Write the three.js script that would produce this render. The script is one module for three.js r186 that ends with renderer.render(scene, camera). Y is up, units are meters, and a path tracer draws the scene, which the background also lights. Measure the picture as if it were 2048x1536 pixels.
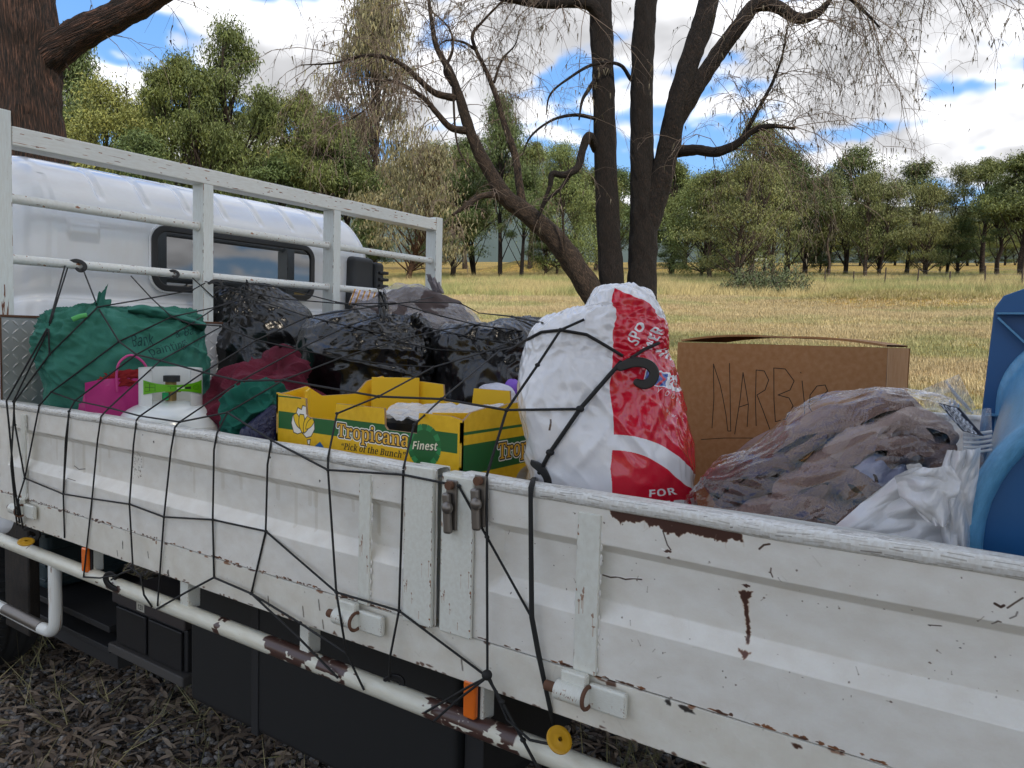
import * as THREE from 'three';
import { mergeGeometries, mergeVertices } from 'three/addons/utils/BufferGeometryUtils.js';
import { RoundedBoxGeometry } from 'three/addons/geometries/RoundedBoxGeometry.js';
import { createNoise2D, createNoise3D } from 'simplex-noise';
import { MeshBVH } from 'three-mesh-bvh';

// ---------------------------------------------------------------- camera, sky, sun, exposure
const scene = new THREE.Scene();
const FPX = 1512;                                   // focal length in pixels of the 2048 x 1536 photograph
const ROT = [[0.82402311, -0.05710049, 0.5636714], [0.02617377, 0.99768266, 0.06280321], [-0.56595128, -0.03699789, 0.8236081]];
const CAM = new THREE.Vector3(2.7847, 1.5536, 1.0807);
const camera = new THREE.PerspectiveCamera(2 * Math.atan(768 / FPX) * 180 / Math.PI, 4 / 3, 0.05, 6000);
{
  const m = new THREE.Matrix4().makeBasis(...[0, 1, 2].map((c) => new THREE.Vector3(ROT[0][c], ROT[1][c], ROT[2][c])));
  camera.position.copy(CAM); camera.quaternion.setFromRotationMatrix(m);
}
const renderer = new THREE.WebGLRenderer({ antialias: true });
renderer.toneMapping = THREE.LinearToneMapping;
renderer.toneMappingExposure = 1.6;
renderer.shadowMap.enabled = true;

const n3s = createNoise3D(rng(11)), n2s = createNoise2D(rng(12));
function rng(s) { let a = s >>> 0; return () => { a = (a + 0x6d2b79f5) | 0; let t = Math.imul(a ^ (a >>> 15), 1 | a); t = (t + Math.imul(t ^ (t >>> 7), 61 | t)) ^ t; return ((t ^ (t >>> 14)) >>> 0) / 4294967296; }; }
const clamp = THREE.MathUtils.clamp, lerp = THREE.MathUtils.lerp, sstep = (a, b, x) => { const t = clamp((x - a) / (b - a), 0, 1); return t * t * (3 - 2 * t); };
const V = (x, y, z) => new THREE.Vector3(x, y, z);
const fbm3 = (x, y, z, o = 4, n = n3s) => { let s = 0, a = 0.5; for (let i = 0; i < o; i++) { s += a * n(x, y, z); x *= 2.03; y *= 2.03; z *= 2.03; a *= 0.5; } return s; };
const fbm2 = (x, y, o = 4) => { let s = 0, a = 0.5; for (let i = 0; i < o; i++) { s += a * n2s(x, y); x *= 2.03; y *= 2.03; a *= 0.5; } return s; };

const SUN = V(0.62, 0.74, 0.28).normalize();        // the sun stands high over the truck's tail, thinned by cloud
const SKY_GAIN = 0.84;
{
  const W = 2048, H = 1024, data = new Float32Array(W * H * 4);
  const dens = (x, y, z) => {                         // broken cumulus: coverage grows away from a few blue gaps
    const k = 1 / (y + 0.16), px = x * k, pz = z * k;
    const warp = n3s(px * 0.9, pz * 0.9, 7.1) * 0.25;
    let s = 0, a = 0.5, f = 1.7;
    for (let i = 0; i < 6; i++) { s += a * n3s(px * f + warp, y * 2.2 * f, pz * f - warp); a *= 0.53; f *= 2.05; }
    return s + 0.20;
  };
  for (let r = 0; r < H; r++) {
    const el = ((r + 0.5) / H - 0.5) * Math.PI, y = Math.sin(el), ce = Math.cos(el);
    for (let c = 0; c < W; c++) {
      const az = ((c + 0.5) / W - 0.5) * 2 * Math.PI, x = Math.cos(az) * ce, z = Math.sin(az) * ce, o = (r * W + c) * 4;
      let col;
      if (y < -0.02) col = [0.16, 0.15, 0.12];
      else {
        const yy = Math.max(0, y), h = Math.pow(1 - yy, 3.2);
        const blue = [lerp(0.085, 0.40, h), lerp(0.27, 0.68, h), lerp(0.70, 0.98, h)];
        const d = dens(x, yy, z), a = sstep(-0.04, 0.22, d);
        const e2 = el + 0.035, y2 = Math.sin(e2), c2 = Math.cos(e2) / Math.max(0.05, ce), above = dens(x * c2, y2, z * c2);
        const thick = sstep(0.02, 0.62, above * 0.75 + d * 0.4), puff = sstep(-0.25, 0.3, n3s(x * 16, y * 26, z * 16) * 0.5 + d * 0.4);
        const sunny = Math.pow(Math.max(0, x * SUN.x + y * SUN.y + z * SUN.z), 6);
        const l = (lerp(1.08, 0.50, thick) * lerp(0.93, 1.05, puff)) * (1 + 0.9 * sunny);
        const cloud = [l * 0.985, l * 0.99, l * 1.02];
        col = [0, 1, 2].map((i) => lerp(blue[i], cloud[i], a));
        const hz = sstep(0.1, 0.0, yy) * 0.45; col = col.map((v, i) => lerp(v, [0.86, 0.9, 0.95][i], hz));
      }
      for (let i = 0; i < 3; i++) data[o + i] = col[i] * SKY_GAIN;
      data[o + 3] = 1;
    }
  }
  const t = new THREE.DataTexture(data, W, H, THREE.RGBAFormat, THREE.FloatType);
  t.mapping = THREE.EquirectangularReflectionMapping; t.magFilter = THREE.LinearFilter; t.minFilter = THREE.LinearFilter; t.needsUpdate = true;
  scene.background = t; scene.environment = t;
}
const sun = new THREE.DirectionalLight(0xfff0da, 2.3);
sun.position.copy(SUN).multiplyScalar(80); sun.castShadow = true; sun.shadow.radius = 9;
Object.assign(sun.shadow.camera, { left: -70, right: 40, top: 60, bottom: -60, near: 1, far: 220 }); sun.shadow.mapSize.set(4096, 4096);
scene.add(sun); scene.add(sun.target);

// ---------------------------------------------------------------- helpers
// a pixel of the photograph gives a direction; the distance comes from the plane (axis = value) that the thing touches
const pray = (px, py) => { const a = px - 1024, b = 768 - py, c = -FPX; return V(ROT[0][0] * a + ROT[0][1] * b + ROT[0][2] * c, ROT[1][0] * a + ROT[1][1] * b + ROT[1][2] * c, ROT[2][0] * a + ROT[2][1] * b + ROT[2][2] * c); };
const on = (px, py, axis, val) => { const d = pray(px, py), k = ['x', 'y', 'z'][axis]; return d.multiplyScalar((val - CAM[k]) / d[k]).add(CAM); };
const dep = (px, py, depth) => pray(px, py).multiplyScalar(depth / FPX).add(CAM);

const taken = {};
function numbered(n) { const k = taken[n] = (taken[n] ?? -1) + 1; return k ? n + '_' + String(k).padStart(3, '0') : n; }
function shade(m) { m.castShadow = true; m.receiveShadow = true; return m; }
function thing(name, label, category, pos = [0, 0, 0], turn = 0, group) {
  const o = new THREE.Group(); o.name = numbered(name); o.position.set(...pos); o.rotation.y = turn; o.userData = { label, category }; if (group) o.userData.group = group; scene.add(o); return o;
}
function solo(name, geo, mat, label, category, group) {
  const m = shade(new THREE.Mesh(geo, mat)); m.name = numbered(name); m.userData = { label, category }; if (group) m.userData.group = group; scene.add(m); return m;
}
function part(parent, name, geo, mat, pos, label) {
  const m = shade(new THREE.Mesh(Array.isArray(geo) ? merge(geo) : geo, mat)); m.name = name; if (pos) m.position.set(...pos); if (label) m.userData.label = label; parent.add(m); return m;
}
function structure(name, geo, mat) { const m = shade(new THREE.Mesh(geo, mat)); m.name = name; m.userData.kind = 'structure'; scene.add(m); return m; }
function merge(gs) { const f = gs.map((g) => { g = g.index ? g.toNonIndexed() : g; for (const k of Object.keys(g.attributes)) if (!['position', 'normal', 'uv', 'color'].includes(k)) g.deleteAttribute(k); return g; }); if (f.some((g) => !g.attributes.color)) f.forEach((g) => g.deleteAttribute('color')); return mergeGeometries(f); }
function box(w, h, d, x = 0, y = 0, z = 0, r = 0) { const g = r ? new RoundedBoxGeometry(w, h, d, 2, r) : new THREE.BoxGeometry(w, h, d); g.translate(x, y, z); return g; }
function boxB(x0, x1, y0, y1, z0, z1, r = 0) { return box(x1 - x0, y1 - y0, z1 - z0, (x0 + x1) / 2, (y0 + y1) / 2, (z0 + z1) / 2, r); }
function rod(a, b, r, seg = 12, r2 = r) {
  const d = b.clone().sub(a), L = d.length(), g = new THREE.CylinderGeometry(r2, r, L, seg, 1); g.translate(0, L / 2, 0);
  g.applyQuaternion(new THREE.Quaternion().setFromUnitVectors(V(0, 1, 0), d.normalize())); g.translate(a.x, a.y, a.z); return g;
}
function tube(pts, r, seg = 40, rad = 8, closed = false) { return new THREE.TubeGeometry(new THREE.CatmullRomCurve3(pts, closed, 'centripetal'), seg, r, rad, closed); }
// a tapering limb through points with a radius each; bark relief from noise when amp > 0
function limb(pts, radii, rad = 8, sub = 4, amp = 0, freq = 6) {
  const cv = new THREE.CatmullRomCurve3(pts, false, 'centripetal'), n = Math.max(2, (pts.length - 1) * sub), pos = [], uv = [], idx = [];
  let N = V(0, 0, 0), len = 0, prev = null;
  for (let i = 0; i <= n; i++) {
    const t = i / n, p = cv.getPoint(t), tan = cv.getTangent(t);
    if (i === 0) { N.crossVectors(tan, Math.abs(tan.y) > 0.9 ? V(1, 0, 0) : V(0, 1, 0)).normalize(); } else { N.addScaledVector(tan, -N.dot(tan)).normalize(); }
    const B = V(0, 0, 0).crossVectors(tan, N), q = t * (pts.length - 1), k = Math.min(pts.length - 2, Math.floor(q)), r = lerp(radii[k], radii[k + 1], q - k);
    if (prev) len += p.distanceTo(prev); prev = p;
    for (let j = 0; j <= rad; j++) {
      const a = (j / rad) * Math.PI * 2, d = N.clone().multiplyScalar(Math.cos(a)).addScaledVector(B, Math.sin(a));
      let rr = r; if (amp) { const w = p.clone().addScaledVector(d, r); rr = r * (1 + amp * (fbm3(w.x * freq, w.y * freq * 0.35, w.z * freq, 3))); }
      pos.push(p.x + d.x * rr, p.y + d.y * rr, p.z + d.z * rr); uv.push((j / rad) * Math.max(1, Math.round(Math.PI * 2 * radii[0] / 0.5)), len / 0.9);
    }
  }
  for (let i = 0; i < n; i++) for (let j = 0; j < rad; j++) { const a = i * (rad + 1) + j, b = a + rad + 1; idx.push(a, a + 1, b, a + 1, b + 1, b); }
  const g = new THREE.BufferGeometry(); g.setAttribute('position', new THREE.Float32BufferAttribute(pos, 3)); g.setAttribute('uv', new THREE.Float32BufferAttribute(uv, 2)); g.setIndex(idx); g.computeVertexNormals(); return g;
}
function gridGeo(nu, nv, f, wrap = false) {           // f(u, v) -> [Vector3, uvx, uvy]
  const pos = [], uv = [], idx = [];
  for (let j = 0; j <= nv; j++) for (let i = 0; i <= nu; i++) { const [p, a, b] = f(i / nu, j / nv, i, j); pos.push(p.x, p.y, p.z); uv.push(a ?? i / nu, b ?? j / nv); }
  for (let j = 0; j < nv; j++) for (let i = 0; i < nu; i++) { const a = j * (nu + 1) + i, b = a + nu + 1; idx.push(a, a + 1, b, a + 1, b + 1, b); }
  const g = new THREE.BufferGeometry(); g.setAttribute('position', new THREE.Float32BufferAttribute(pos, 3)); g.setAttribute('uv', new THREE.Float32BufferAttribute(uv, 2)); g.setIndex(idx); g.computeVertexNormals();
  if (wrap) { const N = g.attributes.normal; for (let j = 0; j <= nv; j++) { const a = j * (nu + 1), b = a + nu, s = V(N.getX(a) + N.getX(b), N.getY(a) + N.getY(b), N.getZ(a) + N.getZ(b)).normalize(); N.setXYZ(a, s.x, s.y, s.z); N.setXYZ(b, s.x, s.y, s.z); } }
  return g;
}
const lin = (r, g, b) => new THREE.Color().setRGB(r, g, b);
const mat = (color, roughness = 0.6, extra = {}) => new THREE.MeshStandardMaterial({ color, roughness, metalness: 0, ...extra });
const phys = (color, roughness = 0.6, extra = {}) => new THREE.MeshPhysicalMaterial({ color, roughness, metalness: 0, ...extra });
function canvasTex(w, h, draw, srgb = true) {
  const c = document.createElement('canvas'); c.width = w; c.height = h; draw(c.getContext('2d'), w, h);
  const t = new THREE.CanvasTexture(c); if (srgb) t.colorSpace = THREE.SRGBColorSpace; t.wrapS = t.wrapT = THREE.RepeatWrapping; t.anisotropy = 8; return t;
}
function dataTex(w, h, f, srgb = false) {             // f(u, v) -> [r, g, b] 0..1, tiling is the caller's business
  const d = new Uint8Array(w * h * 4);
  for (let j = 0; j < h; j++) for (let i = 0; i < w; i++) { const c = f(i / w, j / h), o = (j * w + i) * 4; d[o] = clamp(c[0], 0, 1) * 255; d[o + 1] = clamp(c[1], 0, 1) * 255; d[o + 2] = clamp(c[2], 0, 1) * 255; d[o + 3] = 255; }
  const t = new THREE.DataTexture(d, w, h); t.wrapS = t.wrapT = THREE.RepeatWrapping; t.magFilter = THREE.LinearFilter; t.minFilter = THREE.LinearMipmapLinearFilter; if (srgb) t.colorSpace = THREE.SRGBColorSpace; t.needsUpdate = true; return t;
}
// tiling noise: the unit square laid on a torus
const tor = (u, v, f, o = 4, s = 0) => { const a = u * Math.PI * 2, b = v * Math.PI * 2, k = f / (Math.PI * 2); return fbm3(Math.cos(a) * k + s, Math.sin(a) * k + Math.cos(b) * k * 1.31, Math.sin(b) * k * 1.31 - s, o); };
const rep = (t, x, y) => { const c = t.clone(); c.repeat.set(x, y); c.needsUpdate = true; return c; };
// ---------------------------------------------------------------- terrain
const ramp = (t) => { if (t <= 0) return 0; const s = t < 190 ? t : 190 + (t - 190) * 0.06; return s * s / (s + 1.2); };
const MOUND = [];
function groundY(x, z) {
  let h = 0.106 * ramp(-z - 2.4) + 0.035 * ramp(-x - 3.2);
  const far = sstep(4, 14, Math.hypot(x - 2, z + 0));
  h += far * (0.07 * n2s(x * 0.11, z * 0.13) + 0.025 * n2s(x * 0.5, z * 0.9));
  for (const [mx, mz, rx, rz, mh] of MOUND) h += mh * Math.exp(-(((x - mx) / rx) ** 2) - ((z - mz) / rz) ** 2);
  return h;
}
function gnd(px, py) {                               // where the ray of a photograph's pixel meets the ground
  const d = pray(px, py).normalize(); let t = 2;
  for (let i = 0; i < 4000; i++) { const p = d.clone().multiplyScalar(t).add(CAM); if (p.y < groundY(p.x, p.z)) { p.y = groundY(p.x, p.z); return p; } t += Math.max(0.03, t * 0.004); if (t > 700) break; }
  const k = 150 / Math.hypot(d.x, d.z), p = d.multiplyScalar(k).add(CAM); p.y = groundY(p.x, p.z); return p;
}
{ const m = gnd(1790, 612); MOUND.push([m.x, m.z - 0.8, 4.2, 1.4, 0.5]); const k = gnd(1030, 545) ?? V(-30, 0, -50); MOUND.push([k.x, k.z - 3, 6, 3, 1.6]); }
const texGrass = dataTex(640, 640, (u, v) => {
  const f = tor(u, v, 60, 4, 3), b = tor(u, v, 8, 4, 9), s = tor(u * 1, v * 1, 190, 2, 5);
  const k = 0.78 + 0.42 * f + 0.30 * b + 0.55 * s, g = clamp(0.5 + 1.4 * tor(u, v, 14, 3, 21), 0, 1);
  return [k * lerp(0.86, 0.72, g), k * lerp(0.74, 0.68, g), k * lerp(0.46, 0.34, g)];
}, true);
const bumpGrass = dataTex(512, 512, (u, v) => { const h = 0.5 + 0.9 * tor(u, v, 90, 3, 4); return [h, h, h]; });
function groundColor(x, z) {                          // what grows there: straw, greener and browner patches, paler swaths where hay was cut
  const g = sstep(0.0, 0.5, fbm2(x * 0.09 + 4, z * 0.12, 4) + 0.10), s = sstep(0.12, 0.42, n2s(x * 0.05 + 9, z * 1.1 + 1.2 * n2s(x * 0.12, z * 0.2)) * 0.7 + 0.3 * n2s(x * 0.9, z * 3));
  const b = sstep(0.1, 0.5, fbm2(x * 0.16 - 20, z * 0.3 + 7, 3));
  let c = [lerp(0.66, 0.48, g), lerp(0.57, 0.51, g), lerp(0.39, 0.28, g)];
  c = c.map((v, i) => lerp(v, [0.90, 0.80, 0.57][i], s * 0.6)); c = c.map((v, i) => lerp(v, [0.62, 0.47, 0.33][i], b * 0.4));
  return c;
}
{
  const xs = [], zs = [], axis = (lo, hi, c, out) => { let p = c, s = 0.35; const a = []; while (p > lo) { a.unshift(p); s = 0.35 + Math.max(0, Math.abs(p - c) - 12) * 0.028; p -= s; } a.unshift(lo); p = c + 0.35; while (p < hi) { a.push(p); s = 0.35 + Math.max(0, Math.abs(p - c) - 12) * 0.028; p += s; } a.push(hi); out.push(...a); };
  axis(-900, 500, -4, xs); axis(-900, 400, -10, zs);
  const g = gridGeo(xs.length - 1, zs.length - 1, (u, v, i, j) => [V(xs[i], groundY(xs[i], zs[j]), zs[j]), xs[i] / 5, -zs[j] / 5]);
  const col = []; const P = g.attributes.position; for (let i = 0; i < P.count; i++) { col.push(...groundColor(P.getX(i), P.getZ(i))); }
  g.setAttribute('color', new THREE.Float32BufferAttribute(col, 3));
  // the grid runs towards -z for v = 0, so flip to face up
  const ix = g.index.array; for (let i = 0; i < ix.length; i += 3) { const t = ix[i + 1]; ix[i + 1] = ix[i + 2]; ix[i + 2] = t; } g.computeVertexNormals();
  structure('field_ground', g, mat(0xffffff, 0.95, { map: texGrass, vertexColors: true, bumpMap: bumpGrass, bumpScale: 0.03, side: THREE.DoubleSide }));
}
{ // wooded hills beyond the valley
  const g = gridGeo(160, 24, (u, v) => { const a = lerp(-2.9, -0.9, u), r = lerp(520, 1500, v), x = Math.cos(a) * r, z = Math.sin(a) * r, up = Math.sin(v * Math.PI * 0.62); return [V(x, -10 + up * (190 + 70 * n2s(u * 5, 3.3) + 34 * fbm2(u * 22, v * 5, 4)) * (0.85 + 0.6 * sstep(0.75, 0.2, u)), z)]; });
  structure('hills', g, mat(lin(0.055, 0.08, 0.075), 1, { side: THREE.DoubleSide }));
}
// gravel verge where the truck is parked
const texGravel = dataTex(640, 640, (u, v) => {
  const f = tor(u, v, 200, 2, 2), m = tor(u, v, 60, 3, 12), b = tor(u, v, 7, 3, 30), k = 0.30 + 0.22 * f + 0.20 * m + 0.12 * b, w = clamp(0.5 + 2 * tor(u, v, 26, 3, 44), 0, 1);
  return [k * lerp(1.02, 1.25, w), k * lerp(1.0, 1.05, w), k * lerp(1.0, 0.82, w)];
}, true);
const bumpGravel = dataTex(512, 512, (u, v) => { const h = 0.5 + 0.8 * tor(u, v, 120, 2, 4); return [h, h, h]; });
{
  const g = gridGeo(90, 60, (u, v) => { const x = lerp(-8, 10, u), z = lerp(6.5, -3.6, v); return [V(x, groundY(x, z) + 0.006 + 0.012 * fbm2(x * 1.3, z * 1.3, 3) * sstep(0, 0.1, Math.min(u, 1 - u, v, 1 - v)), z), x / 1.6, -z / 1.6]; });
  structure('gravel_verge', g, mat(0xffffff, 0.95, { map: texGravel, bumpMap: bumpGravel, bumpScale: 0.012, side: THREE.DoubleSide }));
}
// ---------------------------------------------------------------- the truck: x runs to the tail, z = 0 is the outer face of the near drop side
const GT = 1.30, DECK = 1.01, W2 = 2.25, TL = 3.96;   // top of the drop sides, deck height, tray width, tray length
const SEAM = GT - 0.297, COAM = GT - 0.387;
const rnd = rng(77);
// flaking paint: coats are drawn as matter, chips and rust where the photograph shows them. (w, h) metres -> one texture
function chip(g, x, y, rx, ry, seed, col = '#4a2c22', n = 14) {
  const r = rng(seed * 7 + 3); g.fillStyle = col; g.beginPath();
  for (let i = 0; i < n; i++) { const a = (i / n) * Math.PI * 2, k = 0.45 + 0.75 * r(); const px = x + Math.cos(a) * rx * k, py = y + Math.sin(a) * ry * k; i ? g.lineTo(px, py) : g.moveTo(px, py); }
  g.closePath(); g.fill();
}
function grime(g, w, h, r, n, base, size = 1) {
  for (let i = 0; i < n; i++) { const x = r() * w, y = r() * h; g.globalAlpha = 0.05 + 0.09 * r(); g.strokeStyle = r() < 0.5 ? '#8d8270' : '#ffffff'; g.lineWidth = 0.6 + r() * 1.8 * size; g.beginPath(); g.moveTo(x, y); g.lineTo(x + (r() - 0.5) * 26 * size, y + (r() - 0.3) * 34 * size); g.stroke(); }
  for (let i = 0; i < n * 0.6; i++) { g.globalAlpha = 0.25 + 0.6 * r(); chip(g, r() * w, r() * h, (0.5 + 1.6 * r() * r()) * size, (0.5 + 1.4 * r()) * size, i + 91, r() < 0.6 ? '#3d2a20' : '#6e5a48', 7); }
  g.globalAlpha = 1;
}
function mottled(g, w, h, hex, amt = 7, cell = 3, f = 0.02) {
  const c = new THREE.Color(hex), b = [c.r, c.g, c.b].map((v) => Math.pow(v, 1 / 2.2) * 255);
  for (let y = 0; y < h; y += cell) for (let x = 0; x < w; x += cell) { const k = amt * (fbm2(x * f, y * f, 3) * 1.6 + 0.3 * n2s(x * 0.5, y * 0.5)); g.fillStyle = `rgb(${b.map((v, i) => Math.round(clamp(v + k * (1 + 0.25 * i), 0, 255))).join(',')})`; g.fillRect(x, y, cell, cell); }
}
const PAINT = '#e6e4dc';
const WHITE = lin(0.80, 0.79, 0.75);
const mWhite = phys(WHITE, 0.38, { clearcoat: 0.25, clearcoatRoughness: 0.25 });
const texCab = canvasTex(1024, 512, (g, w, h) => { mottled(g, w, h, '#e8eaec', 4, 4, 0.01); const r = rng(71); grime(g, w, h, r, 60, 0, 0.5); });
const mCab = phys(0xffffff, 0.22, { map: texCab, clearcoat: 0.9, clearcoatRoughness: 0.08 });
const mBlack = mat(lin(0.015, 0.015, 0.016), 0.5), mSteel = mat(lin(0.22, 0.2, 0.18), 0.42, { metalness: 0.85 }), mRust = mat(lin(0.13, 0.062, 0.035), 0.85);
const mRubber = mat(lin(0.018, 0.018, 0.018), 0.85), mDark = mat(lin(0.022, 0.022, 0.023), 0.6);
const texPost = canvasTex(256, 1024, (g, w, h) => {
  mottled(g, w, h, '#e3e6e2', 5); const r = rng(5);
  grime(g, w, h, r, 90, 0, 1.1);
  for (let i = 0; i < 44; i++) { const e = r() < 0.5 ? 0 : w; g.globalAlpha = 0.9; chip(g, e + (r() - 0.5) * 14, r() * h, 3 + 9 * r() * r(), 4 + 20 * r() * r(), i, r() < 0.5 ? '#5a3423' : '#8a5532', 10); }
  for (let i = 0; i < 9; i++) { const x = r() * w, y = h * (0.55 + 0.45 * r()); g.globalAlpha = 0.5; g.strokeStyle = '#8f4f28'; g.lineWidth = 1 + 3 * r(); g.beginPath(); g.moveTo(x, y); g.lineTo(x + 3 * (r() - 0.5), y + 30 + 80 * r()); g.stroke(); chip(g, x, y, 4 + 8 * r(), 3 + 9 * r(), i + 300, '#6d3a20', 9); }
});
const texTube = canvasTex(256, 2048, (g, w, h) => {   // painted tube, around x, along y (1 m = 512)
  mottled(g, w, h, '#e4e6e1', 5); const r = rng(9); grime(g, w, h, r, 160, 0, 1);
  for (let i = 0; i < 90; i++) { g.globalAlpha = 0.92; chip(g, r() * w, r() * h, 3 + 16 * r() * r(), 4 + 46 * r() * r() * r(), i + 40, r() < 0.5 ? '#6e3d22' : '#93582f', 13); }
});
const texPostH = canvasTex(256, 1024, (g, w, h) => {   // headboard posts: rust bleeding from the edges and welds
  mottled(g, w, h, '#dfe4e0', 5); const r = rng(6); grime(g, w, h, r, 80, 0, 1.1);
  for (let i = 0; i < 60; i++) { const e = r() < 0.5 ? 0 : w; g.globalAlpha = 0.92; chip(g, e + (r() - 0.5) * 16, r() * h, 4 + 14 * r() * r(), 5 + 34 * r() * r(), i, r() < 0.5 ? '#5a3423' : '#8a4f2a', 11); }
  for (let i = 0; i < 26; i++) { const x = w * (0.1 + 0.8 * r()), y = h * (0.45 + 0.3 * r()); g.globalAlpha = 0.45; g.strokeStyle = '#9a5a30'; g.lineWidth = 2 + 6 * r(); g.beginPath(); g.moveTo(x, y); g.lineTo(x + 5 * (r() - 0.5), y + 40 + 130 * r()); g.stroke(); g.globalAlpha = 0.9; chip(g, x, y, 5 + 12 * r(), 6 + 22 * r(), i + 300, '#6d3a20', 11); } g.globalAlpha = 1;
});
const mPostH = phys(0xffffff, 0.42, { map: texPostH, clearcoat: 0.15, clearcoatRoughness: 0.3 });
const mPost = phys(lin(0.95, 0.93, 0.87), 0.42, { map: texPost, clearcoat: 0.15, clearcoatRoughness: 0.3 }), mTube = phys(0xffffff, 0.36, { map: texTube, clearcoat: 0.25, clearcoatRoughness: 0.2 });

const truck = thing('flatbed_truck', 'white flatbed truck with chipped rusty paint and drop sides, loaded with bags and boxes', 'truck');
const sub = (parent, name) => { const o = new THREE.Group(); o.name = name; parent.add(o); return o; };

// --- drop sides: pressed sheet with a recessed swage, a rolled top rail, struts, hinges and latches
const GH = GT - SEAM;                                  // 0.293
const swage = [[0.0, 0], [0.077, 0], [0.094, 0.023], [0.176, 0.023], [0.203, 0], [GH, 0]];   // height below the rail top, depth of the pressing
const bulge = (x) => 0.012 * Math.exp(-(((x - 2.55) / 0.22) ** 2)) - 0.004 * Math.sin(x * 2.1);   // the near side is pushed out of true
const gateTex = (x0, x1, seed, marks) => {
  const S = 2040 / (x1 - x0), H = 512, w = 2040, sy = H / GH;
  const t = canvasTex(w, H, (g) => {
    mottled(g, w, H, '#e7e4db', 5, 4, 0.012); const r = rng(seed);
    grime(g, w, H, r, 210, 0, 1);
    g.save(); g.scale(S, sy); marks(g, r); g.restore();
    for (let i = 0; i < 150; i++) { const x = r() * w; g.globalAlpha = 0.9; chip(g, x, H - 2 - r() * r() * 8, 3 + 12 * r() * r(), 2 + 7 * r() * r(), i + seed, r() < 0.6 ? '#4b2d1f' : '#7a4a2a', 9); }
    g.globalAlpha = 1;
  });
  return t;
};
function pcoord(px, py) { const p = on(px, py, 2, 0); return [p.x, GT - p.y]; }
const gatePanel = (x0, x1, z, face, nx = 200, deep = 1) => {      // face +1 looks to +z
  const ys0 = 0; const ys = [0]; for (let i = 0; i < swage.length - 1; i++) { const a = swage[i][0], b = swage[i + 1][0], e = 0.0016; if (i) ys.push(a + e * 0.5, a + e); for (const k of [0.25, 0.5, 0.75]) ys.push(lerp(a, b, k)); ys.push(b - e, b - e * 0.5); if (i === swage.length - 2) ys.push(b); }
  const prof = (y) => { for (let i = 0; i < swage.length - 1; i++) if (y <= swage[i + 1][0] + 1e-9) { const t = (y - swage[i][0]) / (swage[i + 1][0] - swage[i][0]); return lerp(swage[i][1], swage[i + 1][1], t); } return 0; };
  const xs = []; for (let i = 0; i <= nx; i++) xs.push(lerp(x0, x1, i / nx));
  for (const e of [x0 + 0.057, x0 + 0.059, x0 + 0.077, x0 + 0.079, x1 - 0.079, x1 - 0.077, x1 - 0.059, x1 - 0.057]) xs.push(e); xs.sort((a, b) => a - b);
  const pos = [], uv = [], idx = [], W = xs.length;
  for (const y of ys) for (const x of xs) {
    const end = clamp((Math.min(x - x0, x1 - x) - 0.058) / 0.02, 0, 1), d = deep * Math.min(prof(y), 0.023 * end), dent = 0.0016 * fbm2(x * 3 + z, y * 7, 3);
    pos.push(x, GT - y, z + face * (-d + dent * 1.0 + (z > -1 ? bulge(x) * (1 - y / GH) : 0))); uv.push((x - x0) / (x1 - x0), 1 - y / GH);
  }
  for (let j = 0; j < ys.length - 1; j++) for (let i = 0; i < W - 1; i++) { const a = j * W + i, b = a + W; face > 0 ? idx.push(a, b, a + 1, a + 1, b, b + 1) : idx.push(a, a + 1, b, a + 1, b + 1, b); }
  let g = new THREE.BufferGeometry(); g.setAttribute('position', new THREE.Float32BufferAttribute(pos, 3)); g.setAttribute('uv', new THREE.Float32BufferAttribute(uv, 2)); g.setIndex(idx); g.computeVertexNormals(); return g;
};
const railGeo = (x0, x1, z, out) => {                   // the rolled cap: a rounded hollow section a little wider than the sheet
  const prof = []; for (let k = 0; k <= 20; k++) { const a = (k / 20) * Math.PI * 2; const c = Math.cos(a), s = Math.sin(a); prof.push([Math.sign(c) * Math.pow(Math.abs(c), 0.6) * 0.0205, Math.sign(s) * Math.pow(Math.abs(s), 0.62) * 0.0125]); }
  return gridGeo(120, 20, (u, v, i, j) => { const x = lerp(x0, x1, u), [dz, dy] = prof[j]; return [V(x, GT - 0.0085 + dy + 0.0012 * n2s(x * 5, z), z - out * 0.0145 + dz + (z > -1 ? bulge(x) : 0)), x / 0.5, v]; });
};
const texRail = canvasTex(1024, 128, (g, w, h) => { mottled(g, w, h, '#dcdbd5', 9, 2, 0.05); const r = rng(31); for (let i = 0; i < 420; i++) { g.globalAlpha = 0.35 + 0.5 * r(); g.strokeStyle = r() < 0.6 ? '#8d877c' : '#5b5248'; g.lineWidth = 0.5 + r(); const x = r() * w, y = r() * h; g.beginPath(); g.moveTo(x, y); g.lineTo(x + 8 + 60 * r(), y + (r() - 0.5) * 4); g.stroke(); } g.globalAlpha = 1; });
const mRail = mat(0xffffff, 0.45, { map: texRail, metalness: 0.15 });
const crack = (g, pts, wd, col) => { g.strokeStyle = col; g.lineWidth = wd; g.lineJoin = 'round'; g.lineCap = 'round'; g.beginPath(); pts.forEach(([x, y], i) => (i ? g.lineTo(x, y) : g.moveTo(x, y))); g.stroke(); };
function pxmark(g, x0, list, col, wd) { crack(g, list.map(([a, b]) => { const [x, y] = pcoord(a, b); return [x - x0, y]; }), wd, col); }
function pxchip(g, x0, px, py, rx, ry, seed, col) { const [x, y] = pcoord(px, py); chip(g, x - x0, y, rx, ry, seed, col, 16); }
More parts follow.
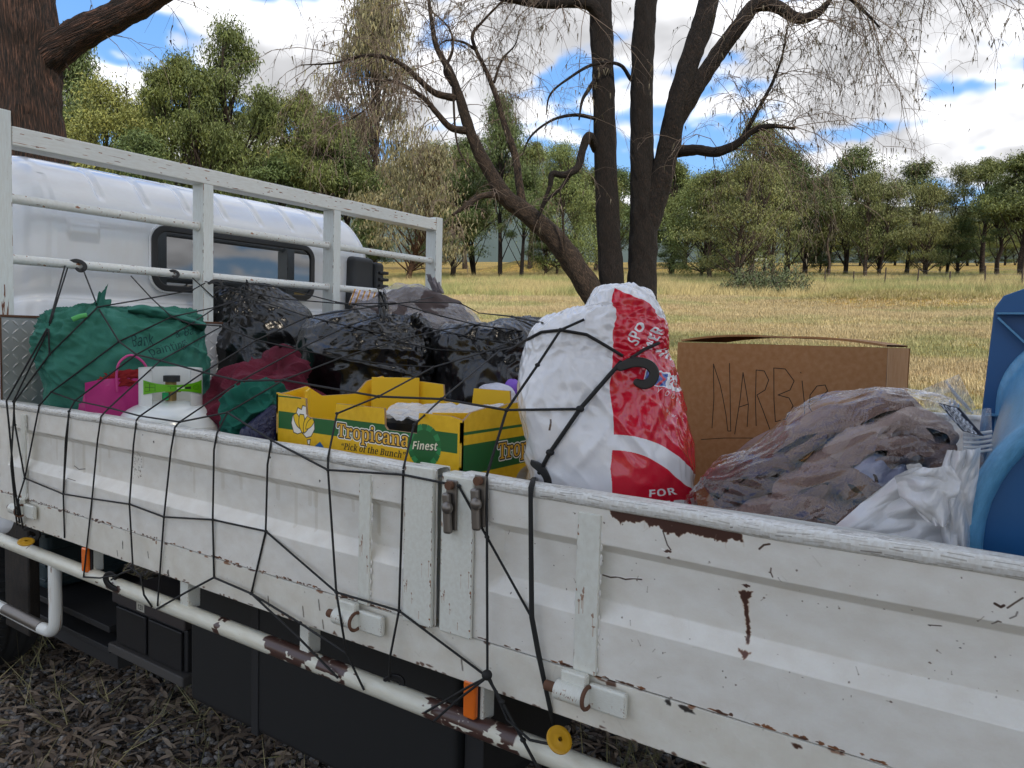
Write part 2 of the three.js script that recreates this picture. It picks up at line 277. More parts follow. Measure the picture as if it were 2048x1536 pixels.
function pxpoly(g, x0, list, col, seed) { const r = rng(seed); g.fillStyle = col; g.beginPath(); const P = list.map(([a, b]) => pcoord(a, b)); P.forEach(([x, y], i) => { const [nx, ny] = P[(i + 1) % P.length], n = Math.max(2, Math.round(Math.hypot(nx - x, ny - y) / 0.0022)); for (let k = 0; k < n; k++) { const jx = (r() - 0.5) * 0.0026, jy = (r() - 0.5) * 0.0034, px = lerp(x, nx, k / n) + jx - x0, py = lerp(y, ny, k / n) + jy; i + k ? g.lineTo(px, py) : g.moveTo(px, py); } }); g.closePath(); g.fill(); g.lineWidth = 0.0016; g.strokeStyle = '#9b7a5c'; g.globalAlpha = 0.35; g.stroke(); g.globalAlpha = 1; for (let i = 0; i < P.length; i++) { const [x, y] = P[i]; g.globalAlpha = 0.10; if (r() < 0.3) crack(g, [[x - x0, y], [x - x0 + 0.001, y + 0.006 + 0.02 * r() * r()]], 0.001 + 0.004 * r(), '#8a5a36'); g.globalAlpha = 1; } }
const G0 = 0.02, G1 = 1.885, G2 = 1.945, G3 = 3.93;
const RB = '#472a22', RD = '#37231c';
const texGateA = gateTex(G0, G1, 401, (g, r) => {
  for (const [a, b, k] of [[305, 884, 0.004], [330, 862, 0.003], [283, 870, 0.002], [640, 962, 0.003], [540, 915, 0.003]]) pxchip(g, G0, a, b, k * 0.8, k, a, '#2b2320');
  pxmark(g, G0, [[131, 934], [140, 941], [153, 940]], '#2b2320', 0.0022); pxmark(g, G0, [[131, 957], [148, 962]], '#3b2f28', 0.0012);
  pxmark(g, G0, [[858, 1152], [845, 1168], [822, 1222]], '#8b8680', 0.0022); pxmark(g, G0, [[845, 1156], [863, 1152]], '#4a4038', 0.002);
  for (let i = 0; i < 60; i++) { const [x, y] = pcoord(248 + 18 * r(), 900 + 60 * r()); g.globalAlpha = 0.5; chip(g, x - G0, y, 0.003 * r() + 0.0008, 0.003 * r() + 0.0008, i, '#5b4f42', 6); g.globalAlpha = 1; }
  for (let i = 0; i < 26; i++) { const x = r() * 1.8; g.globalAlpha = 0.13; crack(g, [[x, 0.085], [x + 0.004 * r(), 0.1 + 0.08 * r()]], 0.006 + 0.01 * r(), '#9a8a70'); g.globalAlpha = 1; }
  for (let i = 0; i < 40; i++) { const x = 0.2 + r() * 1.6; g.globalAlpha = 0.35; crack(g, [[x, 0.078 + 0.004 * r()], [x + 0.02 + 0.05 * r(), 0.080 + 0.004 * r()]], 0.0025, '#8e7f66'); g.globalAlpha = 1; }
});
const texGateB = gateTex(G2, G3, 402, (g, r) => {
  pxpoly(g, G2, [[1221, 1010], [1226, 1032], [1235, 1036], [1243, 1046], [1258, 1040], [1275, 1044], [1292, 1040], [1303, 1052], [1322, 1050], [1338, 1066], [1352, 1064], [1360, 1072], [1378, 1062], [1405, 1068], [1440, 1078], [1456, 1082], [1466, 1074], [1492, 1080], [1490, 1066], [1478, 1040], [1400, 1020], [1300, 1000]], RB, 1);
  pxpoly(g, G2, [[1470, 1188], [1478, 1186], [1499, 1190], [1497, 1197], [1490, 1206], [1489, 1236], [1492, 1246], [1494, 1290], [1488, 1294], [1486, 1280], [1485, 1246], [1480, 1210]], RB, 2);
  pxchip(g, G2, 1486, 1176, 0.006, 0.003, 5, RB); pxpoly(g, G2, [[1474, 1300], [1486, 1304], [1502, 1306], [1492, 1313], [1489, 1319], [1484, 1308]], '#5d3423', 3);
  pxmark(g, G2, [[1194, 1156], [1210, 1161], [1225, 1160], [1240, 1165], [1258, 1163], [1273, 1165]], '#3c2a22', 0.0022); pxmark(g, G2, [[1196, 1154], [1240, 1161], [1272, 1162]], '#f2f0ea', 0.0018);
  pxchip(g, G2, 1338, 1100, 0.007, 0.003, 11, '#4b2e22'); pxmark(g, G2, [[1329, 1060], [1338, 1088], [1345, 1098]], '#3a2b22', 0.0018); pxchip(g, G2, 1340, 1115, 0.004, 0.003, 12, '#5d4636'); pxchip(g, G2, 1330, 1097, 0.005, 0.002, 15, '#f4f2ec');
  pxmark(g, G2, [[1524, 1094], [1533, 1086], [1545, 1084]], '#4a372c', 0.0026); pxmark(g, G2, [[1547, 1132], [1546, 1140], [1550, 1150]], '#4a372c', 0.0016);
  pxmark(g, G2, [[1990, 1205], [2002, 1212], [2008, 1209]], '#3b2a22', 0.003); pxmark(g, G2, [[2015, 1214], [2030, 1204], [2046, 1194]], '#4a3a2e', 0.0018); pxmark(g, G2, [[1984, 1248], [1996, 1240], [2002, 1242]], '#6b6258', 0.0018); pxmark(g, G2, [[2020, 1235], [2032, 1230], [2035, 1222]], '#77706a', 0.0016);
  pxchip(g, G2, 1856, 1258, 0.002, 0.0012, 21, '#2e211b'); pxmark(g, G2, [[1858, 1258], [1880, 1260]], '#3d2d24', 0.0012); pxchip(g, G2, 1823, 1221, 0.0013, 0.001, 22, '#222'); pxchip(g, G2, 1918, 1305, 0.0015, 0.001, 22, '#222');
  for (let i = 0; i < 90; i++) { const [x, y] = pcoord(1000 + 1040 * r(), 1000 + 420 * r()); if (y < 0.02 || y > 0.29) continue; g.globalAlpha = 0.75; chip(g, x - G2, y, 0.0006 + 0.0022 * r() * r(), 0.0005 + 0.0016 * r(), i, '#4a382c', 8); if (r() < 0.35) crack(g, [[x - G2, y], [x - G2 + 0.014 * (r() - 0.4), y + 0.02 * (r() - 0.5)]], 0.0008, '#857b6e'); g.globalAlpha = 1; }
});
const gateMat = (t) => phys(0xffffff, 0.4, { map: t, clearcoat: 0.2, clearcoatRoughness: 0.35, side: THREE.DoubleSide });
const mGateA = gateMat(texGateA), mGateB = gateMat(texGateB), mGateP = phys(lin(0.74, 0.74, 0.71), 0.45, { side: THREE.DoubleSide });
const mStrut = phys(lin(0.95, 0.93, 0.87), 0.42, { map: rep(texPost, 0.4, 0.5), clearcoat: 0.15, clearcoatRoughness: 0.3 });
function strut(parent, x, w = 0.044) {                  // flat bar welded over the pressing, with weld beads
  const g = [boxB(x - w / 2, x + w / 2, SEAM + 0.001, GT - 0.030, 0.001, 0.0075, 0.002)]; const st = part(parent, 'strut', g, mStrut); const r = rng(Math.round(x * 100)), b = [];
  for (let i = 0; i < 26; i++) { const y = lerp(SEAM + 0.01, GT - 0.035, r()); if (r() < 0.35) continue; const s = r() < 0.6 ? 1 : -1, m = new THREE.SphereGeometry(0.002 + 0.0014 * r(), 6, 5); m.scale(0.8, 2.2, 0.7); m.translate(x + s * (w / 2 + 0.001), y, 0.0025); b.push(m); }
  part(st, 'weld_seam', b, mWhite).userData.kind = 'stuff'; return st;
}
function hinge(parent, x) {                             // pin through a rolled knuckle, with the leaf on the coaming
  const y = SEAM - 0.030, g = sub(parent, 'hinge');
  part(g, 'pin', rod(V(x - 0.085, y, 0.024), V(x - 0.05, y, 0.024), 0.0085, 12), mRust);
  part(g, 'knuckle', [rod(V(x - 0.062, y, 0.024), V(x - 0.006, y, 0.024), 0.0165, 18), boxB(x - 0.058, x - 0.010, y, y + 0.034, 0.008, 0.024, 0.004)], mPost);
  const bead = new THREE.TorusGeometry(0.0175, 0.0036, 6, 18); bead.rotateY(Math.PI / 2); bead.translate(x - 0.006, y, 0.024); part(g, 'rust_ring', bead, mRust);
  part(g, 'leaf', boxB(x - 0.010, x + 0.058, y - 0.021, y + 0.021, 0.004, 0.017, 0.005), mPost);
  return g;
}
function latch(parent, x, y) {
  const g = sub(parent, 'latch');
  part(g, 'back_plate', boxB(x - 0.0125, x + 0.0125, y - 0.050, y + 0.042, 0.012, 0.017, 0.002), mSteel);
  const lever = new RoundedBoxGeometry(0.017, 0.075, 0.012, 3, 0.005); lever.rotateZ(0.08); lever.translate(x - 0.002, y - 0.018, 0.024); part(g, 'lever', lever, mSteel);
  const knob = new THREE.SphereGeometry(0.0115, 14, 10); knob.scale(1, 1, 0.8); knob.translate(x + 0.004, y - 0.006, 0.032); part(g, 'knob', knob, mSteel);
  part(g, 'eye', rod(V(x, y + 0.033, 0.014), V(x, y + 0.033, 0.027), 0.008, 12), mRust); return g;
}
const near1 = sub(truck, 'drop_side'), near2 = sub(truck, 'drop_side');
for (const [g, a, b, m] of [[near1, G0, G1, mGateA], [near2, G2, G3, mGateB]]) {
  part(g, 'outer_panel', gatePanel(a, b, 0, 1), m); part(g, 'inner_panel', gatePanel(a, b, -0.030, -1, 40, 0), mGateP); part(g, 'top_rail', railGeo(a, b, 0, 1), mRail);
}
const stX = (px, py) => on(px, py, 2, 0).x;
for (const px of [51, 733]) strut(near1, stX(px, px < 100 ? 900 : 1070), px < 100 ? 0.03 : 0.032); strut(near2, stX(1177, 1190), 0.042); strut(near2, 3.2);
for (const [px, py] of [[60, 1015], [733, 1232], [1195, 1382]]) hinge(truck, stX(px, py)); hinge(truck, 3.2);
// end plates and the centre post between the two drop sides
part(truck, 'centre_post', [boxB(G1 - 0.074, G1 - 0.003, SEAM - 0.002, GT + 0.004, 0.0035, 0.0135, 0.003), boxB(G1 - 0.074, G1 - 0.003, SEAM - 0.002, GT + 0.003, -0.036, -0.031, 0)], mPost);
part(truck, 'centre_post', [boxB(G1 + 0.002, G2 - 0.004, SEAM - 0.01, GT - 0.004, -0.045, -0.004, 0.004), boxB(G1 + 0.016, G2 + 0.030, SEAM - 0.002, GT - 0.004, 0.0035, 0.0105, 0.003)], mPost);
{ const a = on(905, 1005, 2, 0.012), b = on(962, 997, 2, 0.012); latch(truck, a.x, a.y); latch(truck, b.x, b.y); }
// far drop sides, tailgate, deck
const far1 = sub(truck, 'far_drop_side'), far2 = sub(truck, 'far_drop_side');
for (const [g, a, b] of [[far1, G0, G1], [far2, G2, G3]]) { part(g, 'outer_panel', gatePanel(a, b, -W2, -1, 40), mGateP); part(g, 'inner_panel', gatePanel(a, b, -W2 + 0.03, 1, 30, 0), mGateP); part(g, 'top_rail', railGeo(a, b, -W2, -1), mRail); }
part(truck, 'centre_post', boxB(G1 + 0.004, G2 - 0.004, DECK, GT - 0.004, -W2 - 0.01, -W2 + 0.034, 0.004), mPost);
const tail = sub(truck, 'tailgate'); part(tail, 'panel', boxB(TL - 0.03, TL, SEAM, GT - 0.02, -W2 + 0.02, -0.02, 0.004), mGateP); part(tail, 'top_rail', boxB(TL - 0.036, TL + 0.006, GT - 0.022, GT + 0.003, -W2 + 0.02, -0.02, 0.008), mRail);
part(truck, 'deck', boxB(0.0, TL, DECK - 0.03, DECK, -W2 + 0.03, -0.05, 0), mat(lin(0.18, 0.16, 0.14), 0.8));
// coaming below the drop sides
const texCoam = canvasTex(2048, 64, (g, w, h) => {
  mottled(g, w, h, '#e2ded1', 6, 3, 0.02); const r = rng(61); grime(g, w, h, r, 160, 0, 0.7);
  for (let i = 0; i < 260; i++) { g.globalAlpha = 0.85; chip(g, r() * w, r() * r() * 9, 2 + 9 * r() * r(), 1 + 4 * r() * r(), i, r() < 0.6 ? '#4c2d1e' : '#7d4c2b', 9); }
  for (let i = 0; i < 120; i++) { g.globalAlpha = 0.8; chip(g, r() * w, h - r() * r() * 7, 2 + 6 * r() * r(), 1 + 3 * r() * r(), i + 500, '#4c3023', 8); }
  for (let i = 0; i < 14; i++) { const x = r() * w, y = 10 + 40 * r(); g.globalAlpha = 0.85; crack(g, [[x, y], [x + 2, y + 10 + 8 * r()]], 1.4, '#3d3128'); }
  const M = (px, py, rx, ry, s, c) => { const [x, y] = pcoord(px, py); g.globalAlpha = 1; chip(g, (x / TL) * w, ((y - (GT - SEAM)) / 0.093) * h, (rx / TL) * w, (ry / 0.093) * h, s, c, 14); };
  M(1372, 1424, 0.014, 0.006, 3, '#37332f'); M(1335, 1410, 0.005, 0.006, 4, '#37332f'); M(1592, 1497, 0.008, 0.004, 5, '#4a2d20'); M(335, 1150, 0.006, 0.01, 6, '#4b4641'); M(244, 1093, 0.003, 0.012, 7, '#2c2925');
  g.globalAlpha = 1;
});
part(truck, 'coaming', (() => { const g = boxB(-0.06, TL, COAM, SEAM - 0.003, -0.055, -0.002, 0.003), P = g.attributes.position, U = g.attributes.uv; for (let i = 0; i < P.count; i++) U.setXY(i, P.getX(i) / TL, (P.getY(i) - COAM) / 0.093); return g; })(), phys(0xffffff, 0.42, { map: texCoam, clearcoat: 0.15, clearcoatRoughness: 0.3 }));
part(truck, 'coaming', boxB(-0.06, TL, COAM, SEAM - 0.003, -W2 + 0.002, -W2 + 0.055, 0.003), mWhite);
part(truck, 'cross_bearer', Array.from({ length: 8 }, (_, i) => boxB(0.1 + i * 0.52, 0.15 + i * 0.52, DECK - 0.11, DECK - 0.031, -W2 + 0.06, -0.06)), mDark);
part(truck, 'chassis_rail', [boxB(-2.0, TL - 0.1, 0.70, 0.90, -0.78, -0.72), boxB(-2.0, TL - 0.1, 0.70, 0.90, -W2 + 0.72, -W2 + 0.78)], mDark);

// --- rope rail below the coaming, with stanchions, step loop and marker lamps
const TY = on(640, 1330, 2, -0.02).y, TZ = -0.022, TR = 0.0205;
const texRope = canvasTex(256, 2048, (g, w, h) => {      // around x, along y over the whole rail (4.1 m)
  mottled(g, w, h, '#dcdac9', 6); const r = rng(19); grime(g, w, h, r, 130, 0, 0.8);
  const at = (px, py) => (1 - (on(px, py, 2, TZ).x + 0.1) / (TL + 0.1)) * h;
  const worn = (p0, p1, py0, py1, dens) => { const a = at(p0, py0), b = at(p1, py1); for (let i = 0; i < dens; i++) { g.globalAlpha = 1; chip(g, w * r(), lerp(a, b, r()), 20 + 24 * r(), 4 + 8 * r(), i * 3 + p0, '#4d3630', 15); } };
  worn(545, 705, 1270, 1345, 90); worn(870, 1010, 1420, 1480, 90); worn(1010, 1050, 1480, 1500, 10); worn(215, 255, 1160, 1190, 10); worn(440, 470, 1240, 1255, 10);
  for (let i = 0; i < 50; i++) { g.globalAlpha = 0.9; chip(g, r() * w, r() * h, 4 + 14 * r() * r(), 1 + 4 * r() * r(), i + 700, '#5a4036', 9); } g.globalAlpha = 1;
});
const mRope = phys(0xffffff, 0.34, { map: texRope, clearcoat: 0.3, clearcoatRoughness: 0.2 });
const rail = sub(truck, 'rope_rail');
{ const g = rod(V(-0.1, TY, TZ), V(TL, TY, TZ), TR, 24); part(rail, 'tube', g, mRope); }
for (const [px, py, w] of [[182, 1120, 0.03], [372, 1185, 0.036], [612, 1275, 0.03], [955, 1405, 0.036]]) { const p = on(px, py, 2, TZ); part(rail, 'stanchion', boxB(p.x - w / 2, p.x + w / 2, TY + 0.012, COAM - 0.001, TZ - 0.03, TZ + 0.006, 0.003), mPost); }
for (const x of [2.75, 3.5]) part(rail, 'stanchion', boxB(x, x + 0.036, TY + 0.012, COAM - 0.001, TZ - 0.03, TZ + 0.006, 0.003), mPost);
{
  const a = on(110, 1140, 2, TZ), b = on(108, 1268, 2, TZ), c = on(8, 1238, 2, TZ), y1 = b.y;
  const pts = [V(a.x, TY - 0.01, TZ), V(a.x, TY - 0.08, TZ), V(a.x, y1 + 0.07, TZ), V(a.x - 0.004, y1 + 0.03, TZ), V(a.x - 0.03, y1 + 0.006, TZ), V(a.x - 0.07, y1 + 0.001, TZ), V(c.x, y1, TZ), V(c.x - 0.25, y1, TZ)];
  part(truck, 'step_loop', tube(pts, 0.019, 70, 16), mTube);
  part(truck, 'step_wear_strip', rod(V(c.x + 0.02, y1 + 0.002, TZ), V(a.x - 0.09, y1 + 0.002, TZ), 0.0196, 18), mSteel);
}
const mAmber = phys(lin(0.85, 0.17, 0.012), 0.25, { clearcoat: 0.7, clearcoatRoughness: 0.1 });
for (const [px, py] of [[168, 1120], [938, 1400]]) { const p = on(px, py, 2, TZ + 0.02), g = sub(truck, 'marker_lamp'); part(g, 'lens', boxB(p.x - 0.014, p.x + 0.014, p.y - 0.036, p.y + 0.036, TZ + 0.008, TZ + 0.022, 0.005), mAmber); part(g, 'base', boxB(p.x - 0.016, p.x + 0.016, p.y - 0.039, p.y + 0.039, TZ + 0.0, TZ + 0.009, 0.003), mBlack); }

// --- headboard
const head = sub(truck, 'headboard');
const hbz = (px, py) => on(px, py, 0, 0).z, HT = on(450, 346, 0, 0).y;
const PW = 0.046, PD = 0.075, topY = GT + 0.897;
const postZ = [[-0.008, -0.058], [hbz(406.7, 500), hbz(427.3, 500)], [hbz(666.5, 540), hbz(681, 540)], [hbz(871.7, 500), hbz(884.7, 500)]];
postZ.forEach(([a, b], i) => part(head, 'post', boxB(-PD, 0, DECK - 0.05, topY + (i === 0 ? 0.048 : i === 3 ? 0.012 : -0.055), b, a, 0.003), mPostH));
part(head, 'top_rail', boxB(-PD - 0.003, 0.002, topY - 0.062, topY, postZ[3][0] + 0.001, postZ[0][1] - 0.001, 0.004), (() => { const t = rep(texTube, 1, 1); t.rotation = Math.PI / 2; return phys(0xffffff, 0.42, { map: t }); })());
for (const y of [on(24, 397, 0, -PD / 2).y, on(24, 518, 0, -PD / 2).y]) for (let i = 0; i < 3; i++) { const g = rod(V(-PD / 2, y, postZ[i][1] - 0.001), V(-PD / 2, y, postZ[i + 1][0] + 0.001), 0.0165, 18); part(head, 'cross_bar', g, mTube); for (const z of [postZ[i + 1][0] + 0.004]) { const t = new THREE.TorusGeometry(0.017, 0.004, 6, 18); t.translate(-PD / 2, y, z); part(head, 'weld_collar', t, mWhite); } }
{ // tread plate across the foot of the headboard, raised bars pressed in
  const y1 = on(40, 634, 0, 0.01).y, pl = part(head, 'tread_plate', boxB(0.001, 0.006, DECK, y1, -W2 + 0.04, -0.012, 0.001), mat(lin(0.5, 0.5, 0.5), 0.4, { metalness: 0.35 }));
  const bars = []; for (let i = 0; i < 30; i++) for (let j = 0; j < 12; j++) { const z = -0.03 - i * 0.028, y = y1 - 0.02 - j * 0.028; if (y < DECK + 0.01 || z < -0.9) continue; const s = new THREE.SphereGeometry(1, 8, 6); s.scale(0.0022, 0.0135, 0.0035); s.rotateX(((i + j) % 2 ? 1 : -1) * Math.PI / 4); s.translate(0.0062, y, z); bars.push(s); }
  part(pl, 'tread_bars', bars, mat(lin(0.6, 0.6, 0.6), 0.35, { metalness: 0.35 }));
  part(head, 'plate_edge', [boxB(0.0065, 0.010, y1 - 0.002, y1 + 0.006, -W2 + 0.04, -0.012, 0.001), boxB(0.0065, 0.010, DECK, y1 - 0.003, -0.016, -0.011, 0.001)], mRust);
}
// --- cab
const cab = sub(truck, 'cab');
{
  const Z0 = -0.13, Z1 = -1.96, R = 0.16, prof = [[-0.20, 0.80], [-0.20, 1.30], [-0.20, 1.60], [-0.205, 1.645], [-0.225, 1.66], [-0.222, 1.70], [-0.215, 1.98], [-0.225, 2.02], [-0.27, 2.085], [-0.34, 2.15], [-0.44, 2.193], [-0.60, 2.205], [-1.1, 2.21], [-1.5, 2.17], [-1.68, 2.05], [-1.86, 1.62], [-1.97, 1.35], [-2.02, 0.9], [-2.02, 0.55], [-1.5, 0.55], [-1.45, 0.8]];
  const c = new THREE.CatmullRomCurve3(prof.map(([x, y]) => V(x, y, 0)), true, 'centripetal'), N = 460, pts = c.getPoints(N);
  const ctr = V(-1.05, 1.35, 0);
  const ribZ = [-0.47, -0.655, -0.84, -1.025, -1.21, -1.395, -1.58];
  const zs = []; for (let i = 0; i <= 26; i++) zs.push(Z0 - R * (1 - Math.cos((i / 26) * Math.PI / 2))); for (let i = 1; i < 260; i++) zs.push(lerp(Z0 - R, Z1 + R, i / 260)); for (let i = 26; i >= 0; i--) zs.push(Z1 + R * (1 - Math.cos((i / 26) * Math.PI / 2)));
  const g = gridGeo(N, zs.length - 1, (u, v, i, j) => {
    const p = pts[i % N], z = zs[j], e = Math.min(Z0 - z, z - Z1), q = clamp(1 - e / R, 0, 1), ins = R * (1 - Math.sqrt(Math.max(0, 1 - q * q))) * 0.9;
    const d = p.clone().sub(ctr).normalize(); let x = p.x - Math.sign(d.x) * ins * Math.min(1, Math.abs(d.x) * 1.5), y = p.y - Math.max(0, d.y) * ins * 1.1;
    const roof = sstep(2.03, 2.07, p.y) * sstep(-0.75, -0.45, p.x);   // stiffening ribs over the rear slope of the roof
    for (const rz of ribZ) { const k = Math.abs(z - rz) / 0.018; if (k < 1) { const o = 0.010 * roof * (1 - k * k); x -= o * 0.7; y -= o * 0.7; } }
    const fl = p.x > -0.3 && z < -0.33 && z > -0.445 ? sstep(0.06, 0.05, Math.abs(z + 0.387)) * sstep(0.034, 0.026, Math.abs(p.y - 1.918)) : 0; x += fl * 0.010;
    if (p.x > -0.3) { const k = Math.abs(z + 0.275) / 0.008; if (k < 1) x -= 0.006 * (1 - k * k); }                             // body seam near the corner
    for (const zc of [-0.56, -0.74, -0.92, -1.1]) if (p.x > -0.3) x -= 0.016 * sstep(0.07, 0.055, Math.abs(z - zc)) * sstep(1.635, 1.62, p.y) * sstep(1.2, 1.25, p.y);   // pressed panels low down
    return [V(x, y, z)];
  });
  part(cab, 'body', g, Object.assign(mCab, { side: THREE.DoubleSide }));
  for (const z of [Z0, Z1]) { const s = new THREE.Shape(pts.map((p) => { const d = p.clone().sub(ctr).normalize(); return new THREE.Vector2(p.x - Math.sign(d.x) * R * 0.9 * Math.min(1, Math.abs(d.x) * 1.5), p.y - Math.max(0, d.y) * R * 0.99); })); const sg = new THREE.ShapeGeometry(s); sg.translate(0, 0, z); part(cab, 'side_panel', sg, mCab); }
  // side window and door handle on the near side
  part(cab, 'side_window', boxB(-1.55, -0.75, 1.55, 1.98, Z0 + 0.002, Z0 + 0.008, 0.002), phys(lin(0.02, 0.025, 0.03), 0.04, { clearcoat: 1 }));
  // flap on the back panel
  const rr = (w, h, r) => { const s = new THREE.Shape(); s.moveTo(-w / 2 + r, -h / 2); s.lineTo(w / 2 - r, -h / 2); s.absarc(w / 2 - r, -h / 2 + r, r, -Math.PI / 2, 0); s.lineTo(w / 2, h / 2 - r); s.absarc(w / 2 - r, h / 2 - r, r, 0, Math.PI / 2); s.lineTo(-w / 2 + r, h / 2); s.absarc(-w / 2 + r, h / 2 - r, r, Math.PI / 2, Math.PI); s.lineTo(-w / 2, -h / 2 + r); s.absarc(-w / 2 + r, -h / 2 + r, r, Math.PI, Math.PI * 1.5); return s; };
  const wz0 = -0.655, wz1 = -1.50, wy0 = 1.708, wy1 = 1.972, ww = wz0 - wz1, wh = wy1 - wy0, wc = [(wz0 + wz1) / 2, (wy0 + wy1) / 2];
  const win = sub(cab, 'rear_window');
  const place = (g, x) => { g.rotateY(Math.PI / 2); g.translate(x, wc[1], wc[0]); return g; };
  const outer = rr(ww, wh, 0.065); outer.holes.push(rr(ww - 0.036, wh - 0.036, 0.05));
  part(win, 'rubber_seal', place(new THREE.ExtrudeGeometry(outer, { depth: 0.012, bevelEnabled: true, bevelSize: 0.004, bevelThickness: 0.004, bevelSegments: 3, curveSegments: 16 }), -0.214), mat(lin(0.02, 0.02, 0.02), 0.45));
  const lip = rr(ww + 0.016, wh + 0.016, 0.07); lip.holes.push(rr(ww + 0.004, wh + 0.004, 0.066)); part(win, 'seal_lip', place(new THREE.ExtrudeGeometry(lip, { depth: 0.008, bevelEnabled: true, bevelSize: 0.003, bevelThickness: 0.003, curveSegments: 16 }), -0.216), mCab);
  part(win, 'pane', place(new THREE.ShapeGeometry(rr(ww - 0.03, wh - 0.03, 0.052), 16), -0.206), phys(lin(0.012, 0.014, 0.016), 0.03, { clearcoat: 1, clearcoatRoughness: 0.02, ior: 1.95 }));
}
// black air intake behind the far corner of the cab
{
  const a = sub(truck, 'air_intake'); part(a, 'housing', boxB(-0.40, -0.17, 1.2, 1.955, -1.90, -1.73, 0.03), mat(lin(0.03, 0.033, 0.036), 0.55)); part(a, 'stalk', boxB(-0.36, -0.2, 0.85, 1.21, -1.88, -1.76, 0.02), mDark);
  part(a, 'cover', boxB(-0.41, -0.155, 1.25, 1.935, -1.955, -1.89, 0.02), mat(lin(0.03, 0.033, 0.036), 0.6));
  for (let i = 0; i < 16; i++) { const s = boxB(-0.4, -0.139, -0.008, 0.008, -1.972, -1.905, 0.005); s.translate(0, 1.34 + i * 0.036, 0); part(a, 'slat', s, mDark); }
}
// --- underside
part(truck, 'mud_guard', boxB(-0.34, -0.145, 0.42, COAM - 0.004, -0.19, -0.15, 0.008), mat(lin(0.16, 0.14, 0.12), 0.7, { map: texGravel }));
{
  const b = sub(truck, 'air_filter_box'), m = mat(lin(0.03, 0.055, 0.065), 0.45); part(b, 'shell', boxB(-0.95, -0.42, 0.48, 0.86, -0.66, -0.33, 0.03), m);
  for (let i = 0; i < 5; i++) part(b, 'rib', boxB(-0.955, -0.415, 0.52 + i * 0.06, 0.532 + i * 0.06, -0.665, -0.325, 0.004), m);
  part(truck, 'tray_bracket', [boxB(-0.95, 0.12, 0.455, 0.478, -0.66, -0.30, 0.003), boxB(-0.95, 0.12, 0.38, 0.40, -0.66, -0.30, 0.003), boxB(-0.95, 0.1, 0.30, 0.378, -0.6, -0.34, 0.003)], mDark);
}
{
  const b = sub(truck, 'battery_box'), bx = on(235, 1210, 2, -0.3).x, ex = bx + 0.42, LP = on(281, 1214, 2, -0.284), BT = LP.y - 0.026;
  part(b, 'case', boxB(bx, ex, 0.44, BT, -0.56, -0.30, 0.008), mDark); part(b, 'tray', boxB(bx - 0.02, ex + 0.015, 0.405, 0.439, -0.58, -0.275, 0.006), mat(lin(0.07, 0.065, 0.06), 0.7)); part(b, 'lid_strap', boxB(bx - 0.01, ex + 0.01, BT + 0.002, BT + 0.05, -0.57, -0.285, 0.006), mat(lin(0.05, 0.04, 0.036), 0.7));
  part(b, 'cover', boxB(bx + 0.012, bx + 0.198, 0.445, BT - 0.008, -0.299, -0.288, 0.004), mBlack); part(b, 'cover', boxB(bx + 0.215, ex - 0.014, 0.445, BT - 0.008, -0.299, -0.288, 0.004), mBlack);
  const lab = canvasTex(128, 64, (g, w, h) => { g.fillStyle = '#b9b4a4'; g.fillRect(0, 0, w, h); g.fillStyle = '#26241f'; g.font = 'bold 50px sans-serif'; g.textAlign = 'center'; g.textBaseline = 'middle'; g.fillText('12V', w / 2, h / 2 + 3); });
  const q = new THREE.PlaneGeometry(0.048, 0.03); q.translate(LP.x, LP.y, -0.2835); part(b, 'voltage_label', q, mat(0xffffff, 0.7, { map: lab }));
  part(b, 'hanger', boxB(bx + 0.02, bx + 0.05, BT + 0.045, 0.98, -0.5, -0.47), mDark); part(b, 'hanger', boxB(ex - 0.05, ex - 0.02, BT + 0.045, 0.98, -0.5, -0.47), mDark);
}
{ const t = sub(truck, 'underbody_tank'); part(t, 'shell', boxB(0.69, 1.74, 0.40, 0.86, -0.72, -0.25, 0.02), mat(lin(0.016, 0.017, 0.018), 0.5)); part(t, 'strap', [boxB(1.0, 1.03, 0.396, 0.9, -0.724, -0.246, 0.002)], mDark); part(t, 'flange', boxB(1.745, 1.80, 0.5, 0.86, -0.70, -0.28, 0.004), mDark); }
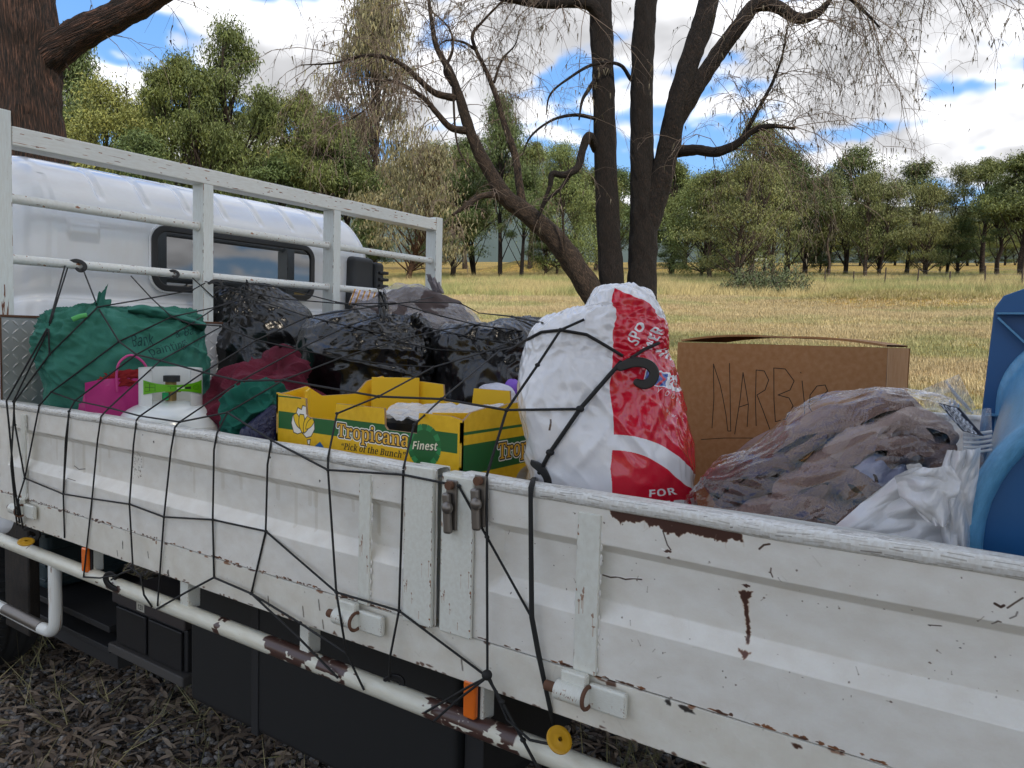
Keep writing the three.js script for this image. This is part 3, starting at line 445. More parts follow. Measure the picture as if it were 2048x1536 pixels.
{
  const mk = (x, z, dual) => {
    const w = sub(truck, 'wheel'); const prof = [[0.2, -0.09], [0.335, -0.1], [0.365, -0.095], [0.381, -0.07], [0.385, -0.045], [0.376, -0.04], [0.385, -0.035], [0.387, -0.003], [0.376, 0], [0.387, 0.003], [0.385, 0.035], [0.376, 0.04], [0.385, 0.045], [0.381, 0.07], [0.365, 0.095], [0.335, 0.1], [0.2, 0.09]].map(([r, y]) => new THREE.Vector2(r, y));
    const g = new THREE.LatheGeometry(prof, 72); g.rotateX(Math.PI / 2); g.translate(x, 0.385, z); part(w, 'tyre', g, mRubber);
    const lug = []; for (let i = 0; i < 60; i++) { const b = boxB(-0.010, 0.010, 0.372, 0.392, 0.055, 0.1, 0); b.rotateZ((i / 60) * Math.PI * 2); b.translate(x, 0.385, z); lug.push(b); } part(w, 'tread', lug, mRubber);
    const rg = new THREE.LatheGeometry([[0.02, 0.03], [0.1, 0.035], [0.15, 0.0], [0.19, 0.02], [0.205, 0.085], [0.215, 0.09], [0.21, -0.085]].map(([r, y]) => new THREE.Vector2(r, y)), 40); rg.rotateX(Math.PI / 2); rg.translate(x, 0.385, z); part(w, 'rim', rg, mat(lin(0.3, 0.3, 0.3), 0.5, { side: THREE.DoubleSide }));
  };
  mk(-1.08, -0.36); mk(-1.08, -1.9); mk(2.85, -0.42); mk(2.85, -W2 + 0.42);
  part(truck, 'axle', rod(V(-1.08, 0.385, -0.3), V(-1.08, 0.385, -1.95), 0.045), mDark); part(truck, 'axle', rod(V(2.85, 0.385, -0.35), V(2.85, 0.385, -1.9), 0.06), mDark);
  part(truck, 'engine_block', boxB(-1.9, -0.1, 0.5, 0.78, -1.55, -0.7, 0.03), mDark);
}
// ---------------------------------------------------------------- the load
// A soft thing: rows of [py, pxLeft, pxRight, half thickness, back offset] read off the photograph at the distance of the spot it stands on (O), bottom rows may be given in metres with y.
function frameAt(O) { const d = V(O.x - CAM.x, 0, O.z - CAM.z).normalize(); return { O, B: d, Rt: V(-d.z, 0, d.x) }; }
const onPlane = (px, py, F) => { const d = pray(px, py), t = F.O.clone().sub(CAM).dot(F.B) / d.dot(F.B); return d.multiplyScalar(t).add(CAM); };
const ridge = (x) => 1 - Math.abs(x);
function softGeo(O, rows, o = {}) {
  const F = frameAt(O), { nu = 170, nv = 120, sq = 2.3, disp = () => 0, uvm = 0.4, seed = 1, base = null } = o;
  const R = rows.map((r) => { const a = onPlane(r[1], r[0], F), b = onPlane(r[2], r[0], F), m = a.clone().add(b).multiplyScalar(0.5); return [m.x + F.B.x * (r[4] || 0), m.y, m.z + F.B.z * (r[4] || 0), a.distanceTo(b) / 2, r[3]]; });
  if (base !== null) { const l = R[R.length - 1]; const k = o.baseK ?? 0.8; R.push([l[0], lerp(l[1], base, 0.85), l[2], l[3] * (k + 0.12), l[4] * (k + 0.12)], [l[0], base + 0.004, l[2], l[3] * k, l[4] * k]); }
  const first = R[0], last = R[R.length - 1];
  const P = [[first[0], first[1] + (o.capTop ?? 0.004), first[2], 0.002, 0.002], ...R, [last[0], last[1] - (o.capBot ?? 0.002), last[2], 0.002, 0.002]];
  const cv = new THREE.CatmullRomCurve3(P.map((p) => V(p[0], p[1], p[2])), false, 'centripetal'), cr = new THREE.CatmullRomCurve3(P.map((p, i) => V(p[3], p[4], i)), false, 'catmullrom', 0.4);
  const at = (v) => { const t = v * (P.length - 1), k = Math.min(P.length - 2, Math.floor(t)), f = t - k, s = (a, b) => lerp(a, b, f), A = P[k], B = P[k + 1], Z = P[Math.max(0, k - 1)], C = P[Math.min(P.length - 1, k + 2)]; const cm = (i) => { const a = Z[i], b = A[i], c = B[i], d = C[i]; return 0.5 * (2 * b + (c - a) * f + (2 * a - 5 * b + 4 * c - d) * f * f + (3 * b - a - 3 * c + d) * f * f * f); }; return [cm(0), cm(1), cm(2), Math.max(0.0015, cm(3)), Math.max(0.0015, cm(4))]; };
  const H = P[0][1] - P[P.length - 1][1];
  let g = gridGeo(nu, nv, (u, v) => {
    const vv = v < 0.06 ? v * v / 0.06 * 0.5 + v * 0.5 : v, c = at(vv), a = u * Math.PI * 2 - Math.PI / 2, ca = Math.cos(a), sa = Math.sin(a), sx = Math.sign(ca) * Math.pow(Math.abs(ca), 2 / sq) * c[3], sz = -Math.sign(sa) * Math.pow(Math.abs(sa), 2 / sq) * c[4];
    const p = V(c[0] + F.Rt.x * sx + F.B.x * sz, c[1], c[2] + F.Rt.z * sx + F.B.z * sz);
    return o.wrap ? [p, 1 - u, 1 - vv] : [p, (u * 4.2 * (first[3] + R[R.length >> 1][3])) / uvm, (-vv * H) / uvm];
  }, true);
  const N = g.attributes.normal, A = g.attributes.position, flip = (() => { let s = 0; for (let i = 0; i < A.count; i += 7) s += (A.getX(i) - O.x) * N.getX(i) + (A.getZ(i) - O.z) * N.getZ(i); return s < 0 ? -1 : 1; })();
  if (flip < 0) { const ix = g.index.array; for (let i = 0; i < ix.length; i += 3) { const t = ix[i + 1]; ix[i + 1] = ix[i + 2]; ix[i + 2] = t; } }
  const seamFix = []; for (let j = 0; j <= nv; j++) seamFix.push([j * (nu + 1), j * (nu + 1) + nu]);
  for (let i = 0; i < A.count; i++) {
    const p = V(A.getX(i), A.getY(i), A.getZ(i)), n = V(N.getX(i), N.getY(i), N.getZ(i)).multiplyScalar(flip), d = disp(p, n);
    let q = p.addScaledVector(n, d); if (base !== null && q.y < base + 0.002) q.y = base + 0.002; A.setXYZ(i, q.x, q.y, q.z);
  }
  for (const [a, b] of seamFix) A.setXYZ(b, A.getX(a), A.getY(a), A.getZ(a));
  g.computeVertexNormals(); const M = g.attributes.normal; for (const [a, b] of seamFix) { const s = V(M.getX(a) + M.getX(b), M.getY(a) + M.getY(b), M.getZ(a) + M.getZ(b)).normalize(); M.setXYZ(a, s.x, s.y, s.z); M.setXYZ(b, s.x, s.y, s.z); }
  return g;
}
// folds of thin plastic: creases run out from a knot, small crumples everywhere
const plasticDisp = (K, { lump = 0.02, lf = 5, rad = 0.012, rf = 10, cr = 0.006, cf = 22, s = 0, dirs = [], strata = [] } = {}) => (p) => {
  let d = lump * fbm3(p.x * lf + s, p.y * lf, p.z * lf - s, 2) * 1.6;
  for (const k of K) { const q = p.clone().sub(k), r = q.length(); q.divideScalar(r + 1e-6); const w = Math.exp(-r / 0.2), n = n3s(q.x * rf + s, q.y * rf, q.z * rf + r * 2.2); d += rad * w * (ridge(n) - 0.6) * Math.min(1, r / 0.05) + rad * 0.22 * w * sstep(0.04, 0.2, r) * (ridge(n3s(q.x * rf * 2.1, q.y * rf * 2.1 + s, q.z * rf * 2.1 + r * 2)) - 0.6); }
  for (const [dx, dy, dz, f, amp] of dirs) { const al = p.x * dx + p.y * dy + p.z * dz, q = V(p.x - al * dx, p.y - al * dy, p.z - al * dz), m = sstep(-0.25, 0.45, n3s(p.x * 3.3 + f, p.y * 3.3, p.z * 3.3 + s)); d += amp * m * (Math.pow(ridge(n3s(q.x * f + s, q.y * f, q.z * f + al * 1.6)), 2.2) - 0.35) + amp * 0.2 * m * (ridge(n3s(q.x * f * 2.2 + s, q.y * f * 2.2, q.z * f * 2.2 + al * 1.6)) - 0.5); }
  for (const [tilt, f, amp] of strata) {                 // stretch lines: long across, fine down the bag
    const al = p.x * 0.65 - p.z * 0.76, bk = p.x * 0.76 + p.z * 0.65, h = p.y + tilt * al + 0.02 * n3s(al * 3, p.y * 3, s), m = sstep(-0.4, 0.4, n3s(al * 4 + f, p.y * 5, bk * 3 + s)), g = n3s(h * f, al * 2.2 + s, bk * 2.2), e = n3s(h * f * 2.3, al * 4 - s, bk * 3);
    d += amp * m * (Math.pow(ridge(g), 2.5) - 0.35) + amp * 0.16 * m * (Math.pow(ridge(e), 2) - 0.4);
  }
  const wx = p.x + 0.03 * n3s(p.x * 9, p.y * 9, p.z * 9 + s), wy = p.y + 0.03 * n3s(p.y * 9, p.z * 9, p.x * 9 - s);
  d += cr * sstep(-0.3, 0.5, n3s(p.x * 3.1 + s, p.y * 3.1, p.z * 3.1)) * (Math.pow(ridge(n3s(wx * cf, wy * cf, p.z * cf + s)), 3) - 0.3);
  return d;
};
// thin-film wrinkle relief: long creases crossing at odd angles
const texWrinkle = dataTex(384, 384, (u, v) => {
  const w = tor(u, v, 5, 3, 2) * 0.12, a = tor(u + w, v - w, 16, 3, 8), b = tor(v + w * 0.6, u * 1 + w, 26, 3, 15), c = tor(u - w, v + w, 60, 2, 33);
  const h = 0.55 * Math.pow(ridge(clamp(a * 2.2, -1, 1)), 4) + 0.3 * Math.pow(ridge(clamp(b * 2.2, -1, 1)), 4) + 0.18 * Math.pow(ridge(clamp(c * 2, -1, 1)), 3); return [h, h, h];
});
// creases that run down from the tie: fine across, long down the bag
const tor2 = (u, v, fu, fv, o, s) => { const a = u * Math.PI * 2, b = v * Math.PI * 2, k = fu / (Math.PI * 2), l = fv / (Math.PI * 2); return fbm3(Math.cos(a) * k + s, Math.sin(a) * k + Math.cos(b) * l, Math.sin(b) * l - s, o); };
const texStreak = dataTex(640, 640, (u, v) => {
  const w = 0.035 * tor2(u, v, 6, 6, 2, 3), m = sstep(-0.25, 0.3, tor2(u, v, 7, 7, 3, 51)), m2 = sstep(-0.2, 0.3, tor2(u, v, 9, 9, 2, 71));
  const a = Math.pow(ridge(clamp(tor2(u + w, v, 22, 4, 2, 8) * 2, -1, 1)), 3), b = Math.pow(ridge(clamp(tor2(u + w * 1.6, v, 52, 8, 2, 15) * 2, -1, 1)), 3), c = Math.pow(ridge(clamp(tor2(u, v + w, 12, 14, 3, 33) * 2.4, -1, 1)), 5);
  const h = 0.42 * a + 0.30 * b * m + 0.4 * c * m2; return [h, h, h];
});
const texWeave = dataTex(256, 256, (u, v) => { const h = 0.5 + 0.22 * Math.sin(u * Math.PI * 2 * 40) * Math.sin(v * Math.PI * 2 * 40) + 0.35 * tor(u, v, 40, 2, 3); return [h, h, h]; });
const texPile = dataTex(512, 512, (u, v) => { const h = 0.5 + 0.7 * tor(u, v, 110, 2, 3) + 0.5 * tor(u, v, 30, 2, 7); return [h, h, h]; });
const film = (color, rough, bump, extra = {}) => phys(color, rough, { bumpMap: texStreak, bumpScale: bump, side: THREE.DoubleSide, ...extra });
const turned = (t, a, x = 1, y = 1) => { const c = rep(t, x, y); c.rotation = a; return c; };
const mBin = film(lin(0.006, 0.006, 0.0065), 0.23, 0.0005, { bumpMap: turned(texStreak, 1.35), clearcoat: 0.35, clearcoatRoughness: 0.16 }), mBinD = film(lin(0.008, 0.008, 0.009), 0.23, 0.0005, { bumpMap: turned(texStreak, 0.6), clearcoat: 0.35, clearcoatRoughness: 0.16 });
function knotGeo(p, dir, len, r, s) {                    // a twisted tail of plastic above a tie
  return gridGeo(36, 24, (u, v) => { const a = u * Math.PI * 2, rr = r * (0.35 + 0.9 * Math.pow(v, 0.8) * (1 + 0.35 * Math.sin(v * 5 + s)) * (1 - 0.55 * v * v)) * (1 + 0.45 * n3s(Math.cos(a) * 1.8, Math.sin(a) * 1.8, v * 1.4 + s)), side = V(-dir.z, 0.15, dir.x).normalize(), b = V(0, 0, 0).crossVectors(dir, side); const q = p.clone().addScaledVector(dir, v * len * (1 + 0.25 * n3s(Math.cos(a), Math.sin(a), s))).addScaledVector(side, Math.cos(a) * rr).addScaledVector(b, Math.sin(a) * rr * 0.55).addScaledVector(side, 0.02 * Math.sin(v * 3 + s)); return [q, u * 0.5, v * 0.5]; }, true);
}
const cargo = [];
const put = (m) => { cargo.push(m); return m; };

// --- black rubbish bags
function binBag(label, px, py, z, rows, knots, o = {}) {
  const O = on(px, py, 2, z), K = (knots.length ? knots : [[px, rows[0][0], 0.02]]).map(([a, b]) => onPlane(a, b, frameAt(O)));
  const t = thing('rubbish_bag', label, 'rubbish bag', [O.x, DECK, O.z]);
  const g = softGeo(O, rows, { base: o.base ?? DECK, disp: plasticDisp(K, { lump: 0.022, lf: 3.6, rad: 0.020, rf: 4.5, cr: 0.0, cf: 8, s: o.s ?? 0, strata: [[0.25, 14, 0.009], [-0.5, 9, 0.010]], ...o.d }), sq: 2.4, uvm: 0.42, nu: 230, nv: 170 }); g.translate(-O.x, -DECK, -O.z); put(part(t, 'bag', g, o.m ?? mBin));
  knots.forEach(([a, b, len, r, dx, dy], i) => { const F = frameAt(O), k = onPlane(a, b, F).addScaledVector(F.B, -0.09).sub(V(O.x, DECK, O.z)), d = V(0, 0, 0).addScaledVector(F.Rt, dx ?? 0).addScaledVector(V(0, 1, 0), dy ?? 1).normalize(); put(part(t, 'knot', knotGeo(k, d, len, r, i + (o.s ?? 0)), o.m ?? mBin)); });
  return t;
}
binBag('shiny black rubbish bag beside the green canvas bag, with a small tied ear on top', 505, 660, -1.02, [[577, 480, 545, 0.05], [592, 440, 592, 0.12], [615, 415, 618, 0.17], [650, 400, 632, 0.2], [700, 398, 635, 0.22], [760, 405, 632, 0.22]], [[500, 590, 0.05, 0.016, -0.3, 1]], { s: 3, d: { strata: [[0.22, 10, 0.010], [0.7, 6, 0.009]] } });
binBag('black rubbish bag with two big twisted knots, behind the yellow fruit box', 735, 680, -0.86, [[628, 670, 790, 0.05], [636, 625, 835, 0.11], [655, 600, 868, 0.16], [690, 590, 884, 0.19], [730, 594, 880, 0.2], [775, 600, 870, 0.2]], [[772, 645, 0.085, 0.032, -0.25, 1], [815, 668, 0.06, 0.042, 0.45, 0.75]], { s: 17, d: { strata: [[0.1, 9, 0.010], [-0.6, 6, 0.010]] } });
binBag('low black rubbish bag between the brown garment bag and the red and white bag', 990, 690, -1.12, [[645, 950, 1060, 0.06], [655, 895, 1090, 0.12], [675, 870, 1105, 0.17], [705, 862, 1110, 0.19], [760, 868, 1105, 0.2]], [], { s: 29, m: mBinD, d: { strata: [[-0.7, 9, 0.012], [0.6, 6, 0.006]] } });
binBag('black rubbish bag lying flat at the far side of the tray, only its top showing', 1060, 660, -1.78, [[636, 1010, 1100, 0.07], [642, 985, 1140, 0.13], [660, 972, 1160, 0.17], [690, 975, 1160, 0.18]], [], { s: 41 });
// --- brown garments in a thin smoky bag
{
  const O = on(850, 630, 2, -1.62), t = thing('garment_bag', 'clear plastic bag stuffed with brown clothes, highest in the load by the headboard', 'bag', [O.x, DECK, O.z]);
  const rowsB = [[572, 800, 858, 0.03], [582, 765, 885, 0.08], [600, 715, 915, 0.13], [625, 695, 945, 0.17], [655, 690, 968, 0.2], [700, 690, 985, 0.22]];
  const g = softGeo(O, rowsB.map((r) => [r[0] + 3, r[1] + 8, r[2] - 9, r[3] * 0.93]), { base: DECK, disp: (p) => 0.035 * fbm3(p.x * 4, p.y * 7 + p.x * 2, p.z * 4, 3) + 0.012 * ridge(n3s(p.x * 5, p.y * 16 + p.x * 4, p.z * 5)), uvm: 0.3 }); g.translate(-O.x, -DECK, -O.z);
  put(part(t, 'brown_clothes', g, mat(lin(0.060, 0.038, 0.034), 0.6, { bumpMap: texStreak, bumpScale: 0.002 })));
  const h = softGeo(O, rowsB, { base: DECK, nu: 240, nv: 190, disp: plasticDisp([onPlane(855, 585, frameAt(O)), onPlane(960, 690, frameAt(O))], { lump: 0.03, lf: 4, rad: 0.014, rf: 5, cr: 0.0, cf: 8, s: 8, strata: [[0.15, 12, 0.008]] }), uvm: 0.35 }); h.translate(-O.x, -DECK, -O.z);
  put(part(t, 'film', h, film(lin(0.95, 0.93, 0.93), 0.14, 0.0009, { transmission: 0.88, thickness: 0, ior: 1.5, clearcoat: 0.4, clearcoatRoughness: 0.05 })));
  const k = onPlane(866, 582, frameAt(O)).sub(V(O.x, DECK, O.z)); put(part(t, 'gathered_neck', knotGeo(k, V(0.3, 1, 0).normalize(), 0.05, 0.05, 4), film(lin(0.35, 0.32, 0.34), 0.2, 0.004)));
}
{ // a corner of patterned cloth hanging out between the bags
  const O = on(730, 592, 2, -1.42), F = frameAt(O), tx = canvasTex(256, 256, (g, w, h) => { g.fillStyle = '#d6d0d2'; g.fillRect(0, 0, w, h); for (let i = 0; i < 5; i++) { g.fillStyle = '#cf9a4a'; g.fillRect(i * 52 + 6, 0, 15, h); g.fillStyle = '#a9a4cf'; for (let y = 0; y < h; y += 30) g.fillRect(i * 52 + 30, y + 4, 14, 15); } });
  const g = gridGeo(24, 16, (u, v) => [onPlane(lerp(lerp(708, 757, u), lerp(696, 748, u), v), lerp(lerp(577, 586, u), lerp(610, 612, u), v), F).addScaledVector(F.B, 0.02 * Math.sin(u * 5) + 0.015 * n3s(u * 3, v * 3, 2) - 0.02 * v), u, v]); put(solo('patterned_cloth', g, mat(0xffffff, 0.9, { map: tx, side: THREE.DoubleSide }), 'corner of cloth with orange stripes and lilac checks beside the brown garment bag', 'cloth'));
}
// --- green canvas bag along the headboard
{
  const O = on(238, 720, 0, 0.27); const K = [onPlane(206, 622, frameAt(O)), onPlane(395, 640, frameAt(O)), onPlane(85, 690, frameAt(O))];
  const t = thing('canvas_bag', 'big green canvas bag with handwriting, against the headboard beside the black bags', 'bag', [O.x, DECK, O.z]);
  const disp = (p) => { let d = 0.022 * fbm3(p.x * 4, p.y * 4, p.z * 4, 2); for (const k of K) { const q = p.clone().sub(k), r = q.length(); q.divideScalar(r + 1e-6); d += 0.026 * Math.exp(-r / 0.22) * (ridge(n3s(q.x * 4.5, q.y * 4.5, q.z * 4.5 + r * 2)) - 0.55); } d += 0.016 * Math.pow(ridge(n3s(p.x * 3.2, p.y * 8 - p.z * 2, p.z * 3.2)), 2.4) * sstep(1.25, 1.5, p.y); return d; };
  const g = softGeo(O, [[626, 120, 330, 0.05], [632, 95, 385, 0.12], [660, 84, 402, 0.17], [700, 78, 408, 0.2], [745, 84, 412, 0.21], [790, 95, 412, 0.2]], { base: DECK, disp, sq: 2.9, nu: 220, nv: 150, uvm: 0.6 });
  // the cloth is laid out in metres along the tray (z) and up (y); the marker writing sits where the bag shows it
  const A = g.attributes.position, UV = g.attributes.uv, L0 = 0.15, LL = 1.1; for (let i = 0; i < A.count; i++) UV.setXY(i, (L0 - A.getZ(i)) / LL, (A.getY(i) - DECK) / LL);
  const tx = canvasTex(2048, 2048, (c, w, h) => { mottled(c, w, h, '#2b7361', 7, 4, 0.008);
    const bvh = new MeshBVH(g.clone()), spot = (px, py) => { const d = pray(px, py).normalize(), hit = bvh.raycastFirst(new THREE.Ray(CAM.clone(), d), THREE.DoubleSide), p = hit ? hit.point : onPlane(px, py, frameAt(O)); return [((L0 - p.z) / LL) * w, (1 - (p.y - DECK) / LL) * h]; };
    const word = (txt, a, b, size) => { const [x0, y0] = spot(...a), [x1, y1] = spot(...b); c.save(); c.translate(x0, y0); c.rotate(Math.atan2(y1 - y0, x1 - x0)); c.font = `italic ${size}px sans-serif`; const k = Math.hypot(x1 - x0, y1 - y0) / c.measureText(txt).width; c.scale(k, 1); c.fillStyle = '#0b2d33'; c.globalAlpha = 0.85; c.fillText(txt, 0, 0); c.restore(); };
    word('Bank', [266, 694], [308, 690], 96); word('& Ba', [352, 676], [388, 668], 60); word('paintings', [302, 712], [378, 690], 62); });
  g.translate(-O.x, -DECK, -O.z);
  put(part(t, 'body', g, mat(0xffffff, 0.85, { map: tx, bumpMap: rep(texWeave, 12, 12), bumpScale: 0.0015 })));
  // gathered neck tuft and a loose corner
  const F = frameAt(O), mG = mat(lin(0.024, 0.15, 0.11), 0.85, { side: THREE.DoubleSide }), loc = (p) => p.sub(V(O.x, DECK, O.z));
  put(part(t, 'neck', knotGeo(loc(onPlane(207, 634, F).addScaledVector(F.B, -0.09)), V(-0.1, 1, 0).normalize(), 0.075, 0.05, 2), mG));
  const fold = (pts, lift) => gridGeo(30, 10, (u, v) => { const cv = new THREE.CatmullRomCurve3(pts.map(([a, b]) => onPlane(a, b, F).addScaledVector(F.B, lift))), q = cv.getPoint(u), wd = 0.045 * Math.sin(Math.min(1, u * 3 + 0.15) * Math.PI / 2) * (1 - 0.5 * u); return [loc(q.addScaledVector(V(0, 1, 0), (0.5 - v) * wd * 1.4).addScaledVector(F.B, 0.05 * (v - 0.3) ** 2 * 6 + 0.012 * n3s(u * 4, v * 3, lift * 9))), u, v]; });
  put(part(t, 'fold', fold([[104, 668], [125, 652], [160, 646], [205, 640]], -0.05), mG)); put(part(t, 'fold', fold([[255, 622], [300, 630], [350, 640], [404, 655]], -0.15), mG));
  put(part(t, 'drawcord', tube([onPlane(150, 640, F), onPlane(165, 634, F), onPlane(178, 632, F)].map((p) => loc(p.addScaledVector(F.B, -0.16))), 0.008, 16, 8), mat(lin(0.10, 0.42, 0.12), 0.8)));
}
// a second green roll under it, by the tread plate
{ const O = on(124, 795, 0, 0.16); const g = softGeo(O, [[770, 106, 150, 0.03], [782, 100, 165, 0.05], [805, 100, 170, 0.055], [830, 102, 170, 0.055]], { base: DECK, disp: (p) => 0.02 * fbm3(p.x * 8, p.y * 8, p.z * 8, 3), uvm: 0.3, nu: 80, nv: 60 }); put(solo('cloth_bundle', g, mat(lin(0.016, 0.11, 0.085), 0.9), 'small dark green cloth bundle in the corner beneath the canvas bag', 'cloth')); }
// --- pink gift bag with cord handles and red cloth inside
{
  const P0 = on(160, 790, 2, -0.13), P1 = on(290, 800, 2, -0.16), ang = -0.55, topY = on(225, 765, 2, -0.12).y;
  const O = on(236, 790, 2, -0.165), t = thing('gift_bag', 'magenta paper gift bag with cord handles and red cloth inside', 'gift bag', [O.x, DECK, O.z], 1.36);
  const w = 0.21, d = 0.10, h = topY - DECK, pk = phys(lin(0.50, 0.018, 0.20), 0.38, { side: THREE.DoubleSide, clearcoat: 0.2, bumpMap: texWrinkle, bumpScale: 0.0006 });
  const wall = (a, b) => gridGeo(16, 20, (u, v) => { const q = a.clone().lerp(b, u); q.y = v * (h + 0.012 * Math.sin(u * Math.PI)) ; const n = V(b.z - a.z, 0, a.x - b.x).normalize(); q.addScaledVector(n, 0.012 * Math.sin(u * Math.PI) * v + 0.004 * n3s(u * 3, v * 3, a.x * 9)); return [q, u, v]; });
  const c = [V(-w / 2, 0, d / 2), V(w / 2, 0, d / 2), V(w / 2, 0, -d / 2), V(-w / 2, 0, -d / 2)], gs = [];
  gs.push(wall(c[0], c[1]), wall(c[1], c[2]), wall(c[2], c[3]));
  gs.push(gridGeo(16, 20, (u, v) => { const q = c[3].clone().lerp(c[0], u); q.y = v * h; q.x += 0.045 * v * v * (1 - Math.abs(2 * u - 1)); return [q, u, v]; }));   // folded gusset
  put(part(t, 'bag', gs, pk));
  const lining = [V(-w / 2 + 0.004, 0, -d / 2 + 0.004)].map(() => boxB(-w / 2 + 0.006, w / 2 - 0.006, h - 0.11, h - 0.02, -d / 2 + 0.006, -d / 2 + 0.010)); part(t, 'lining', lining, mat(lin(0.3, 0.19, 0.1), 0.9));
  const rc = new THREE.SphereGeometry(1, 60, 40), A = rc.attributes.position; for (let i = 0; i < A.count; i++) { const p = V(A.getX(i), A.getY(i), A.getZ(i)), k = 1 + 0.35 * ridge(n3s(p.x * 2.2, p.y * 2.2, p.z * 2.2)) + 0.12 * n3s(p.x * 6, p.y * 6, p.z * 6); A.setXYZ(i, p.x * 0.066 * k + 0.02, h + 0.004 + p.y * 0.034 * k + 0.016 * p.x, p.z * 0.034 * k); } rc.computeVertexNormals(); put(part(t, 'red_cloth', rc, mat(lin(0.30, 0.012, 0.016), 0.9, { bumpMap: texPile, bumpScale: 0.002 })));
  const hc = mat(lin(0.55, 0.06, 0.24), 0.5); for (const [z, x0, hh] of [[-d / 2 + 0.008, -0.035, 0.125], [d / 2 - 0.008, 0.03, 0.082]]) put(part(t, 'handle', tube([V(x0 - 0.045, h - 0.03, z), V(x0 - 0.045, h + 0.03, z), V(x0 - 0.036, h + hh * 0.75, z), V(x0 - 0.005, h + hh, z), V(x0 + 0.03, h + hh * 0.75, z), V(x0 + 0.045, h + 0.03, z), V(x0 + 0.047, h - 0.03, z)], 0.0038, 50, 8), hc));
}
// --- gas cylinder with collar and green sleeve
{
  const c = on(342, 830, 2, -0.215), t = thing('gas_cylinder', 'white gas cylinder with a collar and bright green label sleeve', 'gas cylinder', [c.x, DECK, c.z]);
  const R = 0.152, domeY = on(342, 800, 2, -0.22).y - DECK, mCyl = phys(lin(0.70, 0.74, 0.73), 0.25, { clearcoat: 0.6, clearcoatRoughness: 0.15 });
  const prof = [[0.001, 0.004], [R * 0.8, 0.004], [R, 0.05], [R, domeY - 0.095], [R * 0.97, domeY - 0.065], [R * 0.85, domeY - 0.036], [R * 0.62, domeY - 0.014], [R * 0.3, domeY - 0.003], [0.001, domeY]].map(([r, y]) => new THREE.Vector2(r, y));
  put(part(t, 'body', new THREE.LatheGeometry(new THREE.SplineCurve(prof).getPoints(60), 64), mCyl));
  const mCol = mat(lin(0.66, 0.68, 0.66), 0.45, { side: THREE.DoubleSide }), r0 = 0.088, colH = on(345, 737, 2, -0.2).y - DECK - domeY;
  const ring = (a0, a1, y0, y1, r, s = 40) => gridGeo(s, 2, (u, v) => { const a = lerp(a0, a1, u); return [V(Math.sin(a) * r, lerp(y0, y1, v), Math.cos(a) * r), u, v]; });
  const f0 = 1.05;                                       // direction of the camera from the cylinder
  put(part(t, 'collar', ring(f0 + 0.62, f0 + 2 * Math.PI - 0.62, domeY - 0.02, domeY + colH, r0, 60), mCol));
  put(part(t, 'collar_lip', ring(f0 - 1.25, f0 - 0.62, domeY - 0.02, domeY + colH, r0 + 0.0015), mCol)); put(part(t, 'collar_lip', ring(f0 + 0.62, f0 + 1.2, domeY - 0.02, domeY + colH, r0 + 0.0015), mCol));
  const sl = canvasTex(512, 128, (g, w, h) => { g.fillStyle = '#5fae12'; g.fillRect(0, 0, w, h); g.strokeStyle = '#235c0d'; g.lineWidth = 4; for (let i = 0; i < 4; i++) g.strokeRect(20 + (i % 2) * 46, 20 + (i >> 1) * 42, 44, 40); g.beginPath(); g.arc(430, 62, 30, 0, 7); g.stroke(); g.beginPath(); g.arc(430, 62, 15, 0, 7); g.stroke(); g.fillStyle = '#23331c'; g.fillRect(330, 44, 48, 40); g.fillStyle = '#cfe3c4'; g.fillRect(268, 50, 56, 30); g.strokeRect(222, 40, 34, 46); g.fillStyle = '#2c6a14'; g.fillRect(200, 20, 80, 9); });
  put(part(t, 'green_sleeve', gridGeo(40, 4, (u, v) => { const a = lerp(f0 - 0.95, f0 + 1.15, u); const sag = 0.012 * Math.sin(u * Math.PI) * (v - 0.5) * -2; return [V(Math.sin(a) * (r0 + 0.004), domeY + lerp(0.022, colH * 0.66, v) + sag, Math.cos(a) * (r0 + 0.004)), u, v]; }), phys(0xffffff, 0.3, { map: sl, side: THREE.DoubleSide, transmission: 0.12, thickness: 0 })));
  const brass = mat(lin(0.35, 0.24, 0.1), 0.4, { metalness: 0.9 }); put(part(t, 'valve', [rod(V(0, domeY - 0.01, 0), V(0, domeY + 0.055, 0), 0.016, 16), rod(V(-0.03, domeY + 0.036, 0.01), V(0.03, domeY + 0.036, -0.01), 0.011, 14)], brass));
  const hw = new THREE.CylinderGeometry(0.024, 0.024, 0.018, 18); hw.translate(0.004, domeY + 0.066, 0); put(part(t, 'hand_wheel', hw, mBlack)); put(part(t, 'green_plug', rod(V(0.02, domeY + 0.004, 0.03), V(0.02, domeY + 0.026, 0.03), 0.009), mat(lin(0.01, 0.35, 0.12), 0.5)));
}
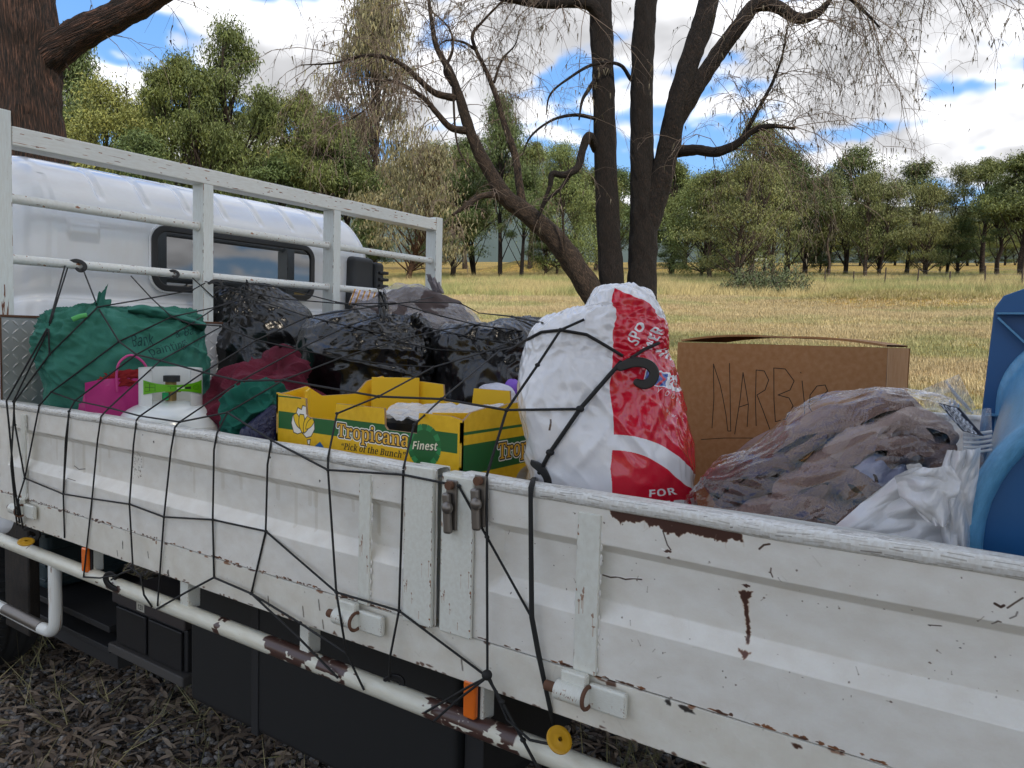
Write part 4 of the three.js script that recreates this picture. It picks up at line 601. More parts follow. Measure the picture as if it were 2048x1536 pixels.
// --- maroon blanket, green towel, navy bag
{
  const O = on(520, 790, 2, -0.44), mM = mat(lin(0.135, 0.010, 0.030), 0.95, { bumpMap: texPile, bumpScale: 0.003, side: THREE.DoubleSide });
  const disp = (p) => { const wx = p.x + 0.05 * n3s(p.x * 5, p.y * 5, p.z * 5 + 3), wy = p.y + 0.05 * n3s(p.y * 5, p.z * 5, p.x * 5 + 8); return 0.035 * fbm3(p.x * 5, p.y * 5, p.z * 5, 2) + 0.042 * (Math.pow(ridge(n3s(wx * 5 + wy * 4, wy * 6 - wx * 4, p.z * 5)), 2) - 0.5) + 0.018 * (Math.pow(ridge(n3s(wx * 11, wy * 13 + wx * 6, p.z * 11)), 2) - 0.5); };
  const t = thing('blanket', 'crumpled maroon fleece blanket heaped in front of the black bags', 'blanket', [O.x, DECK, O.z]);
  const g = softGeo(O, [[712, 540, 580, 0.04], [724, 522, 594, 0.07], [745, 478, 606, 0.11], [768, 445, 616, 0.13], [790, 428, 630, 0.14], [820, 418, 640, 0.15], [860, 425, 640, 0.15]], { base: DECK, disp, nu: 230, nv: 170, uvm: 0.2 }); g.translate(-O.x, -DECK, -O.z); put(part(t, 'heap', g, mM));
  const O2 = on(508, 815, 2, -0.15), T = thing('towel', 'rumpled green terry towel stuffed beside the yellow fruit box', 'towel', [O2.x, DECK, O2.z]), mT = mat(lin(0.010, 0.205, 0.145), 0.98, { bumpMap: rep(texPile, 2, 2), bumpScale: 0.004, side: THREE.DoubleSide });
  const g2 = softGeo(O2, [[772, 492, 556, 0.03], [782, 468, 562, 0.06], [800, 458, 564, 0.07], [825, 455, 560, 0.07], [850, 450, 545, 0.065], [870, 448, 520, 0.06]], { base: DECK, baseK: 0.6, disp: (p) => 0.018 * fbm3(p.x * 9, p.y * 9, p.z * 9, 2) + 0.030 * (Math.pow(ridge(n3s(p.x * 8 + p.y * 7, p.y * 8 - p.x * 7, p.z * 8 + 4)), 2) - 0.5) + 0.012 * (Math.pow(ridge(n3s(p.x * 20, p.y * 20, p.z * 20 + 4)), 2) - 0.5), nu: 200, nv: 150, uvm: 0.15 }); g2.translate(-O2.x, -DECK, -O2.z); put(part(T, 'heap', g2, mT));
  const O3 = on(525, 850, 2, -0.11), g3 = softGeo(O3, [[815, 540, 562, 0.02], [828, 515, 566, 0.035], [850, 490, 566, 0.04], [880, 478, 564, 0.04]], { base: DECK, disp: plasticDisp([onPlane(560, 820, frameAt(O3))], { lump: 0.008, rad: 0.006, cr: 0.003, s: 5 }), nu: 90, nv: 70 }); put(solo('plastic_bag', g3, film(lin(0.012, 0.014, 0.055), 0.3, 0.003), 'dark navy plastic bag tucked under the green towel', 'plastic bag'));
}
// --- yellow banana box
const YEL = '#e8b90c', GRN = '#14602a';
{
  const xl = on(553, 800, 2, -0.115).x, xr = on(924, 870, 2, -0.115).x, zf = -0.115, dp = 0.40, zb = zf - dp, top = 1.402, H = top - DECK, wd = xr - xl;
  const t = thing('fruit_box', 'open yellow and green banana carton with cut-out top edges', 'carton', [xl, DECK, zf]);
  const tx = { front: 1024, H: 512 };
  const SC = 1024 / wd;                                  // texture pixels per metre on the front face
  const outlined = (g, s, x, y, font, fill, col2, lw) => { g.font = font; g.lineJoin = 'round'; g.strokeStyle = '#f2efe6'; g.lineWidth = lw * 1.9; g.strokeText(s, x, y); g.strokeStyle = col2; g.lineWidth = lw; g.strokeText(s, x, y); g.fillStyle = fill; g.fillText(s, x, y); };
  const pf = (px, py) => { const p = on(px, py, 2, zf); return [(p.x - xl) * SC, (top - p.y) * SC]; };
  const front = canvasTex(1024, Math.round(H * SC), (g, w, h) => {
    mottled(g, w, h, YEL, 5, 3, 0.02);
    const b0 = pf(560, 822), b1 = pf(910, 885), b2 = pf(910, 915), b3 = pf(560, 856);
    g.fillStyle = GRN; g.beginPath(); g.moveTo(14, b0[1]); g.lineTo(w - 20, b0[1] + 6); g.lineTo(w - 20, b0[1] + 78); g.lineTo(14, b0[1] + 74); g.closePath(); g.fill();
    g.fillRect(10, 12, 150, 6); g.fillRect(330, 16, 200, 6); g.fillRect(720, 18, 230, 6);
    g.fillStyle = '#1b62a5'; g.beginPath(); const bx = pf(640, 880); g.moveTo(bx[0] - 90, b0[1] + 170); g.lineTo(bx[0], b0[1] + 108); g.lineTo(bx[0] + 70, b0[1] + 170); g.closePath(); g.fill();
    // fruit emblem: a white island outline with bananas in it
    const e = pf(603, 846); g.save(); g.translate(e[0] + 6, e[1] - 4); g.scale(1.15, 1.1);
    g.fillStyle = '#eeeae0'; g.strokeStyle = '#2a2a22'; g.lineWidth = 3; g.beginPath(); const A = [[-62, 8], [-54, -22], [-34, -34], [-26, -54], [-6, -48], [0, -64], [22, -62], [20, -42], [34, -34], [42, -62], [50, -36], [64, -10], [66, 22], [48, 50], [22, 58], [-2, 40], [-26, 48], [-48, 44]]; A.forEach(([x, y], i) => (i ? g.lineTo(x, y) : g.moveTo(x, y))); g.closePath(); g.fill(); g.stroke();
    g.fillStyle = '#f0c51c'; for (const [x, y, r, s] of [[-24, -4, -0.5, 1], [0, 2, 0, 1.05], [26, 6, 0.5, 1], [42, 4, 0.9, 0.8]]) { g.save(); g.translate(x, y); g.rotate(r); g.scale(s, s); g.beginPath(); g.moveTo(-14, -30); g.quadraticCurveTo(-30, 10, 2, 40); g.quadraticCurveTo(22, 10, 6, -30); g.closePath(); g.fill(); g.stroke(); g.restore(); }
    g.fillStyle = '#eeeae0'; g.beginPath(); g.moveTo(26, 66); g.lineTo(44, 62); g.lineTo(40, 84); g.lineTo(30, 82); g.closePath(); g.fill(); g.stroke(); g.restore();
    const n = pf(676, 866); g.save(); g.translate(n[0] - 6, n[1] + 14); g.rotate(0.012); outlined(g, 'Tropicana', 0, 0, 'bold 76px serif', '#e8b23a', '#221a10', 9); g.restore();
    g.save(); const q = pf(680, 893); g.translate(q[0] + 2, q[1] + 10); g.fillStyle = '#2a2415'; g.font = 'italic bold 36px serif'; g.fillText('“Pick of the Bunch”', 0, 0); g.restore();
    const f = pf(848, 892); g.fillStyle = '#1c7a3c'; g.save(); g.translate(f[0], f[1]); for (let i = 0; i < 18; i++) { g.save(); g.rotate((i / 18) * Math.PI * 2); g.fillStyle = i % 2 ? '#2c8a4c' : '#166a32'; g.fillRect(-13, -82, 26, 30); g.restore(); } g.fillStyle = '#14602a'; g.beginPath(); g.arc(0, 0, 60, 0, 7); g.fill(); g.rotate(-0.06); g.font = 'italic bold 42px sans-serif'; g.fillStyle = '#111'; g.textAlign = 'center'; g.fillText('Finest', 2, 17); g.fillStyle = '#e9e2c8'; g.fillText('Finest', 0, 14); g.restore();
  });
  const end = canvasTex(720, Math.round(H * 720 / dp), (g, w, h) => {
    const S = 720 / dp; mottled(g, w, h, YEL, 5, 3, 0.02); g.fillStyle = GRN; g.fillRect(10, 0.045 * S, w, 0.006 * S); g.fillRect(10, 0.072 * S, w, 0.062 * S);
    outlined(g, 'Tropicana', 230, 0.115 * S, 'bold 88px serif', '#e8b23a', '#221a10', 10);
    g.strokeStyle = GRN; g.lineWidth = 5; g.strokeRect(-5, 0.205 * S, w + 10, 0.055 * S); g.fillStyle = '#2a2a14'; g.font = 'bold 70px serif'; let x = 175; for (const ch of 'BANANAS') { g.fillText(ch, x, 0.247 * S); x += 76; }
    g.fillStyle = '#dcdde0'; g.fillRect(14, 0.155 * S, 150, 0.12 * S); g.fillStyle = '#333'; g.font = 'bold 34px sans-serif'; g.fillText('13kg NET', 20, 0.18 * S); g.fillText('WEIGHT', 28, 0.205 * S); g.fillText('CLASS 1', 24, 0.23 * S);
  });
  const card = lin(0.36, 0.23, 0.125), th = 0.006, mY = mat(new THREE.Color(YEL), 0.5), mC = mat(card, 0.9);
  const mF = mat(0xffffff, 0.45, { map: front }), mE = mat(0xffffff, 0.45, { map: end });
  // a wall with its top edge cut in steps: outline in (along, up) metres
  const wallGeo = (L, steps, hole) => { const s = new THREE.Shape(); s.moveTo(0, 0); s.lineTo(L, 0); s.lineTo(L, steps[steps.length - 1][1]); for (let i = steps.length - 1; i >= 0; i--) s.lineTo(steps[i][0], steps[i][1]); s.lineTo(0, 0); if (hole) s.holes.push(hole); const g = new THREE.ExtrudeGeometry(s, { depth: th, bevelEnabled: false, curveSegments: 16 }); const P = g.attributes.position, U = g.attributes.uv; for (let i = 0; i < P.count; i++) U.setXY(i, P.getX(i) / L, P.getY(i) / H); return g; };
  const cut = 0.05, fs = [[0, H], [0.055, H - 0.006], [0.105, H - 0.008], [0.108, H - 0.045], [0.115, H - 0.052], [0.205, H - 0.052], [0.21, H - 0.012], [0.36, H - 0.012], [0.362, H - 0.05], [0.37, H - 0.058], [0.455, H - 0.058], [0.46, H - 0.014], [wd - 0.03, H - 0.014], [wd, H - 0.02]].map(([a, b]) => [a * (a > 0.46 ? 1 : wd / 0.575), b]);
  const gF = wallGeo(wd, fs); gF.translate(0, 0, -th); put(part(t, 'front_wall', gF, [mF, mC]));
  const bs = [[0, H + 0.012], [0.12, H + 0.02], [0.2, H + 0.016], [0.205, H - 0.03], [0.30, H - 0.03], [0.305, H + 0.012], [0.42, H + 0.012], [0.425, H - 0.03], [wd - 0.02, H - 0.03], [wd, H + 0.01]];
  const gB = wallGeo(wd, bs); gB.translate(0, 0, -dp); put(part(t, 'back_wall', gB, [mY, mC]));
  const hole = new THREE.Path(); hole.absellipse(0.25, H - 0.165, 0.05, 0.024, 0, Math.PI * 2, true, 0.1);
  const es = [[0, H - 0.025], [0.03, H - 0.006], [0.10, H + 0.002], [0.12, H - 0.004], [0.16, H + 0.004], [dp, H + 0.008]];
  const gE = wallGeo(dp, es, hole); gE.rotateY(Math.PI / 2); gE.translate(wd - th, 0, 0); put(part(t, 'end_wall', gE, [mE, mC]));
  const gL = wallGeo(dp, [[0, H - 0.004], [0.03, H], [0.09, H + 0.012], [0.14, H - 0.015], [0.26, H - 0.015], [0.30, H + 0.018], [0.36, H + 0.03], [dp, H + 0.012]]); gL.rotateY(Math.PI / 2); gL.translate(0, 0, 0); put(part(t, 'end_wall', gL, [mY, mC]));
  // folded corner boards inside, and the torn card edge behind
  const cornerBoard = (x, z, a, w, h) => { const g = boxB(-w / 2, w / 2, 0.1, h, -0.003, 0.003, 0.001); g.rotateY(a); g.translate(x, 0, z); return g; };
  put(part(t, 'corner_board', cornerBoard(0.075, -dp + 0.06, 0.78, 0.13, H + 0.03), mY)); put(part(t, 'corner_board', cornerBoard(wd - 0.05, -0.05, 0.78, 0.11, H - 0.012), mY)); put(part(t, 'corner_board', cornerBoard(0.055, -0.05, -0.78, 0.10, H + 0.008), mY)); put(part(t, 'corner_board', cornerBoard(wd - 0.055, -dp + 0.055, -0.78, 0.11, H + 0.012), mY));
  put(part(t, 'floor', boxB(th, wd - th, 0.002, 0.008, -dp + th, -th), mC));
  // what lies in it
  const bY = DECK + H - 0.145, base = solo('newspaper_bundle', boxB(xl + 0.03, xr - 0.03, DECK + 0.012, bY - 0.004, zb + 0.03, zf - 0.03, 0.02), mat(lin(0.42, 0.40, 0.36), 0.9), 'grey paper packing filling the bottom of the yellow fruit box', 'paper');
  const O = on(862, 815, 2, zf - 0.2), tub = thing('plastic_tub', 'black food tray wrapped in a clear film bag inside the fruit box', 'tray', [O.x, bY, O.z], 0.12);
  const hT = 0.085; put(part(tub, 'tray', (() => { const g = new THREE.CylinderGeometry(0.17, 0.13, hT, 4, 1, true); g.rotateY(Math.PI / 4); g.scale(1.0, 1, 0.62); g.translate(0, hT / 2, 0); return g; })(), mat(lin(0.02, 0.02, 0.02), 0.35, { side: THREE.DoubleSide }))); part(tub, 'tray_floor', boxB(-0.09, 0.09, 0.001, 0.004, -0.055, 0.055), mBlack);
  const fl = gridGeo(50, 30, (u, v) => [V(lerp(-0.16, 0.17, u), hT + 0.012 + 0.03 * Math.exp(-((v - 0.15) ** 2) * 30) * (0.4 + 0.6 * u) + 0.008 * n3s(u * 5, v * 5, 2) + 0.006 * ridge(n3s(u * 9 + v * 6, v * 3, 5)), lerp(-0.11, 0.11, v)), u, v]); put(part(tub, 'film_bag', fl, film(lin(0.82, 0.83, 0.84), 0.2, 0.0015, { transmission: 0.45, thickness: 0 })));
  const pk = thing('bottle', 'small blue capped bottle lying in the fruit box corner', 'bottle', [xl + 0.17, bY + 0.03, zf - 0.09], 0.4); put(part(pk, 'body', rod(V(-0.06, 0, 0), V(0.03, 0, 0), 0.028, 20), mat(lin(0.5, 0.52, 0.55), 0.3))); put(part(pk, 'cap', rod(V(0.0305, 0, 0), V(0.062, 0, 0), 0.02, 18), mat(lin(0.03, 0.13, 0.35), 0.4)));
  // behind the box: a white pillow bag and a purple cloth
  const O4 = on(990, 782, 2, zb - 0.13), g4 = softGeo(O4, [[766, 975, 1005, 0.02], [772, 962, 1020, 0.05], [785, 955, 1030, 0.07], [830, 955, 1035, 0.075]], { base: DECK, disp: plasticDisp([], { lump: 0.008, cr: 0.003, s: 2 }), nu: 90, nv: 70 }); put(solo('plastic_bag', g4, film(lin(0.62, 0.62, 0.70), 0.35, 0.003), 'small white plastic bag peeping out behind the yellow fruit box', 'plastic bag'));
  const O5 = on(1028, 775, 2, zb - 0.2), g5 = softGeo(O5, [[762, 1018, 1034, 0.02], [770, 1012, 1042, 0.035], [784, 1010, 1046, 0.04], [830, 1010, 1046, 0.04]], { base: DECK, disp: (p) => 0.012 * fbm3(p.x * 16, p.y * 16, p.z * 16, 2), nu: 60, nv: 60 }); put(solo('cloth_bundle', g5, mat(lin(0.22, 0.10, 0.50), 0.85), 'purple cloth showing behind the yellow fruit box', 'cloth'));
}
// --- big red and white carrier bag
{
  const O = on(1212, 820, 2, -0.27), F = frameAt(O), t = thing('carrier_bag', 'bulging white and red printed carrier bag strapped upright beside the cardboard box', 'bag', [O.x, DECK, O.z]);
  const rows = [[574, 1205, 1275, 0.03], [582, 1185, 1300, 0.06], [602, 1176, 1310, 0.085], [624, 1164, 1315, 0.095], [636, 1118, 1317, 0.105], [655, 1080, 1320, 0.115], [685, 1056, 1322, 0.12], [705, 1050, 1326, 0.122], [740, 1042, 1355, 0.14], [790, 1040, 1372, 0.155], [840, 1042, 1380, 0.165], [890, 1050, 1382, 0.17], [940, 1052, 1382, 0.165], [1000, 1058, 1378, 0.16]];
  const K = [onPlane(1250, 708, F)];
  const g = softGeo(O, rows, { base: DECK, baseK: 0.75, nu: 260, nv: 220, disp: plasticDisp(K, { lump: 0.016, lf: 3.6, rad: 0.012, rf: 5, cr: 0.0, cf: 9, s: 12, strata: [[0.85, 6, 0.010], [-1.2, 5, 0.006], [0.8, 17, 0.0028]] }), wrap: true });
  // print: drawn flat, then laid round the bag in its own coordinates (round the girth, top to bottom)
  const PX0 = 1030, PX1 = 1400, PY0 = 560;
  const flat = canvasTex(1110, 1440, (c, w, h) => {
    const S = 3, X = (px) => (px - PX0) * S, Y = (py) => (py - PY0) * S; c.fillStyle = '#e6e6e8'; c.fillRect(0, 0, w, h); const red = '#cf0a2c';
    c.fillStyle = red; c.beginPath(); [[1232, 598], [1262, 606], [1288, 614], [1300, 640], [1318, 648], [1330, 690], [1345, 700], [1400, 740], [1400, 1040], [1225, 1040], [1226, 880], [1226, 850], [1224, 700]].forEach(([a, b], i) => (i ? c.lineTo(X(a), Y(b)) : c.moveTo(X(a), Y(b)))); c.closePath(); c.fill();
    c.strokeStyle = '#e6e6e8'; c.lineWidth = 28 * S; c.beginPath(); c.moveTo(X(1222), Y(862)); c.bezierCurveTo(X(1300), Y(858), X(1370), Y(910), X(1392), Y(990)); c.stroke();
    c.fillStyle = '#f4f4f4'; c.font = 'bold 84px sans-serif'; c.fillText('FOR', X(1285), Y(966)); c.font = 'bold 120px sans-serif'; c.fillText('EVERY', X(1262), Y(1008));
    c.save(); c.translate(X(1310), Y(772)); c.rotate(0.35); c.font = '36px sans-serif'; let k = 0; for (const ch of 'YOUR') { c.fillText(ch, k, 0); k += 46; } c.restore();
    c.save(); c.translate(X(1322), Y(806)); c.rotate(0.5); c.font = '27px sans-serif'; k = 0; for (const ch of 'www.sport') { c.fillText(ch, k, 0); k += 30; } c.restore();
    // checked flag, blue chevrons
    for (let i = 0; i < 9; i++) for (let j = 0; j < 3; j++) if ((i + j) % 2) { c.fillStyle = '#eee'; c.save(); c.translate(X(1300 + i * 7), Y(690 + j * 7 + i * 2)); c.rotate(0.3); c.fillRect(0, 0, 20, 20); c.restore(); }
    c.save(); c.translate(X(1302), Y(742)); c.rotate(0.2); c.fillStyle = '#f1f1f3'; c.fillRect(-50, -30, 280, 84); c.fillStyle = '#1f4fa8'; c.fillRect(-44, -24, 130, 72); c.fillStyle = '#d21a35'; for (const x of [-20, 30]) { c.beginPath(); c.moveTo(x, -24); c.lineTo(x + 34, 12); c.lineTo(x, 48); c.lineTo(x + 18, 48); c.lineTo(x + 52, 12); c.lineTo(x + 18, -24); c.closePath(); c.fill(); } c.fillStyle = '#cf0a2c'; c.font = 'bold 62px sans-serif'; c.fillText('POW', 104, 34); c.restore();
    c.save(); c.translate(X(1262), Y(690)); c.rotate(-1.05); c.fillStyle = '#ececee'; c.font = 'bold 66px sans-serif'; c.fillText('SPO', 0, 0); c.fillText('WER', 10, 78); c.restore();
    c.fillStyle = '#5c4a44'; c.fillRect(X(1106), Y(828), 10, 62);
  });
  const img = flat.image.getContext('2d').getImageData(0, 0, 1110, 1440).data, NP = rows.length + 3;
  const tx = dataTex(2048, 1536, (u, v) => {
    const a = (1 - u) * Math.PI * 2 - Math.PI / 2, sn = Math.sin(a), ca = Math.cos(a), s = Math.sign(ca) * Math.pow(Math.abs(ca), 2 / 2.3), k = clamp((1 - v) * NP - 1, 0, rows.length - 1.001), i = Math.floor(k), f = k - i, q = (c) => lerp(rows[i][c], rows[i + 1][c], f);
    if (sn < 0) return s > 0 ? [0.81, 0.04, 0.17] : [0.9, 0.9, 0.91];
    const px = (q(1) + q(2)) / 2 + s * (q(2) - q(1)) / 2 + 5 * n2s(v * 7, 3) + 2.2 * n2s(v * 22, u * 9), py = q(0) + ((1 - v) * NP - 1 > rows.length - 1.001 ? ((1 - v) * NP - rows.length) * 40 : 0), x = clamp(Math.round((px - PX0) * 3), 0, 1109), y = clamp(Math.round((py - PY0) * 3), 0, 1439), o = (y * 1110 + x) * 4; return [img[o] / 255, img[o + 1] / 255, img[o + 2] / 255];
  }, true);
  g.translate(-O.x, -DECK, -O.z);
  put(part(t, 'bag', g, phys(0xffffff, 0.24, { map: tx, clearcoat: 0.8, clearcoatRoughness: 0.08, bumpMap: rep(texStreak, 2, 1.4), bumpScale: 0.0004, side: THREE.DoubleSide })));
}
// --- cardboard box with a handwritten name
{
  const zf = -0.80, xl = on(1353, 760, 2, zf).x, xr = on(1772, 760, 2, zf).x, dp = 0.385, wd = xr - xl, H = on(1560, 690, 2, zf).y - DECK;
  const t = thing('cardboard_box', 'large brown cardboard box with a name handwritten on its front and open flaps', 'box', [xl, DECK, zf]);
  const S = 1800 / wd, pf = (px, py) => { const p = on(px, py, 2, zf); return [(p.x - xl) * S, (DECK + H - p.y) * S]; };
  const kraft = (g, w, h) => { mottled(g, w, h, '#a97b4d', 6, 3, 0.012); const r = rng(14); for (let i = 0; i < 260; i++) { g.globalAlpha = 0.05; g.strokeStyle = r() < 0.5 ? '#7b5430' : '#c79a6a'; g.lineWidth = 1; const y = r() * h; g.beginPath(); g.moveTo(0, y); g.lineTo(w, y + 2); g.stroke(); } for (let i = 0; i < 60; i++) { g.globalAlpha = 0.15; g.strokeStyle = '#6b4727'; g.beginPath(); const x = r() * w, y = r() * h; g.moveTo(x, y); g.lineTo(x + 30 * r(), y + 20 * (r() - 0.5)); g.stroke(); } g.globalAlpha = 1; };
  const tx = canvasTex(1800, Math.round(H * S), (g, w, h) => {
    kraft(g, w, h); g.strokeStyle = '#1c1512'; g.lineWidth = 7; g.lineCap = 'round'; g.lineJoin = 'round';
    const line = (l) => { g.beginPath(); l.forEach(([a, b], i) => { const q = pf(a, b); i ? g.lineTo(...q) : g.moveTo(...q); }); g.stroke(); };
    line([[1424, 856], [1427, 800], [1427, 728], [1440, 770], [1452, 830], [1456, 862], [1462, 862], [1460, 800], [1459, 727]]);
    line([[1470, 868], [1480, 800], [1486, 745], [1492, 780], [1497, 810], [1495, 853]]); line([[1479, 814], [1497, 808]]);
    line([[1513, 851], [1511, 800], [1512, 740], [1528, 742], [1537, 760], [1530, 780], [1514, 790], [1526, 820], [1540, 858]]);
    line([[1551, 843], [1548, 800], [1547, 736], [1570, 738], [1588, 762], [1580, 780], [1556, 790], [1578, 796], [1586, 812], [1572, 838], [1552, 843]]);
    line([[1604, 762], [1608, 800], [1609, 828]]); line([[1601, 745], [1602, 746]]); line([[1619, 800], [1640, 796], [1655, 782], [1650, 770], [1634, 772], [1620, 790], [1618, 815], [1628, 830], [1650, 835]]);
    g.lineWidth = 6; line([[1403, 879], [1450, 876], [1500, 876], [1560, 878], [1600, 876]]);
  });
  const tx2 = canvasTex(700, 700, (g, w, h) => { kraft(g, w, h); g.globalAlpha = 0.35; g.fillStyle = '#c9a57c'; g.fillRect(0, 0, 34, h); g.globalAlpha = 1; });
  const mK = mat(0xffffff, 0.85, { map: tx2 }), mCut = mat(lin(0.19, 0.11, 0.06), 0.95), mFr = mat(0xffffff, 0.82, { map: tx }), th = 0.005;
  const pnl = (w, h, m, name, tf) => { const g = new THREE.BoxGeometry(w, h, th, 24, 8, 1), P = g.attributes.position; for (let i = 0; i < P.count; i++) P.setZ(i, P.getZ(i) + 0.003 * n3s(P.getX(i) * 5, P.getY(i) * 5, w * 9)); g.computeVertexNormals(); g.translate(w / 2, h / 2, -th / 2); const p = part(t, name, g, [mCut, mCut, mCut, mCut, m, mK]); tf(p); put(p); return p; };
  pnl(wd, H, mFr, 'front_panel', () => {}); pnl(dp - 2 * th, H, mK, 'side_panel', (p) => { p.rotation.y = Math.PI / 2; p.position.set(wd, 0, -th); }); pnl(wd, H, mK, 'back_panel', (p) => { p.position.z = -dp + th; }); pnl(dp - 2 * th, H, mK, 'side_panel', (p) => { p.rotation.y = -Math.PI / 2; p.position.set(0, 0, -dp + th); });
  part(t, 'floor', boxB(th, wd - th, 0.001, 0.006, -dp + th, -th), mK);
  // flaps: the short ones lie inwards and spring up at the free end, the long ones hang down inside
  const flap = (x0, x1, rise, z0, z1, sag) => { const f = (o) => gridGeo(16, 12, (u, v) => { const x = lerp(x0, x1, u); return [V(x, H + 0.002 + o + rise * Math.sin(u * Math.PI * 0.5) * (1 - 0.25 * u) - sag * v * u, lerp(z0, z1, v) + 0.004 * Math.sin(u * 5)), u * 0.5, v * 0.6]; }); const a = f(0), b = f(0.005); put(part(t, 'flap', [a, b, ...[0, 1].map((e) => gridGeo(16, 1, (u, v) => { const x = lerp(x0, x1, u); return [V(x, H + 0.002 + v * 0.005 + rise * Math.sin(u * Math.PI * 0.5) * (1 - 0.25 * u) - sag * e * u, lerp(z0, z1, e) + 0.004 * Math.sin(u * 5)), u, v]; })), gridGeo(1, 12, (u, v) => [V(x1, H + 0.002 + u * 0.005 + rise * 0.75 - sag * v, lerp(z0, z1, v) + 0.004 * Math.sin(5)), u, v])], Object.assign(mK.clone(), { side: THREE.DoubleSide }))); };
  flap(0.004, 0.205, 0.022, -0.012, -dp + 0.02, 0.0); flap(wd - 0.004, wd - 0.215, 0.020, -0.012, -dp + 0.02, 0.0);
}
// --- clear bag of brown towels
{
  const O = on(1690, 960, 2, -0.31), F = frameAt(O), t = thing('towel_bag', 'large clear plastic bag full of folded brown towels, beside the blue tub', 'bag', [O.x, DECK, O.z]);
  const rows = [[786, 1720, 1850, 0.04], [795, 1660, 1895, 0.07], [820, 1610, 1925, 0.10], [860, 1555, 1950, 0.125], [905, 1510, 1960, 0.14], [950, 1455, 1960, 0.15], [1000, 1395, 1958, 0.155], [1020, 1376, 1956, 0.155], [1060, 1376, 1952, 0.155]];
  const mB = mat(lin(0.235, 0.155, 0.130), 0.98, { bumpMap: rep(texPile, 1, 1), bumpScale: 0.0025, side: THREE.DoubleSide }), mB2 = mat(lin(0.36, 0.275, 0.24), 0.98, { bumpMap: texPile, bumpScale: 0.002, side: THREE.DoubleSide });
  const loc = (a, b, c) => onPlane(a, b, F).addScaledVector(F.B, c).sub(t.position);
  // each towel is a folded slab draped in a curve
  const slab = (pts, w, thk, s) => { const q = pts.map((p) => loc(...p)), cv = new THREE.CatmullRomCurve3(q); return gridGeo(60, 40, (u, v) => { const p = cv.getPoint(u), tg = cv.getTangent(u), up = V(0, 0, 0).crossVectors(F.B, tg).normalize(), a = v * Math.PI * 2, c = Math.cos(a), sn = Math.sin(a), e = Math.sin(Math.min(1, Math.min(u, 1 - u) * 9 + 0.08) * Math.PI / 2); return [p.addScaledVector(F.B, -Math.sign(c) * Math.pow(Math.abs(c), 0.7) * w * e).addScaledVector(up, Math.sign(sn) * Math.pow(Math.abs(sn), 0.6) * thk * e + 0.012 * n3s(u * 2.6 + s, v * 1.2, s) + 0.011 * (Math.pow(ridge(n3s(u * 2.4 + v * 1.6 + s, v * 1.8, s)), 2) - 0.5) + 0.0015 * n3s(u * 9, v * 4, s)), u * 2, v]; }, true); };
  put(part(t, 'towel', slab([[1640, 925, 0], [1700, 900, 0], [1745, 872, 0], [1800, 850, 0], [1860, 862, 0], [1905, 895, 0]], 0.085, 0.024, 1), mB2)); put(part(t, 'towel', slab([[1650, 940, -0.01], [1720, 912, -0.01], [1790, 888, -0.01], [1850, 890, -0.01], [1900, 915, -0.01]], 0.10, 0.026, 4), mB));
  put(part(t, 'towel', slab([[1560, 1000, -0.02], [1620, 950, -0.02], [1680, 945, -0.02], [1740, 965, -0.02], [1800, 990, -0.01]], 0.11, 0.034, 7), mB)); put(part(t, 'towel', slab([[1470, 1030, -0.02], [1540, 1010, -0.02], [1620, 1000, -0.02], [1720, 1010, -0.02], [1800, 1030, -0.02]], 0.12, 0.03, 9), mB)); put(part(t, 'towel', slab([[1420, 1052, -0.01], [1500, 1045, -0.01], [1600, 1048, -0.01], [1740, 1055, -0.01], [1880, 1060, -0.01]], 0.13, 0.034, 12), mB2));
  put(part(t, 'towel', slab([[1420, 1090, 0], [1520, 1085, 0], [1660, 1090, 0], [1800, 1095, 0], [1900, 1095, 0]], 0.13, 0.04, 15), mB));
  put(part(t, 'lilac_cloth', slab([[1690, 945, -0.06], [1740, 935, -0.07], [1780, 950, -0.06], [1840, 985, -0.05]], 0.05, 0.03, 18), mat(lin(0.24, 0.25, 0.34), 0.9, { side: THREE.DoubleSide }))); put(part(t, 'rose_cloth', slab([[1420, 1000, 0.03], [1480, 965, 0.03], [1540, 945, 0.03], [1600, 930, 0.03]], 0.07, 0.04, 22), mat(lin(0.20, 0.115, 0.10), 0.95, { bumpMap: texPile, bumpScale: 0.004, side: THREE.DoubleSide })));
  put(part(t, 'towel', slab([[1440, 985, 0.04], [1520, 930, 0.04], [1600, 880, 0.04], [1680, 845, 0.04], [1760, 828, 0.03], [1850, 832, 0.03]], 0.07, 0.035, 27), mB));
  const K = [onPlane(1960, 850, F), onPlane(1376, 1020, F)];
  const g = softGeo(O, rows, { base: DECK, baseK: 0.9, nu: 260, nv: 200, disp: plasticDisp(K, { lump: 0.010, lf: 4, rad: 0.012, rf: 5, cr: 0.0, cf: 8, s: 31, strata: [[-0.45, 11, 0.009], [-0.9, 6, 0.008]] }), uvm: 0.4 }); g.translate(-O.x, -DECK, -O.z);
  put(part(t, 'film', g, film(lin(0.99, 0.99, 0.995), 0.025, 0.0006, { transmission: 1, thickness: 0, ior: 1.6 })));
  // printed warning panel on the film
  const tx = canvasTex(256, 256, (c, w, h) => { c.fillStyle = '#1d2438'; c.fillRect(0, 0, w, h); c.fillStyle = '#dfe3ea'; c.font = 'bold 80px sans-serif'; for (let i = 0; i < 4; i++) c.fillText('XOOS'.slice(i % 2), 6 + (i % 2) * 20, 68 + i * 60); c.font = '20px sans-serif'; });
